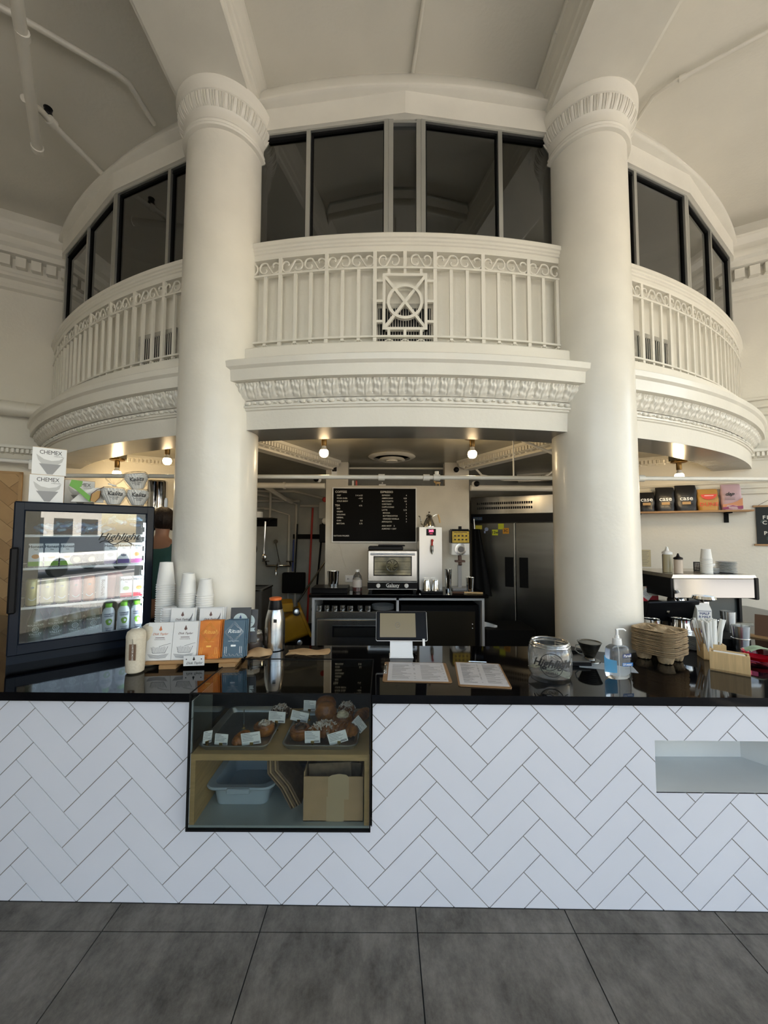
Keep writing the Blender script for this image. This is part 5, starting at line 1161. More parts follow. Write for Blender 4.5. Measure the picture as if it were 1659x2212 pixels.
def carton(loc, rz, label, w_=.062, d_=.07, h_=.185, kind=0, tilt=0):
    t = thing('milk_carton', label, 'carton', loc, rz); t.rotation_euler = (0, rad(tilt), rad(rz))
    mb = MB(); mb.box(0, w_, 0, d_, 0, h_ * .82); mb.add([(0, 0, h_ * .82), (w_, 0, h_ * .82), (w_, d_, h_ * .82), (0, d_, h_ * .82), (0, d_ / 2, h_), (w_, d_ / 2, h_)], [(0, 1, 5, 4), (2, 3, 4, 5), (0, 4, 3), (1, 2, 5)]); mb.build('carton', M_WHITE, t)
    if kind == 0:
        mb = MB(); mb.box(-.0005, w_ + .0005, -.0006, 0, 0, h_ * .34); mb.build('purple_panel', mat('purple_print', (.07, .035, .17), .5), t)
        mb = MB(); mb.prism_y([(w_ / 2 + w_ * .42 * math.cos(a), h_ * .36 + w_ * .42 * math.sin(a)) for a in [2 * PI * i / 24 for i in range(24)]], -.0012, -.0006); mb.build('cup_ring', M_WPLAST, t)
        mb = MB(); mb.prism_y([(w_ / 2 + w_ * .36 * math.cos(a), h_ * .36 + w_ * .36 * math.sin(a)) for a in [2 * PI * i / 24 for i in range(24)]], -.0016, -.001); mb.build('cup_picture', mat('coffee_brown_print', (.22, .07, .03), .5), t)
        mb = MB(); mb.text('HALF', .022, FACE(w_ / 2, 0, h_ * .70), .0006, bold=.03); mb.text('& HALF', .019, FACE(w_ / 2, 0, h_ * .60), .0006, bold=.03); mb.box(.004, w_ - .004, -.0008, 0, h_ * .77, h_ * .785); mb.build('lettering', M_NAVY, t)
    else:
        mb = MB(); mb.prism_y([(0, h_ * .60), (w_, h_ * .82), (0, h_ * .82)], -.0008, 0); mb.box(0, w_, -.0006, 0, 0, h_ * .25); mb.build('red_panel', M_JRED, t)
        mb = MB()
        for k in range(4): mb.box(.008, w_ * (.7 - .1 * (k % 2)), -.0008, 0, h_ * (.48 - .045 * k), h_ * (.492 - .045 * k))
        mb.build('fine_print', M_GREYINK, t)
carton((1.965, 2.44, T + .045), -18, 'half and half carton with purple base behind the black tablet', .075, .075, .20)
mb = MB(); mb.box(-.35, .30, -.07, .30, .0, .044); one('serving_riser', mb, M_BLACKM, 'low black riser under the pitchers at the right of the counter', 'riser', (1.93, 2.47, T + .0003), -8)
def pitcher(loc, rz, label, r=.055, h=.10, m=M_CHROME):
    t = thing('milk_pitcher', label, 'pitcher', loc, rz, 'steel milk pitchers')
    mb = MB(); mb.lathe([(.001, 0), (r, .001), (r * 1.02, h * .3), (r * .86, h * .8), (r * .9, h), (r * .84, h), (r * .8, h * .8), (r * .95, h * .3), (r * .9, .006), (.001, .005)], 28); mb.build('body', m, t, smooth=True)
    mb = MB(); mb.tube([(-r * .9, 0, h * .9), (-r * 1.6, 0, h * .95), (-r * 1.7, 0, h * .5), (-r * 1.05, 0, h * .2)], .005, 6); mb.build('handle', m, t, smooth=True)
pitcher((1.69, 2.46, T + .045), 60, 'steel milk pitcher with a bent handle behind the cup carriers')
pitcher((1.86, 2.44, T + .045), 200, 'wide steel milk pitcher under the black tablet', .062, .105)
t = thing('order_tablet', 'black order tablet seen from behind above the pitchers', 'tablet', (1.86, 2.52, T + .045), -8)
mb = MB(); mb.push(Matrix.Translation((0, 0, .12)) @ Matrix.Rotation(rad(28), 4, 'X') @ Matrix.Rotation(rad(-4), 4, 'Y')); mb.box(-.15, .15, -.006, .008, -.06, .10, .006); mb.pop(); mb.build('tablet_body', M_BLACK, t)
mb = MB(); mb.box(-.03, .03, -.03, .07, 0, .01); mb.box(-.015, .015, -.01, .01, .01, .10); mb.build('stand', M_BLACK, t)
mb = MB(); mb.push(Matrix.Translation((0, 0, .12)) @ Matrix.Rotation(rad(28), 4, 'X')); mb.box(-.035, -.018, -.0085, -.006, .0, .03); mb.pop(); mb.build('sticker', M_STEEL, t)
t = thing('tamper_tower', 'tall polished press with a round cap beside the espresso machine', 'press', (2.14, 2.60, T + .0005)); mb = MB(); mb.lathe([(.001, 0), (.055, .0), (.055, .03), (.022, .035), (.022, .23), (.05, .24), (.068, .25), (.06, .268), (.001, .275)], 30); mb.build('body', M_CHROME, t, smooth=True)
mb = MB(); mb.box(.018, .034, -.006, .006, .01, .24, .003); mb.build('side_rod', M_STEEL, t)
for k, (x, y, r, h) in enumerate(((2.28, 2.58, .042, .17), (2.03, 2.62, .055, .09), (1.99, 2.72, .05, .14))):
    mb = MB(); mb.lathe([(.001, 0), (r * .85, 0), (r, h), (r * .95, h), (r * .8, .004), (.001, .004)], 24)
    one('steel_tumbler', mb, M_CHROME if k else M_STEEL, ['steel shaker leaning close to the espresso machine leg', 'squat polished tumbler in front of the espresso machine', 'polished tumbler left of the tall press'][k], 'tumbler', (x, y, T + .0005), 0, 'steel tumblers by the espresso machine', True)
for k, (x, y) in enumerate(((2.02, 2.92), (1.95, 3.05))):
    mb = MB(); mb.lathe([(.001, .0), (.035, .0), (.045, .09), (.046, .09), (.038, .0015)], 22); one('glass_tumbler', mb, M_GLASS, ['drinking glass standing before the dark machine panel', 'drinking glass left of the other glass'][k], 'glass', (x + .3, y - .28, T + .0005), 0, 'drinking glasses', True)
t = thing('menu_stand', 'leaning brown menu board on a wooden foot at the far right', 'menu stand', (2.50, 2.56, T + .0005), -50)
mb = MB(); mb.push(Matrix.Rotation(rad(-18), 4, 'X')); mb.box(-.05, .05, -.003, .003, .005, .15); mb.pop(); mb.build('panel', mat('dark_brown_board', (.09, .04, .015), .6), t)
mb = MB(); mb.box(-.08, .08, -.03, .03, 0, .012); mb.build('foot', M_OAK, t)
# espresso machine
em = thing('espresso_machine', 'two group espresso machine with a mirror polished rear panel', 'espresso machine', (2.06, 2.76, T + .0005), 0)
mb = MB(); mb.prism_y([(-.01, .365), (.60, .365), (.585, .39), (.0, .39)], .0, .50); mb.build('cup_rail', M_STEEL, em)
mb = MB()
for (x0, x1, y) in ((.10, .36, .08), (.16, .44, .18), (.40, .50, .08)): mb.box(x0, x1, y, y + .012, .3895, .3915)
mb.build('top_slots', M_BLACKM, em)
mb = MB(); mb.box(.0, .575, -.004, .45, .225, .364, .004); mb.build('rear_panel', mat('mirror_panel_steel', (.27, .27, .27), .10, 1.), em)
for nm_, bx_ in (('end_cap', (.575, .605, -.01, .46, .215, .37, .006)), ('end_cap', (-.02, 0, -.0, .46, .225, .366, .004)), ('post', (.14, .18, .16, .22, .06, .24, .001)), ('post', (.555, .575, .10, .14, .05, .23, .001))):
    mb = MB(); mb.box(*bx_); mb.build(nm_, M_BLACK, em)
mb = MB(); mb.box(.20, .56, .12, .14, .05, .225); mb.box(.0, .58, .14, .46, .02, .075); mb.build('machine_body', mat('dark_green_grey_panel', (.045, .055, .055), .3), em)
mb = MB(); mb.box(.0, .56, .0, .45, .03, .055, .003); mb.build('drip_tray', M_STEELD, em)
mb = MB()
for k in range(22): mb.box(.01 + k * .008, .014 + k * .008, .03, .14, .056, .060)
mb.build('drip_grate', M_STEEL, em)
for x, y in ((.03, .04), (.53, .04), (.03, .42), (.53, .42)): mb = MB(); mb.lathe([(.02, 0), (.015, .03)], 14, (x, y, 0)); mb.build('leg', M_BLACK, em, smooth=True)
for k in range(2):
    mb = MB(); x = .06 + .06 * k; mb.lathe([(.028, .15), (.03, .16), (.03, .20), (.02, .225)], 18, (x, .10, 0)); mb.tube([(x, .08, .16), (x - .07, -.01, .15), (x - .13, -.03, .145)], .011, 8); mb.build('portafilter', M_CHROME if k else M_BLACK, em, smooth=True)
for k in range(2): mb = MB(); mb.tube([(.02 + .03 * k, .02, .22), (.03 + .04 * k, -.01, .15), (.05 + .04 * k, .0, .07)], .004, 6); mb.build('steam_wand', M_CHROME, em, smooth=True)
ET = T + .391
def squeeze(x, y, m, capm, label, r=.03, h=.15):
    t = thing('squeeze_bottle', label, 'bottle', (x, y, ET), 0, 'squeeze bottles on the espresso machine')
    mb = MB(); mb.lathe([(.001, 0), (r, .001), (r, h * .85), (r * .7, h * .93)], 20); mb.build('body', m, t, smooth=True)
    mb = MB(); mb.lathe([(r * 1.05, h * .90), (r * 1.05, h), (r * .4, h * 1.08), (.004, h * 1.28), (.001, h * 1.28)], 18); mb.build('nozzle_cap', capm, t, smooth=True)
squeeze(2.15, 2.93, mat('honey_syrup', (.38, .34, .22), .25), M_WPLAST, 'squeeze bottle with pale syrup at the left end', .03, .15)
squeeze(2.21, 3.02, mat('dark_syrup', (.06, .045, .07), .25), M_WPLAST, 'dark syrup squeeze bottle behind the black capped one', .03, .15)
squeeze(2.165, 2.845, mat('milky_syrup', (.50, .42, .34), .3), M_BLACK, 'squeeze bottle with a black spout in front', .028, .115)
b0 = one('small_paper_cup', cup_mb(.028, .035, .075), M_PAPER, 'bottom small paper cup of the stack on the espresso machine', 'cup', (2.385, 2.86, ET), 0, 'small paper cups on the machine', True)
for k in range(1, 12): o = b0.copy(); COL.objects.link(o); o.location = (2.385, 2.86, ET + .0095 * k); o['label'] = 'top small paper cup of the stack on the espresso machine' if k == 11 else '%s small paper cup from the top on the espresso machine' % ORD[11 - k]
for st, (x, n, r, w_) in enumerate(((2.44, 4, .055, 'short saucer stack'), (2.585, 9, .062, 'tall saucer stack'))):
    pm = MB(); pm.lathe([(.001, 0), (r * .6, 0), (r, .006), (r * 1.02, .009), (r * .6, .004), (.001, .004)], 26); s0 = None
    for k in range(n):
        lb = ('top saucer of the ' if k == n - 1 else ORD[n - 1 - k] + ' saucer from the top of the ') + w_
        if s0 is None: s0 = one('saucer', pm, M_PLATE, lb, 'saucer', (x, 2.90 + .02 * st, ET), 0, 'saucers on the espresso machine', True)
        else: o = s0.copy(); COL.objects.link(o); o.location = (x, 2.90 + .02 * st, ET + .0092 * k); o['label'] = lb
mb = MB(); mb.lathe([(.001, 0), (.02, 0), (.035, .02), (.036, .03), (.001, .028)], 20); one('espresso_cup', mb, M_WPLAST, 'small white cup upturned on the short saucer stack', 'cup', (2.455, 2.92, ET + .038), 0, None, True)
mb = MB(); mb.ball((0, 0, .018), .022, 14, 8, 1.2, 1, .8); one('patterned_ball', mb, mat('brown_mottled_ceramic', (.12, .07, .04), .25, col2=(.4, .35, .28), scale=60), 'small mottled brown round ornament on the machine', 'ornament', (2.50, 2.98, ET + .03), 0, None, True)
mb = MB(); mb.box(0, .045, 0, .004, 0, .07); mb.m = 1; mb.box(.005, .040, -.001, 0, .006, .064); one('small_picture', mb, [M_BLACKM, mat('mottled_photo', (.35, .32, .28), .5, col2=(.08, .06, .05), scale=70)], 'tiny framed picture behind the paper cups', 'picture', (2.45, 3.06, ET), -10)
# grinder left of the machine
t = thing('coffee_grinder', 'black coffee grinder at the left end of the espresso machine', 'grinder', (2.06, 3.36, T + .0005)); mb = MB(); mb.box(-.07, .07, -.09, .09, 0, .03, .006); mb.lathe([(.055, .03), (.055, .14), (.07, .18), (.07, .30), (.05, .32)], 24); mb.build('body', M_BLACK, t, smooth=True)
mb = MB(); mb.lathe([(.045, .32), (.06, .36), (.06, .39), (.03, .41), (.012, .42), (.012, .435), (.001, .44)], 22); mb.build('hopper_lid', M_CHROME, t, smooth=True)
mb = MB(); mb.tube([(-.02, -.08, .20), (-.14, -.13, .19)], .018, 10); mb.build('handle', M_BLACK, t, smooth=True)
carton((1.96, 3.02, T + .17), -5, 'red and white packet tilted beside the column', .075, .04, .20, 1, 38)
mb = MB(); mb.box(-.06, .18, -.04, .12, 0, .16); one('prep_stand', mb, M_BLACKM, 'dark prep stand beside the column carrying the red packets', 'stand', (1.98, 3.02, T + .0003), 0)
carton((2.08, 3.04, T + .165), -5, 'upright red and white packet next to the grinder', .065, .04, .13, 1)
# ---- shelf with coffee bags on the right wall
RZ = -29.36
sh = thing('wall_shelf', 'wooden wall shelf on black brackets holding coffee bags', 'shelf', wr(.46, 0, 1.765), RZ)
mb = MB(); mb.box(-.42, .50, -.19, -.002, 0, .016); mb.build('board', M_OAK, sh)
for x in (.32, -.41): mb = MB(); mb.box(x, x + .035, -.014, -.002, -.10, 0); mb.box(x, x + .035, -.15, -.002, -.012, -.0005); mb.build('bracket', M_BLACKM, sh)
def cbag(x, w_, h_, m, label):
    p = wr(.46 - x, .10, 1.7815)
    t = thing('coffee_bag', label, 'coffee bag', p, RZ, 'coffee bags on the wall shelf')
    mb = MB()
    def f(u, v):
        a = 2 * PI * u; sx = math.copysign(abs(math.cos(a)) ** .45, math.cos(a)); sy = math.copysign(abs(math.sin(a)) ** .5, math.sin(a))
        d = .055 * (1 - v ** 2.2) + .006; wv = w_ / 2 * (.93 + .07 * math.sin(PI * v))
        return (wv * sx + .002 * math.sin(17 * v), d * sy * (1 + .06 * math.sin(9 * u + 11 * v)), h_ * v + (.006 * math.sin(5 * u) if v > .9 else 0))
    mb.grid(f, 48, 16, True); mb.add([f(i / 24, 0) for i in range(24)], [tuple(range(24))[::-1]]); mb.build('bag', m, t, smooth=True)
    return t
M_BBAG = mat('matte_black_foil', (.012, .012, .014), .38, bump=.5, bscale=18); M_TBAG = mat('tan_kraft_bag', (.50, .27, .07), .5, bump=.4, bscale=14); M_PBAG = mat('mauve_bag', (.52, .36, .40), .45, bump=.3, bscale=14)
for k, (x, w_, h_, lb) in enumerate(((-.325, .15, .20, 'short black coffee bag at the left end of the wall shelf'), (-.165, .165, .245, 'middle black coffee bag with a folded corner'), (.005, .18, .258, 'tallest black coffee bag next to the tan bag'))):
    t = cbag(x, w_, h_, M_BBAG, lb)
    mb = MB(); mb.text('case', .062, FACE(0, -.062, .125), .001, bold=.012); mb.build('lettering', M_WPLAST, t)
    mb = MB(); mb.box(-.034, .034, -.0655, -.060, .065, .092); mb.build('name_label', mat('tan_label', (.45, .28, .12), .6), t)
t = cbag(.18, .165, .21, M_TBAG, 'tan coffee bag with a red half circle')
mb = MB(); mb.prism_y([(.062 * math.cos(a), .158 + .052 * math.sin(a)) for a in [PI + PI * i / 16 for i in range(17)]], -.063, -.060) ; mb.text('DUNE', .050, FACE(0, -.062, .058), .001, bold=.01, spacing=1.1); mb.build('red_print', M_TOMATO, t)
mb = MB(); mb.box(-.035, .035, -.0645, -.063, .142, .147); mb.build('pale_print', M_WPLAST, t)
t = cbag(.355, .155, .248, M_PBAG, 'mauve coffee bag with orange waves at the right end')
mb = MB(); mb.text('dap', .046, FACE(-.02, -.060, .155), .001, shear=.4, bold=.03); mb.build('lettering', M_INK, t)
mb = MB()
for k in range(3): mb.box(-.055, .02, -.0625, -.060, .118 - .009 * k, .120 - .009 * k)
mb.build('fine_print', M_GREYINK, t)
mb = MB(); mb.prism_y([(-.072, .01), (.074, .01), (.074, .115), (.04, .085), (0, .068), (-.04, .058), (-.072, .055)], -.0615, -.055); mb.build('orange_wave', mat('peach_print', (.60, .27, .13), .5), t)
mb = MB(); mb.prism_y([(-.073, .008), (.075, .008), (.075, .04), (.03, .035), (0, .045), (-.04, .03), (-.073, .028)], -.0635, -.055); mb.build('magenta_wave', mat('plum_print', (.28, .05, .14), .5), t)
# poster
po = thing('hanging_poster', 'dark hanging poster with white capitals and wooden rails at the right edge', 'poster', wr(-.085, .012, 1.445), RZ)
mb = MB(); mb.box(.01, .42, -.003, .0, .01, .37); mb.build('canvas', mat('charcoal_canvas', (.018, .022, .022), .8), po)
for z in (.365, -.005): mb = MB(); mb.box(-.01, .44, -.008, .004, z, z + .018, .002); mb.build('rail', M_OAK, po)
mb = MB(); mb.tube([(.03, 0, .383), (.21, .0, .50), (.40, 0, .383)], .0015, 4); mb.build('cord', M_INK, po)
mb = MB(); mb.text('FI', .048, FACE(.055, -.003, .265), .001, 'LEFT', bold=.02, spacing=1.25); mb.text('CO', .048, FACE(.052, -.003, .215), .001, 'LEFT', bold=.02, spacing=1.25); mb.text('PI', .048, FACE(.06, -.003, .115), .001, 'LEFT', bold=.02, spacing=1.25); mb.build('lettering', M_LETTER, po)
mb = MB(); rnd = random.Random(4)
for k in range(22):
    x, z = rnd.uniform(.04, .36), rnd.uniform(.05, .34); a = rnd.uniform(0, 3)
    mb.prism_y([(x + .022 * math.cos(q) * math.cos(a) - .010 * math.sin(q) * math.sin(a), z + .022 * math.cos(q) * math.sin(a) + .010 * math.sin(q) * math.cos(a)) for q in [2 * PI * i / 8 for i in range(8)]], -.0036, -.003)
mb.build('leaf_pattern', mat('dim_leaf_print', (.05, .075, .07), .8), po)
# paper notice on the right wall
nt_ = thing('wall_notice', 'yellowed paper notice taped on the wall behind the grinder', 'notice', wr(.78, .002, 1.30), RZ); mb = MB(); mb.box(-.09, .03, -.001, 0, -.10, .08); mb.build('sheet', mat('yellowed_paper', (.52, .46, .30), .8), nt_)
mb = MB()
for k in range(9): mb.box(-.08, .015 - .01 * (k % 3), -.0016, -.001, .06 - .017 * k, .063 - .017 * k)
mb.build('printing', M_GREYINK, nt_)
# conduits on the right wall, bundled
for k in range(3):
    mb = MB(); z = 2.06 - .055 * k; mb.tube([wr(-.9, .02, z), wr(.2, .02, z), wr(.9, .02, z - .01)], .011, 8); mb.box(*[0] * 6) if False else None
    one('wall_conduit', mb, M_PAINT, ['upper', 'middle', 'lowest'][k] + ' painted conduit under the pipe on the right wall', 'pipe', group='conduits on the right wall', smooth=True)
for k in range(3):
    mb = MB(); z = 2.86 - .075 * k; r_ = .05 + .03 * k
    mb.tube([wr(.02, .02, z), wr(-.15 - r_, .02, z), wr(-.2 - r_ * 1.4, .02, z - .02), wr(-.25 - r_ * 1.4, .02, z - .08), wr(-.25 - r_ * 1.4, .02, 2.2)] if k == 2 else [wr(.02, .02, z), wr(-1.2, .02, z)], .014, 8)
    one('high_conduit', mb, M_PAINT, ['top white conduit on the right wall level with the plinth', 'second white conduit on the right wall level with the plinth', 'white conduit on the right wall that bends downwards'][k], 'pipe', group='conduits on the upper right wall', smooth=True)
# ---- left wall: duct, sliding door
mb = MB(); P0 = wl(-1.6, .075, 2.70); P1 = wl(.5, .075, 2.70); mb.tube([P0, P1], .07, 20)
for k in range(12): q = wl(-1.6 + .18 * k, .075, 2.70); q2 = wl(-1.592 + .18 * k, .075, 2.70); mb.tube([q, q2], .0725, 20)
one('wall_duct', mb, M_PAINT, 'round painted duct along the left wall below the balcony', 'duct', smooth=True)
bd = thing('sliding_door', 'sliding door of herringbone wood planks on the left wall', 'door', wl(-.16, .10, 0), 29)
wm = [mat('honey_wood_plank', (.47, .29, .12), .5, var=.12, scale=6), mat('golden_wood_plank', (.52, .33, .145), .5, var=.12, scale=6), mat('tawny_wood_plank', (.42, .25, .10), .5, var=.12, scale=6)]
mb = MB()
for i, P in enumerate(herring(.12, 4, -1.2, -.02, .03, 2.08, [(-1.2, -.02, .03, 2.08)], .002, 0, 0)): mb.m = (i * 7) % 3; mb.prism_y(P, -.006, .01)
mb.build('planks', wm, bd)
mb = MB(); mb.box(-1.22, 0, .01, .03, .02, 2.10); mb.box(-1.22, 0, -.008, .03, 2.08, 2.105); mb.box(-.022, 0, -.008, .03, .02, 2.1); mb.build('door_frame', wm[0], bd)
mb = MB(); mb.tube([wl(-2.0, .13, 2.20), wl(-.02, .13, 2.20)], .02, 10); mb.box(0, 0, 0, 0, 0, 0) if False else None
one('door_track', mb, M_WPLAST, 'white sliding door track above the wooden door', 'track', smooth=True)
mb = MB(); mb.box(-.05, .02, -.02, .12, -.06, .035, .004); one('track_bracket', mb, M_WPLAST, 'white bracket at the end of the door track', 'bracket', wl(-.06, .13, 2.19), 29)

# ================================================================ KIOSK INTERIOR
def bulb(x, y, zc, label, drop=0, box=False, power=1.0):
    t = thing('ceiling_bulb', label, 'lamp', (x, y, zc), 0, 'bare bulbs under the kiosk ceiling')
    if box: mb = MB(); mb.box(-.055, .055, -.055, .055, 0, 2.36 - zc); mb.build('mounting_box', mat('dim_grey_box', (.20, .19, .15), .5), t)
    mb = MB(); mb.lathe([(.065, 0), (.065, -.018), (.05, -.024), (.022, -.026), (.022, -.085), (.018, -.09)], 24); mb.build('brass_holder', M_BRASS, t, smooth=True)
    mb = MB(); mb.lathe([(.017, -.088), (.019, -.105), (.030, -.125)], 20); mb.build('bulb_neck', M_WPLAST, t, smooth=True)
    mb = MB(); mb.lathe([(.030, -.124), (.036, -.135), (.038, -.15), (.034, -.168), (.022, -.181), (.001, -.186)], 20); mb.build('bulb_globe', mat('glowing_bulb', (1, .85, .55), .5, emit=9, ecol=(1, .78, .42)), t, smooth=True)
    l = bpy.data.lights.new('bulb_light', 'POINT'); l.energy = power; l.color = (1, .72, .40); l.shadow_soft_size = .04; lo = bpy.data.objects.new('bulb_light', l); COL.objects.link(lo); lo.parent = t; lo.location = (0, 0, -.235)
bulb(-.50, 3.16, 2.358, 'bare bulb above the left end of the letter board')
bulb(.735, 3.18, 2.358, 'bare bulb above the water boiler and grinder')
bulb(-2.02, 3.55, 2.358, 'bare bulb right beside the left column')
bulb(-2.63, 3.76, 2.27, 'bare bulb hanging from a box above the filter packs', box=True)
bulb(2.75, 3.56, 2.235, 'bare bulb above the coffee bag shelf on the right', box=True)
# ceiling vent
t = thing('ceiling_vent', 'round white ceiling air diffuser behind the bulbs', 'vent', (.08, 4.02, 2.36)); mb = MB(); mb.lathe([(.24, -.0), (.25, -.01), (.21, -.03), (.19, -.028), (.19, -.0)], 40); mb.build('outer_ring', M_PAINT, t, smooth=True)
mb = MB(); mb.lathe([(.13, -.03), (.14, -.045), (.11, -.055), (.10, -.05)], 32); mb.lathe([(.06, -.05), (.06, -.062), (.001, -.066)], 24); mb.build('inner_cone', M_PAINT, t, smooth=True)
mb = MB(); mb.lathe([(.19, -.004), (.001, -.004)], 24); mb.build('dark_throat', M_VENT, t)
# pipes across the kiosk
mb = MB(); mb.tube([(-2.75, 2.98, 1.985), (3.35, 2.98, 1.98)], .0165, 12)
for x in (-.02, .33, .41, 2.0, 1.7): mb.tube([(x - .025, 2.98, 1.982), (x + .025, 2.98, 1.982)], .026, 12)
mb.tube([(.41, 2.98, 1.982), (.41, 2.98, 2.03)], .016, 10); mb.tube([(1.01, 2.98, 1.99), (1.01, 2.98, 2.36)], .006, 6)
one('sprinkler_pipe', mb, M_PAINT, 'long cream sprinkler pipe crossing the whole kiosk', 'pipe', smooth=True)
mb = MB(); mb.tube([(-1.95, 4.30, 2.078), (-.665, 4.30, 2.075)], .033, 14)
for x in (-1.52, -1.45, -1.12): mb.tube([(x - .012, 4.30, 2.076), (x + .012, 4.30, 2.076)], .042, 14)
one('drain_pipe', mb, M_PAINT, 'thick cream pipe left of the menu board', 'pipe', smooth=True)
mb = MB(); mb.tube([(.975, 4.32, 2.06), (2.5, 4.32, 2.055)], .033, 14); one('drain_pipe', mb, M_PAINT, 'thick cream pipe above the steel refrigerator', 'pipe', smooth=True)
for k, pts in enumerate((([(-1.62, 3.1, 2.20), (-1.35, 3.1, 2.20), (-1.12, 3.1, 2.27), (-.92, 3.1, 2.345)]), ([(1.62, 3.15, 2.18), (1.42, 3.15, 2.20), (1.18, 3.15, 2.30), (1.08, 3.15, 2.35)]), ([(-.62, 4.56, 2.32), (-.40, 4.56, 2.32), (.90, 4.56, 2.32)]), ([(1.0, 4.3, 2.31), (1.1, 4.3, 2.2), (1.35, 4.3, 2.15), (1.75, 4.3, 2.15), (1.9, 4.3, 2.25)]))):
    mb = MB(); mb.tube(pts, .012, 8); one('bent_conduit', mb, M_PAINT, ['bent conduit hugging the left column under the ceiling', 'bent conduit hugging the right column under the ceiling', 'thin conduit along the ceiling behind the two piers', 'looping conduit above the thick right pipe'][k], 'pipe', smooth=True)
# letter board
lb = thing('letter_board', 'black letter board menu with white frame on the middle wall', 'menu board', (-.578, 4.375, 1.452))
mb = MB(); bw_, bh_ = .938, .602
mb.box(-.012, bw_ + .012, -.014, .004, -.012, 0); mb.box(-.012, bw_ + .012, -.014, .004, bh_, bh_ + .012); mb.box(-.012, 0, -.014, .004, 0, bh_); mb.box(bw_, bw_ + .012, -.014, .004, 0, bh_); mb.build('frame', M_WPLAST, lb)
mb = MB(); mb.box(0, bw_, -.006, .002, 0, bh_); mb.build('felt', M_FELT, lb)
mb = MB(); f = lambda tx, x, z, s=.022, al='LEFT': mb.text(tx, s, FACE(x, -.006, z), .001, al, bold=.012)
f('COFFEEE', .02, .562, .034); f('ESPRESSO', .535, .562, .034)
for i, (a, b) in enumerate((('DRIP', 'S 4 L4.25'), ('POUR OVER', '~ASK'), ('COLD BREW', '5'))): f(a, .04, .522 - .033 * i); f(b, .335, .522 - .033 * i, .022, 'RIGHT')
f('TEA', .02, .408, .032); f('4.75', .33, .405, .022, 'RIGHT')
for i, a in enumerate(('RED', 'GREEN', 'OOLONG', 'HERBAL', 'CHAI', 'MATCHA')): f(a, .04, .371 - .034 * i)
f('5.5', .335, .235, .022, 'RIGHT'); f('5.75', .335, .201, .022, 'RIGHT')
for i, (a, b) in enumerate((('ESPRESSO', '4'), ('AMERICANO', '4.25'), ('MACCHIATO', '4.5'), ('CORTADO', '5'), ('CAPPUCCINO', '5'), ('LATTE', '5.75'), ('  MOCHA', '6'), ('  BUTTERSCOTCH', '6'), ('  ORANGE VANILLA', '6'), ('AFFOGATO', '7'))): f(a, .553, .524 - .0335 * i); f(b, .838, .524 - .0335 * i, .022, 'RIGHT')
f('ADD SHOT    2', .553, .176); f('ALMOND + OAT', .553, .143); f('NATHAN PALMER', .008, .062)
mb.build('lettering', M_LETTER, lb)
# small things on the piers and pass
for k, (x, z, y, lb_) in enumerate(((-.57, 2.245, 4.365, 'white and black sensor box on the left pier'),)):
    t = thing('wall_sensor', lb_, 'sensor', (x, y, z)); mb = MB(); mb.box(-.03, .03, -.02, .018, -.05, .055, .004); mb.build('housing', M_WPLAST, t); mb = MB(); mb.box(-.022, .03, -.026, -.018, .0, .05, .003); mb.build('lens_window', M_BLACK, t)
def camera_(x, y, z, label, a=0):
    t = thing('dome_camera', label, 'security camera', (x, y, z), a, 'small security cameras'); mb = MB(); mb.lathe([(.035, .0), (.03, .03), (.0, .035)], 16); o = mb.build('base', M_WPLAST, t, smooth=True); o.rotation_euler = (rad(90), 0, 0)
    mb = MB(); mb.ball((0, -.045, 0), .032, 16, 10); mb.build('camera_ball', M_BLACK, t, smooth=True)
camera_(.82, 4.385, 2.27, 'black dome camera on the right pier'); camera_(-.72, 4.25, 2.14, 'camera beside the thick pipe left of the left pier', -40); camera_(1.015, 4.30, 2.10, 'black ball camera just right of the right pier', 20)
mb = MB(); mb.ball((0, 0, .038), .018, 8, 6, 2.0, .8, .8); mb.ball((-.036, 0, .052), .014, 8, 6)
for x in (-.02, .02):
    for y in (-.008, .008): mb.box(x - .004, x + .004, y - .003, y + .003, 0, .03)
one('toy_animal', mb, M_BAMBOO, 'little yellow toy animal standing in the pass above the board', 'toy', (.62, 4.42, 2.091), 0, None, True)
for k, x in enumerate((-.36, -.32, -.02)):
    mb = MB(); mb.box(-.01 - .03 * (k == 2), .01 + .03 * (k == 2), -.01, .01, 0, .05 - .03 * (k == 2)); mb.ball((0, 0, .055 - .02 * (k == 2)), .01, 8, 6); one('small_figure', mb, [M_WPLAST, M_RED, M_WPLAST][k], ['white tiny figure in the pass opening', 'red tiny figure in the pass opening', 'flat white item in the pass opening'][k], 'ornament', (x, 4.43, 2.091), 0, 'tiny things in the pass opening')
# back counter
bc = thing('back_counter', 'black topped back counter with white framed open bays', 'counter', (-.70, 3.80, 0))
BH = .948
mb = MB(); mb.box(-.03, 1.72, -.02, .56, BH - .03, BH, .002); mb.build('worktop', M_SLAB, bc)
mb = MB(); mb.box(0, .024, .0, .55, 0, BH - .03); mb.box(.825, .849, .0, .55, .10, BH - .03); mb.box(1.66, 1.684, .0, .55, 0, BH - .03); mb.box(.024, 1.66, .0, .55, BH - .055, BH - .03); mb.build('white_frame', mat('grey_white_laminate', (.50, .51, .52), .4), bc)
mb = MB(); mb.box(0, 1.684, .54, .56, 0, BH - .03); mb.build('back_panel', M_BLACKM, bc)
uf = thing('undercounter_fridge', 'stainless undercounter refrigerator in the left bay', 'refrigerator', (-.67, 3.83, 0))
mb = MB(); mb.box(0, .79, .02, .48, .08, .775); mb.build('cabinet', M_STEELD, uf)
mb = MB(); mb.box(0, .79, -.005, .02, .71, .775, .003); mb.box(.015, .775, -.008, .02, .10, .695, .004); mb.build('door', M_STEEL, uf)
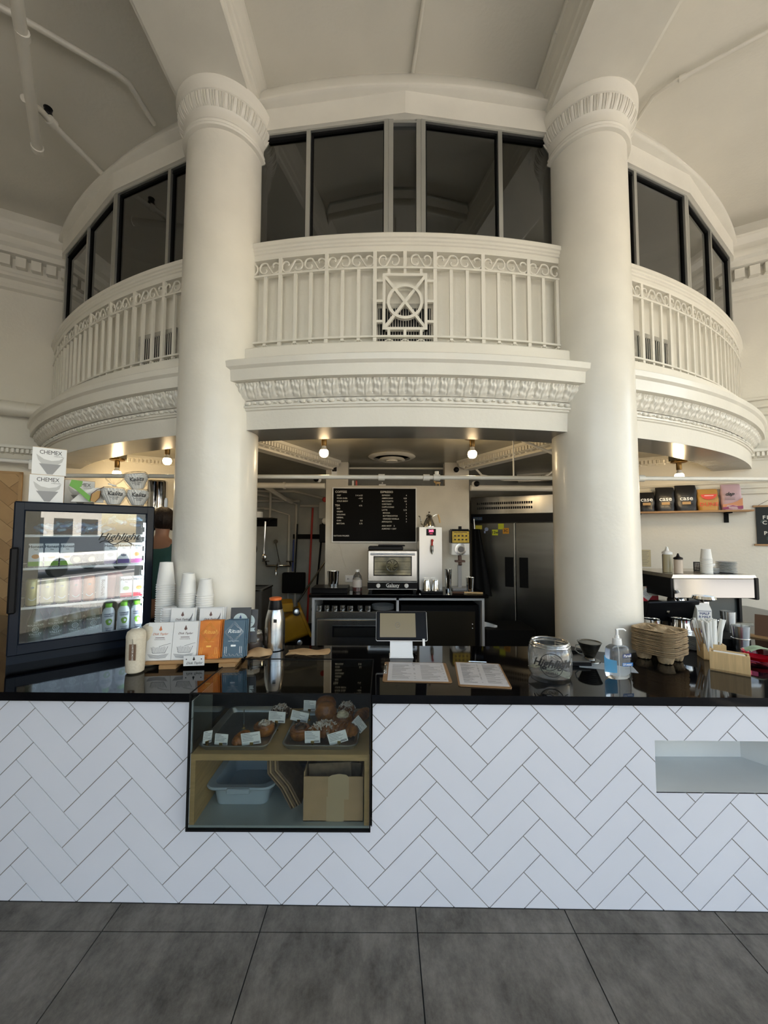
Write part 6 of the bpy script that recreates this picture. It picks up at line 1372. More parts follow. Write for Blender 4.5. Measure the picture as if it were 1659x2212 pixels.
mb = MB(); mb.box(.17, .63, -.012, -.006, .53, .64); mb.m = 1; mb.box(.185, .63, -.014, -.011, .535, .62); mb.build('recessed_handle', [M_BLACK, M_STEELD], uf)
im = thing('ice_machine', 'black undercounter ice machine in the right bay', 'ice machine', (.17, 3.84, 0)); mb = MB(); mb.box(0, .77, .0, .48, .05, .84, .004); mb.build('body', M_BLACK, im)
mb = MB(); mb.box(.04, .73, -.012, .0, .38, .78, .003); mb.build('bin_door', mat('dark_brown_glass', (.025, .022, .016), .15), im)
mb = MB(); mb.box(.56, .64, -.014, -.010, .30, .345); mb.text('*', .05, FACE(.60, -.014, .315), .001, bold=.02); mb.build('badge', M_STEELD, im)
mb = MB()
for z in (.66, .62): mb.ball((.70, -.016, z), .008, 8, 6)
mb.build('indicator', M_CHROME, im, smooth=True)
tn = MB(); tn.lathe([(.001, 0), (.030, 0), (.031, .005), (.031, .024), (.033, .026), (.031, .028), (.031, .052), (.001, .053)], 22)
t0 = None
for k in range(7):
    lbk = ['first', 'second', 'third', 'fourth', 'fifth', 'sixth', 'seventh'][k] + ' steel spice tin from the left under the back counter top'
    if t0 is None: t0 = one('spice_tin', tn, M_STEEL, lbk, 'tin', (-.642, 3.87, .776), 0, 'row of steel tins on the undercounter fridge', True)
    else: o = t0.copy(); COL.objects.link(o); o.location = (-.642 + .078 * k + (.02 if k > 4 else 0), 3.87 + .02 * (k % 2), .776); o['label'] = lbk
pm = MB(); pm.lathe([(.001, 0), (.07, 0), (.112, .008), (.114, .011), (.07, .005), (.001, .005)], 30); t0 = None
for k in range(5):
    lbk = 'top dinner plate of the pile beside the spice tins' if k == 4 else ORD[4 - k] + ' dinner plate from the top beside the spice tins'
    if t0 is None: t0 = one('dinner_plate', pm, M_PLATE, lbk, 'plate', (-.008, 3.96, .776), 0, 'dinner plates under the back counter', True)
    else: o = t0.copy(); COL.objects.link(o); o.location = (-.008, 3.96, .776 + .0088 * k); o['label'] = lbk
# oven
BZ0 = BH + .0005
ov = thing('convection_oven', 'stainless countertop convection oven with a glass door', 'oven', (-.165, 3.93, BZ0))
mb = MB(); mb.box(0, .51, .02, .43, .02, .425, .006); mb.build('cabinet', M_STEEL, ov)
mb = MB(); mb.box(.0, .51, .0, .02, .105, .425, .01); mb.build('door', M_STEEL, ov)
mb = MB(); mb.box(.06, .45, -.003, .0, .165, .365, .003); mb.build('door_gasket', M_BLACK, ov)
mb = MB(); mb.box(.07, .44, -.0045, -.003, .175, .355); mb.build('door_window', mat('amber_oven_window', (.20, .185, .11), .08, .3, col2=(.08, .08, .055), scale=9), ov)
mb = MB(); mb.tube([(.25 + .06 * math.cos(a), -.006, .27 + .06 * math.sin(a)) for a in [2 * PI * i / 26 for i in range(26)]], .003, 5, True)
for k in range(8): a = PI * k / 4; mb.tube([(.25 + .02 * math.cos(a), -.006, .27 + .02 * math.sin(a)), (.25 + .055 * math.cos(a + .4), -.006, .27 + .055 * math.sin(a + .4))], .0025, 4)
for z in (.20, .23, .31): mb.tube([(.075, -.005, z), (.435, -.005, z)], .0015, 4)
mb.build('fan_grille', M_STEELD, ov)
mb = MB(); mb.tube([(.03, -.03, .385), (.48, -.03, .385)], .009, 10); mb.tube([(.05, 0, .385), (.05, -.03, .385)], .006, 6); mb.tube([(.46, 0, .385), (.46, -.03, .385)], .006, 6); mb.build('door_handle', M_CHROME, ov, smooth=True)
mb = MB(); mb.box(.0, .51, -.002, .02, .035, .10, .003); mb.build('control_panel', M_BLACK, ov)
mb = MB(); mb.text('Galaxy', .05, FACE(.255, -.002, .070), .001, bold=.012); mb.box(.20, .32, -.0035, -.002, .050, .053); mb.build('lettering', M_WPLAST, ov)
for x in (.11, .395): mb = MB(); mb.push(Matrix.Translation((x, -.002, .068)) @ Matrix.Rotation(rad(90), 4, 'X')); mb.lathe([(.022, 0), (.020, .012), (.001, .013)], 20); mb.box(-.005, .005, -.02, .02, .012, .018); mb.pop(); mb.build('knob', M_WPLAST, ov, smooth=True)
for x in (.03, .48): mb = MB(); mb.box(x - .015, x + .015, .03, .4, 0, .02); mb.build('foot', M_BLACK, ov)
mb = MB(); mb.box(0, .36, 0, .25, 0, .035, .006); mb.box(.10, .38, .03, .22, .036, .050, .004); one('black_tray', mb, M_BLACK, 'black trays lying on top of the oven', 'tray', (-.16, 3.97, BZ0 + .426))
# boiler, kettle
wb = thing('water_boiler', 'tall white steel hot water boiler with red digits', 'water boiler', (.365, 4.0, BZ0))
mb = MB(); mb.box(0, .24, 0, .33, .015, .665, .004); mb.build('body', M_WPLAST if False else mat('satin_white_steel', (.78, .78, .77), .2, .35), wb)
mb = MB(); mb.box(.075, .175, -.003, .0, .575, .645, .001); mb.build('display_panel', M_BLACK, wb)
mb = MB(); mb.text('205', .034, FACE(.125, -.003, .622), .001, bold=.02); mb.text('• • •', .018, FACE(.125, -.003, .592), .001); mb.build('red_digits', mat('red_led', (.9, .02, .04), .5, emit=3.0, ecol=(1, .05, .1)), wb)
mb = MB(); mb.lathe([(.012, .40), (.016, .42), (.016, .47), (.01, .48)], 14, (.13, -.03, 0)); mb.tube([(.13, 0, .44), (.13, -.035, .44), (.13, -.045, .41), (.13, -.045, .385)], .008, 8); mb.build('tap', M_STEELD, wb, smooth=True)
mb = MB(); mb.tube([(.13, -.035, .47), (.13, -.045, .51), (.132, -.045, .525)], .009, 8); mb.ball((.132, -.045, .525), .014, 10, 8); mb.build('red_lever', M_RED, wb, smooth=True)
mb = MB(); mb.box(.01, .23, -.12, -.0, .0, .02, .003); mb.build('drip_tray', M_BLACK, wb)
kt = thing('gooseneck_kettle', 'ribbed steel kettle with bamboo handle on the boiler', 'kettle', (.485, 4.12, BZ0 + .666))
mb = MB(); pr = [(.001, 0), (.068, 0)]
for k in range(9): pr += [(.069 - .003 * k - .0002 * k * k, .008 + .011 * k), (.066 - .003 * k - .0002 * k * k, .013 + .011 * k)]
pr += [(.034, .115), (.03, .125), (.015, .135), (.006, .14), (.006, .148), (.011, .155), (.008, .165), (.001, .166)]
mb.lathe(pr, 30); mb.build('body', M_CHROME, kt, smooth=True)
mb = MB(); mb.tube([(-.06, 0, .02), (-.085, 0, .03), (-.09, 0, .07), (-.10, 0, .11), (-.115, 0, .118)], .006, 8, rs=[.010, .008, .006, .005, .004]); mb.build('spout', M_CHROME, kt, smooth=True)
mb = MB(); mb.tube([(.04, 0, .115), (.075, 0, .135), (.10, 0, .13)], .004, 6); mb.build('handle_arm', M_CHROME, kt, smooth=True); mb = MB(); mb.tube([(.095, 0, .135), (.108, 0, .09), (.115, 0, .045)], .010, 8); mb.build('bamboo_grip', M_BAMBOO, kt, smooth=True)
cm = MB(); cm.lathe([(.001, .11), (.030, .11), (.034, .10), (.040, 0), (.038, 0), (.032, .098), (.001, .106)], 24)
o = one('steel_beaker', cm, M_CHROME, 'left upturned steel beaker on the boiler drip tray', 'beaker', (.435, 3.93, BZ0 + .0205), 0, 'steel beakers around the boiler', True)
o2 = o.copy(); COL.objects.link(o2); o2.location = (.525, 3.93, BZ0 + .0205); o2['label'] = 'right upturned steel beaker on the boiler drip tray'
sk = MB(); sk.lathe([(.001, 0), (.032, 0), (.044, .155), (.042, .155), (.030, .004), (.001, .004)], 24)
o = one('steel_shaker', sk, M_CHROME, 'steel shaker cup on the black scale, left of the syrup bottle', 'shaker', (-.535, 3.98, BZ0 + .052), 0, 'steel shaker cups on the back counter', True)
o2 = o.copy(); COL.objects.link(o2); o2.location = (-.50, 3.985, BZ0 + .052); o2['label'] = 'second steel shaker cup standing on the black scale'
o2 = o.copy(); COL.objects.link(o2); o2.location = (.875, 3.93, BZ0); o2['label'] = 'steel shaker cup at the right end of the back counter'
o2 = o.copy(); COL.objects.link(o2); o2.location = (.66, 3.97, BZ0); o2.scale = (.85, .85, 1.5); o2['label'] = 'tall dark steel shaker between boiler and grinder'
mb = MB(); mb.box(0, .36, 0, .26, .0, .045, .004); mb.box(.0, .36, 0, .26, .046, .051, .001); one('black_scale', mb, M_BLACK, 'black platform scale at the left end of the back counter', 'scale', (-.72, 3.86, BZ0))
t = thing('syrup_bottle', 'clear syrup bottle with a cream label by the outlet', 'bottle', (-.272, 4.0, BZ0 + .0)); mb = MB(); mb.lathe([(.001, 0), (.048, .002), (.050, .03), (.050, .12), (.04, .16), (.022, .185), (.018, .20)], 24); mb.build('body', M_GLASS, t, smooth=True)
mb = MB(); mb.lathe([(.020, .198), (.022, .20), (.022, .222), (.001, .223)], 18); mb.build('cap', M_WPLAST, t, smooth=True); mb = MB(); mb.lathe([(.001, .003), (.046, .004), (.046, .05), (.001, .05)], 20); mb.build('syrup', mat('dark_red_syrup', (.12, .02, .02), .2), t, smooth=True)
mb = MB(); mb.lathe([(.0508, .045), (.0508, .12)], 24, a0=PI * 1.1, a1=PI * 1.9); mb.build('label', mat('cream_label', (.55, .50, .46), .6), t, smooth=True)
t = thing('power_outlet', 'white wall outlet behind the syrup bottle', 'outlet', (-.375, 4.383, 1.03)); mb = MB(); mb.box(-.06, .06, -.012, 0, -.035, .04, .004); mb.build('plate', M_WPLAST, t); mb = MB(); 
for x in (-.03, .03): mb.box(x - .004, x + .004, -.014, -.012, -.01, .01); mb.box(x + .008, x + .012, -.014, -.012, -.01, .01)
mb.build('sockets', M_GREYINK, t)
mb = MB(); mb.tube([(-.50, 4.375, 1.44), (-.47, 4.375, 1.28), (-.42, 4.375, 1.14), (-.375, 4.375, 1.07)], .003, 5); one('power_cord', mb, M_INWALL, 'cream cable running from the letter board to the outlet', 'cable', smooth=True)
gr = thing('bulk_grinder', 'white and black shop grinder with a yellow instruction label', 'grinder', (.82, 4.15, BZ0))
mb = MB(); mb.box(-.095, .095, -.02, .12, .365, .495, .008); mb.build('housing', M_WPLAST, gr); mb = MB(); mb.box(-.10, .10, -.03, .12, .495, .635, .004); mb.box(-.09, .09, -.02, .11, .632, .645); mb.box(-.015, .015, -.01, .02, .645, .675); mb.build('hopper', M_BLACK, gr)
mb = MB(); mb.box(-.09, .09, -.033, -.03, .50, .62); mb.build('yellow_label', mat('yellow_print', (.60, .44, .04), .5, col2=(.45, .30, .03), scale=40), gr)
mb = MB()
for k in range(8): mb.box(-.07 + .04 * (k % 4), -.05 + .04 * (k % 4), -.034, -.033, .525 + .04 * (k // 4), .54 + .04 * (k // 4))
mb.box(-.07, .07, -.034, -.033, .605, .61); mb.build('label_print', M_INK, gr)
mb = MB(); mb.push(Matrix.Translation((0, -.02, .43)) @ Matrix.Rotation(rad(90), 4, 'X')); mb.lathe([(.062, 0), (.062, .006), (.045, .008), (.045, .016), (.001, .017)], 30); mb.pop(); mb.build('dial_plate', M_STEEL, gr, smooth=True)
mb = MB(); mb.push(Matrix.Translation((0, -.036, .43)) @ Matrix.Rotation(rad(90), 4, 'X')); mb.lathe([(.032, 0), (.030, .018), (.001, .019)], 24); mb.pop(); mb.build('dial', mat('grey_dial', (.12, .12, .12), .4), gr, smooth=True)
mb = MB(); mb.tube([(0, .03, .365), (0, .02, .30), (0, .0, .26)], .02, 10); mb.box(-.05, .05, -.02, .06, .29, .31); mb.build('chute', mat('rusty_brown_metal', (.10, .055, .04), .6), gr, smooth=True)
mb = MB(); mb.box(-.02, .02, .02, .05, .02, .26); mb.box(-.09, .09, -.06, .12, 0, .02); mb.build('stand', mat('grey_stand_metal', (.35, .35, .35), .4), gr)
t = thing('pastry_brush', 'wooden handled brush lying at the right end of the back counter', 'brush', (.78, 3.86, BZ0), -8); mb = MB(); mb.tube([(.02, 0, .012), (.20, 0, .010)], .010, 8); mb.build('handle', M_BAMBOO, t, smooth=True); mb = MB(); mb.box(-.10, .02, -.02, .02, .002, .020, .004); mb.build('bristles', mat('brown_bristles', (.10, .05, .03), .8), t)
# cloth and paper at the right end of the back counter
mb = MB(); mb.grid(lambda u, v: (.0 + .13 * u, .02 * math.sin(6 * u), .0 + .05 * v * (1 - u * .6)), 10, 5); mb.grid(lambda u, v: (.0 + .13 * u, .03 + .06 * v, .0 + .05 * (1 - u * .6) * (1 - v)), 10, 5)
one('crumpled_napkin', mb, M_WHITE, 'crumpled white packaging beside the back counter', 'paper', (1.02, 3.95, .602), 0, None, True)
mb = MB(); mb.box(1.01, 1.5, 3.85, 4.25, 0, .60, .004); one('low_cabinet', mb, M_BLACKM, 'low black cabinet right of the back counter', 'cabinet')
# ---- steel refrigerator
rf = thing('reach_in_refrigerator', 'tall stainless two door refrigerator with sticky notes', 'refrigerator', (1.136, 4.985, 0), RZ)
mb = MB(); mb.box(0, 1.25, .0, .60, .10, 2.01); mb.build('cabinet', M_STEELD, rf)
mb = MB(); mb.box(.0, 1.25, -.03, .0, 1.79, 2.01, .004); mb.build('top_panel', M_STEEL, rf)
mb = MB(); mb.box(.0, 1.25, -.028, .0, 1.685, 1.79); mb.build('black_band', M_BLACK, rf)
mb = MB(); mb.box(.03, .145, -.030, -.028, 1.715, 1.755); mb.build('badge', mat('badge_blue', (.04, .08, .16), .4), rf); mb = MB(); mb.text('TRUE', .036, FACE(.085, -.030, 1.735), .001, bold=.02); mb.build('badge_lettering', M_STEEL, rf)
for k, x in enumerate((.012, .552)):
    d = MB(); d.box(x, x + .53 + .16 * k, -.035, -.002, .16, 1.68, .006); do = d.build('door', M_STEELD, rf)
    h = MB(); hx = x + (.41 if k == 0 else .01); h.box(hx + (0 if k == 0 else .03), hx + .10 + (0 if k == 0 else .03), -.042, -.036, .90, 1.26, .003); h.build('door_handle', M_BLACKM, do)
mb = MB()
for r_ in range(2):
    for k in range(26): mb.box(.08 + .026 * k, .10 + .026 * k, -.031, -.0305, 1.85 + .06 * r_, 1.88 + .06 * r_)
mb.build('vent_slots', M_VENT, rf)
for x in (.05, 1.15): mb = MB(); mb.box(x, x + .05, .0, .5, 0, .10); mb.build('leg', M_BLACK, rf)
RFM = Matrix.Translation((1.136, 4.985, 0)) @ Matrix.Rotation(rad(RZ), 4, 'Z')
M_STICKY = mat('lime_sticky_note', (.55, .58, .03), .7); M_STO = mat('orange_sticky_note', (.62, .28, .02), .7); M_STY = mat('yellow_paper_note', (.52, .46, .05), .7)
for k, (x, z, w_, h_, m_, tx, lb_) in enumerate(((.06, 1.60, .085, .05, M_STY, '', 'yellow paper note at the top left of the steel refrigerator'), (.345, 1.60, .07, .07, M_STICKY, '', 'upper lime sticky note near the door seam'), (.27, 1.525, .072, .07, M_STICKY, '12w', 'lower lime sticky note on the refrigerator'), (.40, 1.545, .075, .07, M_STO, '3C', 'orange sticky note nearest the door seam'))):
    p = RFM @ Vector((x, -.0365, z)); mb = MB(); mb.box(0, w_, 0, .001, 0, h_)
    if tx: mb.m = 1; mb.text(tx, .045, FACE(w_ / 2, 0, h_ / 2), .0005, bold=.03)
    one('sticky_note', mb, [m_, M_INK], lb_, 'note', tuple(p), RZ, 'notes on the steel refrigerator')
p = RFM @ Vector((.20, -.037, 1.60)); mb = MB(); mb.push(Matrix.Rotation(rad(90), 4, 'X')); mb.lathe([(.024, 0), (.024, .004), (.012, .005), (.001, .005)], 18); mb.pop(); mb.box(-.03, -.012, -.003, 0, -.05, -.02); one('fridge_magnet', mb, mat('blue_grey_magnet', (.25, .30, .45), .4), 'round blue and white magnet between the notes', 'magnet', tuple(p), RZ)
t = thing('hanging_apron', 'black apron hanging against the left side of the steel refrigerator', 'apron', (1.12, 4.62, 1.0)); mb = MB(); mb.grid(lambda u, v: (-.05 + (.08 + .14 * (1 - v)) * u, -.02 * math.sin(PI * 4 * u) - .03 * math.sin(PI * u), -.2 + .80 * v), 24, 10); mb.grid(lambda u, v: (-.05 + (.08 + .14 * (1 - v)) * (1 - u), .03 + .01 * math.sin(9 * u), -.2 + .80 * v), 12, 6); mb.build('cloth', M_FELT, t, smooth=True)
mb = MB(); mb.tube([(-.03, 0, .55), (-.04, 0, .72)], .008, 6); mb.build('neck_strap', M_STEEL, t, smooth=True)
# ================================================================ CLEANING CORNER behind the left opening
t = thing('tool_rail', 'black wall rail holding brooms', 'rail', (-1.30, 5.53, 1.46)); mb = MB(); mb.box(0, .42, -.02, .02, 0, .065, .003); mb.build('rail', M_BLACKM, t)
def pole(name, label, cat, p0, p1, r, m, extra=None):
    t = thing(name, label, cat, p0, 0); d = Vector(p1) - Vector(p0); mb = MB(); mb.tube([(0, 0, 0), tuple(d)], r, 8); mb.build('handle', m, t, smooth=True)
    if extra: extra(t, d)
    return t
pole('mop', 'mop with a red handle leaning in the cleaning corner', 'mop', (-1.05, 5.36, .30), (-1.01, 5.44, 1.90), .014, M_RED, lambda t, d: (lambda mb: mb.build('mop_head', M_BLACKM, t))(MB().box(-.08, .08, -.03, .03, -.29, .0)))
pole('dust_pan', 'long handled black dust pan under the rail', 'dust pan', (-1.24, 5.42, .96), (-1.23, 5.47, 1.67), .011, M_BLACK, lambda t, d: (lambda mb: mb.build('pan', M_BLACKM, t))(MB().box(-.17, .14, -.05, .05, -.25, .03, .01)))
pole('squeegee', 'blue handled brush hanging at the left end of the rail', 'brush', (-1.285, 5.46, 1.0), (-1.285, 5.50, 1.45), .012, M_BLUE)
pole('broom', 'dark broom with a red tip leaning beside the mop', 'broom', (-.93, 5.30, .60), (-.86, 5.46, 1.76), .013, M_BLACKM, lambda t, d: (lambda mb: mb.build('red_tip', M_RED, t))(MB().tube([tuple(d), tuple(d * 1.04)], .016, 8)))
mb = MB(); mb.tube([(-1.15, 5.2, .62), (-.78, 5.25, 1.18)], .012, 8); one('grabber_pole', mb, M_STEELD, 'slanting metal pole behind the broom', 'pole', smooth=True)
bk = thing('mop_bucket', 'yellow mop bucket with casters tipped on its side', 'mop bucket', (-1.13, 4.75, .12), 15)
mb = MB(); mb.push(Matrix.Translation((0, 0, .30)) @ Matrix.Rotation(rad(68), 4, 'Y'))
loft(mb, [rrect(-.13, .13, -.17, .17, .04, -.18), rrect(-.16, .16, -.20, .20, .05, .16), rrect(-.19, .19, -.23, .23, .06, .165), rrect(-.19, .19, -.23, .23, .06, .19), rrect(-.15, .15, -.19, .19, .05, .19), rrect(-.12, .12, -.16, .16, .04, -.16)]); mb.pop(); mb.build('tub', M_YELLOW, bk, smooth=True)
mb = MB(); mb.box(-.16, .02, -.20, .14, .50, .60, .01); mb.build('wringer', M_YELLOW, bk)
for (x, z, y) in ((.06, .50, -.20), (.10, .14, -.20), (.28, .50, -.1), (.30, .16, -.1)):
    mb = MB(); mb.push(Matrix.Translation((x, y, z)) @ Matrix.Rotation(rad(80), 4, 'X')); mb.lathe([(.016, -.012), (.045, -.012), (.045, .012), (.016, .012)], 20); mb.pop(); w = mb.build('caster', M_BLACK, bk, smooth=True)
    mb = MB(); mb.push(Matrix.Translation((x, y, z)) @ Matrix.Rotation(rad(80), 4, 'X')); mb.lathe([(.024, .0125), (.030, .0135), (.024, .0145)], 20); mb.pop(); mb.build('caster_rim', M_STEEL, w, smooth=True)
mb = MB(); mb.box(-.13, -.07, -.205, -.20, .34, .45); mb.build('warning_label', M_BLACK, bk)
# mop sink, faucet, wall pipes
t = thing('mop_sink', 'dark utility sink with a steel rim left of the bucket', 'sink', (-1.95, 4.62, 0)); mb = MB(); loft(mb, [rrect(0, .50, 0, .45, .03, 0), rrect(0, .50, 0, .45, .03, .85), rrect(.04, .46, .04, .41, .02, .85), rrect(.06, .44, .06, .39, .02, .62)]); mb.build('basin', mat('dull_sink_grey', (.10, .10, .095), .4), t, smooth=False)
mb = MB(); loft(mb, [rrect(-.01, .51, -.01, .46, .03, .851), rrect(-.01, .51, -.01, .46, .03, .868), rrect(.035, .465, .035, .415, .02, .868), rrect(.035, .465, .035, .415, .02, .851)], False, False); mb.build('rim', M_STEEL, t)
fc = thing('wall_faucet', 'old chrome wall faucet with two cross handles', 'faucet', (-1.50, 5.48, 1.08))
mb = MB(); mb.tube([(-.16, 0, 0), (.18, 0, 0)], .018, 10); mb.tube([(.02, 0, 0), (.02, -.10, .02), (.02, -.16, -.05), (.02, -.16, -.12)], .016, 10); mb.tube([(.02, -.02, .0), (.03, -.02, .07)], .014, 8); mb.build('body', M_CHROME, fc, smooth=True)
for x in (-.16, .18): mb = MB(); mb.tube([(x, -.0, 0), (x, -.04, .06)], .012, 8); mb.tube([(x - .05, -.045, .065), (x + .05, -.045, .065)], .007, 6); mb.tube([(x, -.09, .065), (x, .0, .065)], .007, 6); mb.build('cross_handle', M_STEELD, fc, smooth=True)
mb = MB(); mb.tube([(.03, -.03, .05), (-.03, -.02, .32)], .006, 6); mb.push(Matrix.Translation((-.03, -.02, .34)) @ Matrix.Rotation(rad(90), 4, 'X')); mb.lathe([(.03, -.006), (.03, .006)], 16); mb.pop(); mb.build('support_rod', M_STEELD, fc, smooth=True)
pts = [[(-1.26, 5.52, 0.5), (-1.26, 5.52, 1.95), (-1.40, 5.50, 2.02), (-1.9, 5.5, 2.10)], [(-1.36, 5.52, .5), (-1.36, 5.52, 1.80), (-1.62, 5.50, 1.88), (-1.9, 5.5, 1.9)], [(-1.9, 5.5, 2.0), (-1.2, 5.5, 2.0), (-1.2, 5.5, 1.93), (-.7, 5.5, 1.93)], [(-1.9, 5.50, 2.14), (-1.3, 5.5, 2.14), (-.7, 5.5, 2.0)], [(-1.6, 5.40, 2.25), (-1.6, 5.40, 1.75), (-1.9, 5.4, 1.68)], [(-1.9, 5.2, 2.20), (-1.62, 5.2, 2.18), (-1.35, 5.3, 2.0), (-1.30, 5.4, 1.98)]]
for k, P in enumerate(pts):
    mb = MB(); mb.tube(P, .018 if k < 5 else .035, 8); one('plumbing_pipe', mb, M_INWALL, ['vertical grey pipe nearest the broom rail', 'vertical grey pipe left of its twin', 'horizontal pipe with a step on the back wall', 'highest horizontal pipe on the back wall', 'short drop pipe near the wall shelf', 'thick slanting pipe under the ceiling'][k], 'pipe', group='plumbing in the cleaning corner', smooth=True)
t = thing('alarm_box', 'grey alarm box with a red button near the left pier', 'alarm', (-.80, 5.0, 1.85)); mb = MB(); mb.box(-.05, .14, 0, .06, -.12, .10, .006); mb.build('box', mat('grey_box', (.32, .32, .30), .5), t); mb = MB(); mb.ball((.03, -.005, .13), .035, 12, 8); mb.build('button', M_RED, t, smooth=True)
mb = MB(); mb.box(-.06, .10, -.0, .06, 0, .24, .01); one('wall_phone', mb, M_BLACK, 'black wall unit under the alarm box', 'wall unit', (-.78, 5.0, 1.42)); 
mb = MB(); mb.ball((0, 0, 0), .045, 16, 10, 1, .5, 1); one('white_canister', mb, M_WPLAST, 'round white canister hanging above the black wall unit', 'canister', (-.76, 4.99, 1.70), 0, None, True)
t = thing('wall_rack', 'black wall rack with hanging pans at the edge of the left column', 'rack', (-1.62, 4.42, 1.70)); mb = MB(); mb.box(-.25, .34, -.02, .20, 0, .018); mb.box(-.05, .0, -.02, .02, -.12, 0); mb.tube([(.32, 0, .01), (.25, 0, -.09)], .008, 6); mb.box(-.25, .34, .19, .20, -.08, .02); mb.build('frame', M_BLACKM, t)
t = thing('steel_ladle', 'long steel ladle hanging from the rack', 'ladle', (-1.365, 4.40, 1.235)); mb = MB(); mb.tube([(0, 0, .06), (.01, 0, .44)], .008, 8, rs=[.006, .011]); mb.build('handle', M_CHROME, t, smooth=True); mb = MB(); mb.ball((0, 0, .03), .036, 16, 10, .85, .5, 1.2); mb.build('bowl', M_STEEL, t, smooth=True)
mb = MB(); mb.push(Matrix.Rotation(rad(90), 4, 'X')); mb.lathe([(.001, 0), (.10, 0), (.125, .03), (.12, .03), (.098, .004), (.001, .004)], 30); mb.pop(); one('frying_pan', mb, M_BLACKM, 'dark round pan hanging half behind the left column', 'pan', (-1.56, 4.40, 1.36), 0, None, True)
t = thing('plastic_container', 'clear lidded container on the wall rack', 'container', (-1.50, 4.50, 1.7185)); mb = MB(); mb.lathe([(.001, .001), (.085, .001), (.09, .10)], 24); mb.lathe([(.092, .10), (.092, .112), (.001, .114)], 24); mb.build('tub', M_CLEARP, t, smooth=True)
mb = MB(); mb.lathe([(.08, .003), (.08, .07), (.001, .072)], 20); mb.build('contents', M_PAPER, t, smooth=True)
# steel canister and small bottle behind the cooler
t = thing('high_shelf', 'white shelf on the left wall holding a steel pot', 'shelf', wl(.95, .17, 1.80), 29); mb = MB(); mb.box(-.2, .35, -.15, .15, -.02, 0); mb.build('board', M_WPLAST, t)
mb = MB(); mb.lathe([(.001, 0), (.10, 0), (.10, .27), (.104, .275), (.096, .29), (.001, .29)], 28); p = wl(.93, .17, 1.8005); one('steel_pot', mb, M_CHROME, 'tall polished steel pot on the shelf above the person', 'pot', p, 0, None, True)
mb = MB(); mb.lathe([(.001, 0), (.011, 0), (.011, .045), (.008, .05), (.008, .058), (.001, .058)], 14); one('small_white_bottle', mb, M_WPLAST, 'small white bottle on the right corner of the cooler', 'bottle', (-1.395, 2.455, CT), 0, None, True)
# ================================================================ PERSON
pr_ = thing('person', 'person in a teal t-shirt with dark hair and beard, back turned, behind the cooler', 'person', (-1.95, 3.36, 0), 0)
def skin(name, V, E, Rr, m, parent, sub=2, root=0):
    me = bpy.data.meshes.new(name); me.from_pydata(V, E, []); me.materials.append(m); o = bpy.data.objects.new(name, me); COL.objects.link(o); o.parent = parent
    sk_ = o.modifiers.new('skin', 'SKIN'); sk_.use_smooth_shade = True
    for i, r in enumerate(Rr):
        d = me.skin_vertices[0].data[i]; d.radius = r if isinstance(r, tuple) else (r, r); d.use_root = (i == root)
    ss = o.modifiers.new('sub', 'SUBSURF'); ss.levels = sub; ss.render_levels = sub
    return o
M_SKIN = mat('warm_skin', (.50, .27, .18), .5, var=.08, scale=8); M_HAIR = mat('dark_brown_hair', (.028, .014, .009), .6, var=.4, scale=40, bump=.6, bscale=90); M_TEAL = mat('teal_cotton', (.055, .155, .155), .85, var=.12, scale=4, bump=.15, bscale=120); M_JEANS = mat('dark_jeans', (.02, .022, .03), .8)
V = [(0, 0, .95), (0, .01, 1.12), (0, .02, 1.30), (0, .01, 1.43), (0, .02, 1.50), (0, .035, 1.57), (-.005, .05, 1.64), (-.005, .04, 1.69)]
E = [(0, 1), (1, 2), (2, 3), (3, 4), (4, 5), (5, 6), (6, 7)]
Rr = [(.15, .11), (.14, .10), (.165, .11), (.11, .085), (.052, .054), (.058, .062), (.070, .082), (.055, .068)]
def add_chain(start, pts, rs):
    k = start
    for p, r in zip(pts, rs): V.append(p); Rr.append(r); E.append((k, len(V) - 1)); k = len(V) - 1
    return k
for s in (-1, 1):
    w_ = add_chain(3, [(s * .17, .01, 1.40), (s * .205, .03, 1.26), (s * .21, .07, 1.12), (s * .19, .19, 1.09), (s * .17, .31, 1.11)], [.058, .052, .043, .038, .027])
    palm = add_chain(w_, [(s * .165, .37, 1.11)], [(.034, .018)])
    for j, (dx, L) in enumerate(((-.024, .062), (-.008, .07), (.008, .066), (.022, .052))): add_chain(palm, [(s * .165 + dx, .405, 1.108), (s * .165 + dx, .405 + L * .5, 1.098), (s * .165 + dx, .405 + L * .75, 1.075)], [.0095, .0085, .0075])
    add_chain(w_, [(s * .165 - s * .035, .35, 1.10), (s * .165 - s * .05, .38, 1.09), (s * .165 - s * .05, .405, 1.08)], [.011, .0095, .008])
    add_chain(0, [(s * .10, .0, .86), (s * .11, .01, .50), (s * .115, -.02, .10), (s * .12, .06, .04), (s * .12, .13, .03)], [.095, .06, .042, .04, .03])
body = skin('body', V, E, Rr, M_SKIN, pr_)
V2 = [(0, 0, .93), (0, .01, 1.12), (0, .02, 1.30), (0, .012, 1.415), (0, .018, 1.452), (-.165, .01, 1.39), (-.205, .03, 1.27), (-.212, .055, 1.17), (.165, .01, 1.39), (.205, .03, 1.27), (.212, .055, 1.17)]
skin('shirt', V2, [(0, 1), (1, 2), (2, 3), (3, 4), (3, 5), (5, 6), (6, 7), (3, 8), (8, 9), (9, 10)], [(.175, .13), (.165, .122), (.187, .13), (.135, .105), (.07, .075), .077, .070, .064, .077, .070, .064], M_TEAL, pr_)
V3 = [(0, 0, .94), (-.10, 0, .84), (-.11, .01, .5), (-.115, -.02, .12), (.10, 0, .84), (.11, .01, .5), (.115, -.02, .12)]
skin('trousers', V3, [(0, 1), (1, 2), (2, 3), (0, 4), (4, 5), (5, 6)], [(.165, .125), .11, .078, .062, .11, .078, .062], M_JEANS, pr_)
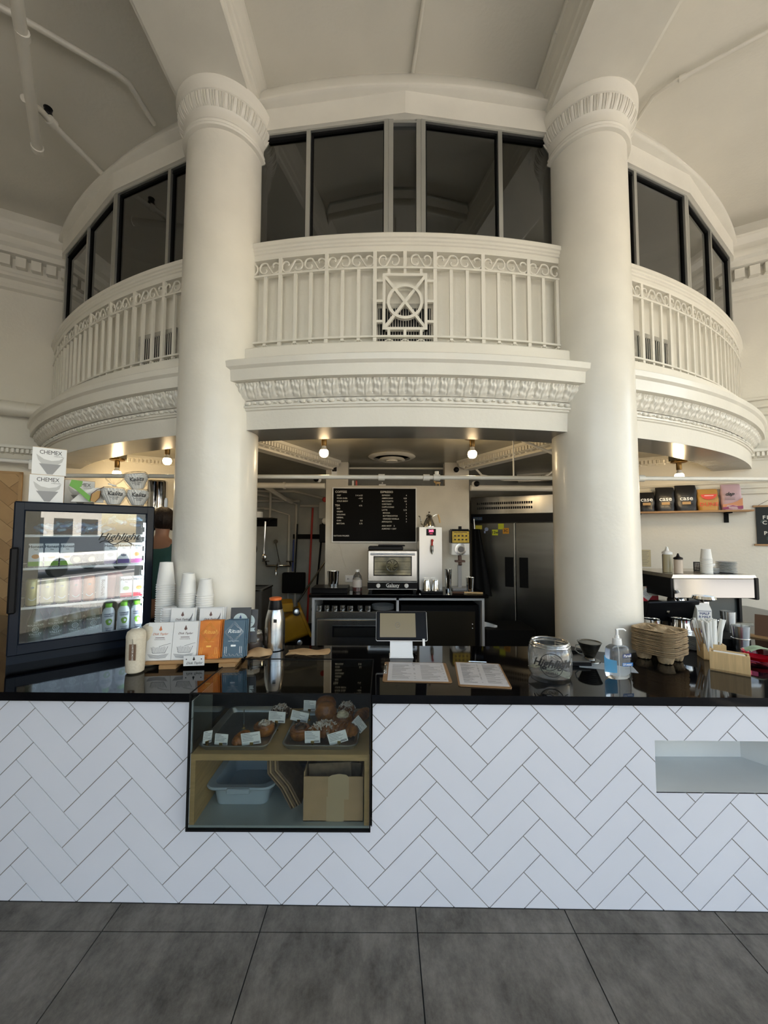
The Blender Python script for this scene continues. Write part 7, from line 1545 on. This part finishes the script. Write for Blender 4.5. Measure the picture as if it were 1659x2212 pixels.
HM = Matrix.Translation((-.005, .05, 1.655)) @ Matrix.Rotation(rad(28), 4, 'Z')
def hd(mb, name, m, sm=True): o = mb.build(name, m, pr_, smooth=sm); o.matrix_local = HM; return o
mb = MB(); mb.grid(lambda u, v: (lambda a, e: ((.096 + .004 * math.sin(23 * a) * math.sin(9 * e)) * math.cos(a) * math.cos(e), (-.012 + (.112 + .004 * math.sin(19 * a)) * math.sin(a) * math.cos(e)), .012 + .108 * math.sin(e)))(2 * PI * u, rad(-58 + 148 * v) if math.sin(2 * PI * u) < .25 else rad(18 + 72 * v)), 48, 14, True); hd(mb, 'hair', M_HAIR)
mb = MB(); mb.grid(lambda u, v: (lambda a: (.079 * math.cos(a) * (1 - .1 * v), .02 + .075 * math.sin(a), -.02 - .075 * v + .012 * math.sin(a)))(rad(-10 + 200 * u)), 24, 6); mb.grid(lambda u, v: (lambda a: (.072 * math.cos(a) * v, .02 + .07 * math.sin(a) * v, -.095))(rad(-10 + 200 * u)), 24, 3); hd(mb, 'beard', M_HAIR)
for s in (-1, 1):
    mb = MB(); mb.ball((s * .081, -.005, -.008), .022, 12, 8, .4, .8, 1.3); hd(mb, 'ear', M_SKIN)
    mb = MB(); mb.ball((s * .030, .088, .012), .010, 12, 8); hd(mb, 'eye', M_WPLAST)
mb = MB(); mb.tube([(0, .092, .02), (0, .110, -.012), (0, .100, -.022)], .010, 8, rs=[.007, .012, .009]); hd(mb, 'nose', M_SKIN)
mb = MB(); mb.tube([(-.022, .090, -.045), (0, .097, -.046), (.022, .090, -.045)], .005, 6); hd(mb, 'mouth', mat('lip', (.40, .16, .13), .5))
# ================================================================ PIPES ON THE GRAND CEILING
def cpipe(pts, r, label, m=M_PAINT, coll=None, seg=12):
    mb = MB(); mb.tube(pts, r, seg)
    for c, d, rr in (coll or []):
        c = Vector(c); d = Vector(d).normalized() * .02; mb.tube([tuple(c - d), tuple(c + d)], rr, seg)
    return one('ceiling_pipe', mb, m, label, 'pipe', smooth=True)
cpipe([(-.845, -2.0, 4.60), (-.838, 2.50, 4.60)], .0125, 'slim conduit along the inner side of the left beam')
cpipe([(1.045, -2.0, 4.60), (1.043, 2.48, 4.60)], .0125, 'slim conduit along the inner side of the right beam', coll=[((1.044, 2.2, 4.60), (0, 1, 0), .02)])
cpipe([(.50, -.2, 4.635), (.218, 2.069, 4.635), (.173, 2.49, 4.635)], .012, 'thin conduit down the middle of the ceiling to the balcony window')
cpipe([(-2.35, 2.02, 4.60), (-2.17, 2.13, 4.60), (-1.80, 2.40, 4.60), (-1.75, 2.46, 4.60), (-1.735, 2.72, 4.60)], .019, 'bent conduit on the ceiling left of the left column')
cpipe([(-1.20, .85, 4.42), (-2.0, 1.93, 4.42), (-2.63, 2.76, 4.42)], .032, 'thick capped pipe end hanging low at the top left', coll=[((-2.61, 2.735, 4.42), (-.63, .83, 0), .04), ((-2.10, 2.07, 4.42), (-.63, .83, 0), .037)])
cpipe([(-2.40, 2.40, 4.42), (-2.42, 2.54, 4.50), (-2.41, 2.66, 4.50), (-2.36, 3.06, 4.53)], .022, 'pipe with elbow joining the thick capped pipe', coll=[((-2.41, 2.62, 4.5), (0, 1, .1), .034)])
mb = MB(); mb.lathe([(.018, -.02), (.03, .0), (.022, .03), (.028, .05), (.001, .055)], 12); one('sprinkler_head', mb, M_BLACK, 'black sprinkler head on the elbow of the left pipe', 'sprinkler', (-2.44, 2.62, 4.555), 0, None, True)
cpipe([(3.0, 1.72, 4.62), (2.336, 2.19, 4.62), (1.97, 2.45, 4.62), (1.88, 2.54, 4.62), (1.865, 2.72, 4.62)], .013, 'conduit running to the window right of the right column', coll=[((2.0, 2.43, 4.62), (-.8, .55, 0), .02)])
cpipe([(1.60, -2, 4.643), (1.60, 2.62, 4.643)], .006, 'thin cable line along the outer side of the right beam', M_GREYINK, seg=6)
# behind the photographer, seen in the window reflections
cpipe([(-2.2, 1.15, 4.58), (-.95, 1.15, 4.58), (-.80, 1.38, 4.58), (1.05, 1.38, 4.58), (1.25, 1.15, 4.58), (2.6, 1.12, 4.58)], .03, 'thick pipe crossing the ceiling in front of the balcony')
cpipe([(-2.2, 1.02, 4.60), (-1.0, 1.20, 4.60), (-.75, 1.50, 4.60), (1.0, 1.50, 4.60), (1.12, 1.35, 4.60), (1.12, -1.0, 4.60)], .012, 'thin grey conduit beside the thick crossing pipe', M_ALU)
t = thing('ceiling_fluorescent', 'white box heater hanging from the ceiling on a rod', 'fluorescent', (.10, 1.12, 4.30)); mb = MB(); mb.box(-.16, .16, -.05, .05, 0, .12, .006); mb.build('box', M_WPLAST, t); mb = MB(); mb.tube([(0, 0, .12), (0, 0, .35)], .01, 8); mb.build('rod', M_PAINT, t, smooth=True); mb = MB(); mb.box(-.14, .14, -.04, .04, -.004, .0); mb.build('grille', M_BLACKM, t)  # fluorescent ceiling box, modelled unlit for the window reflections
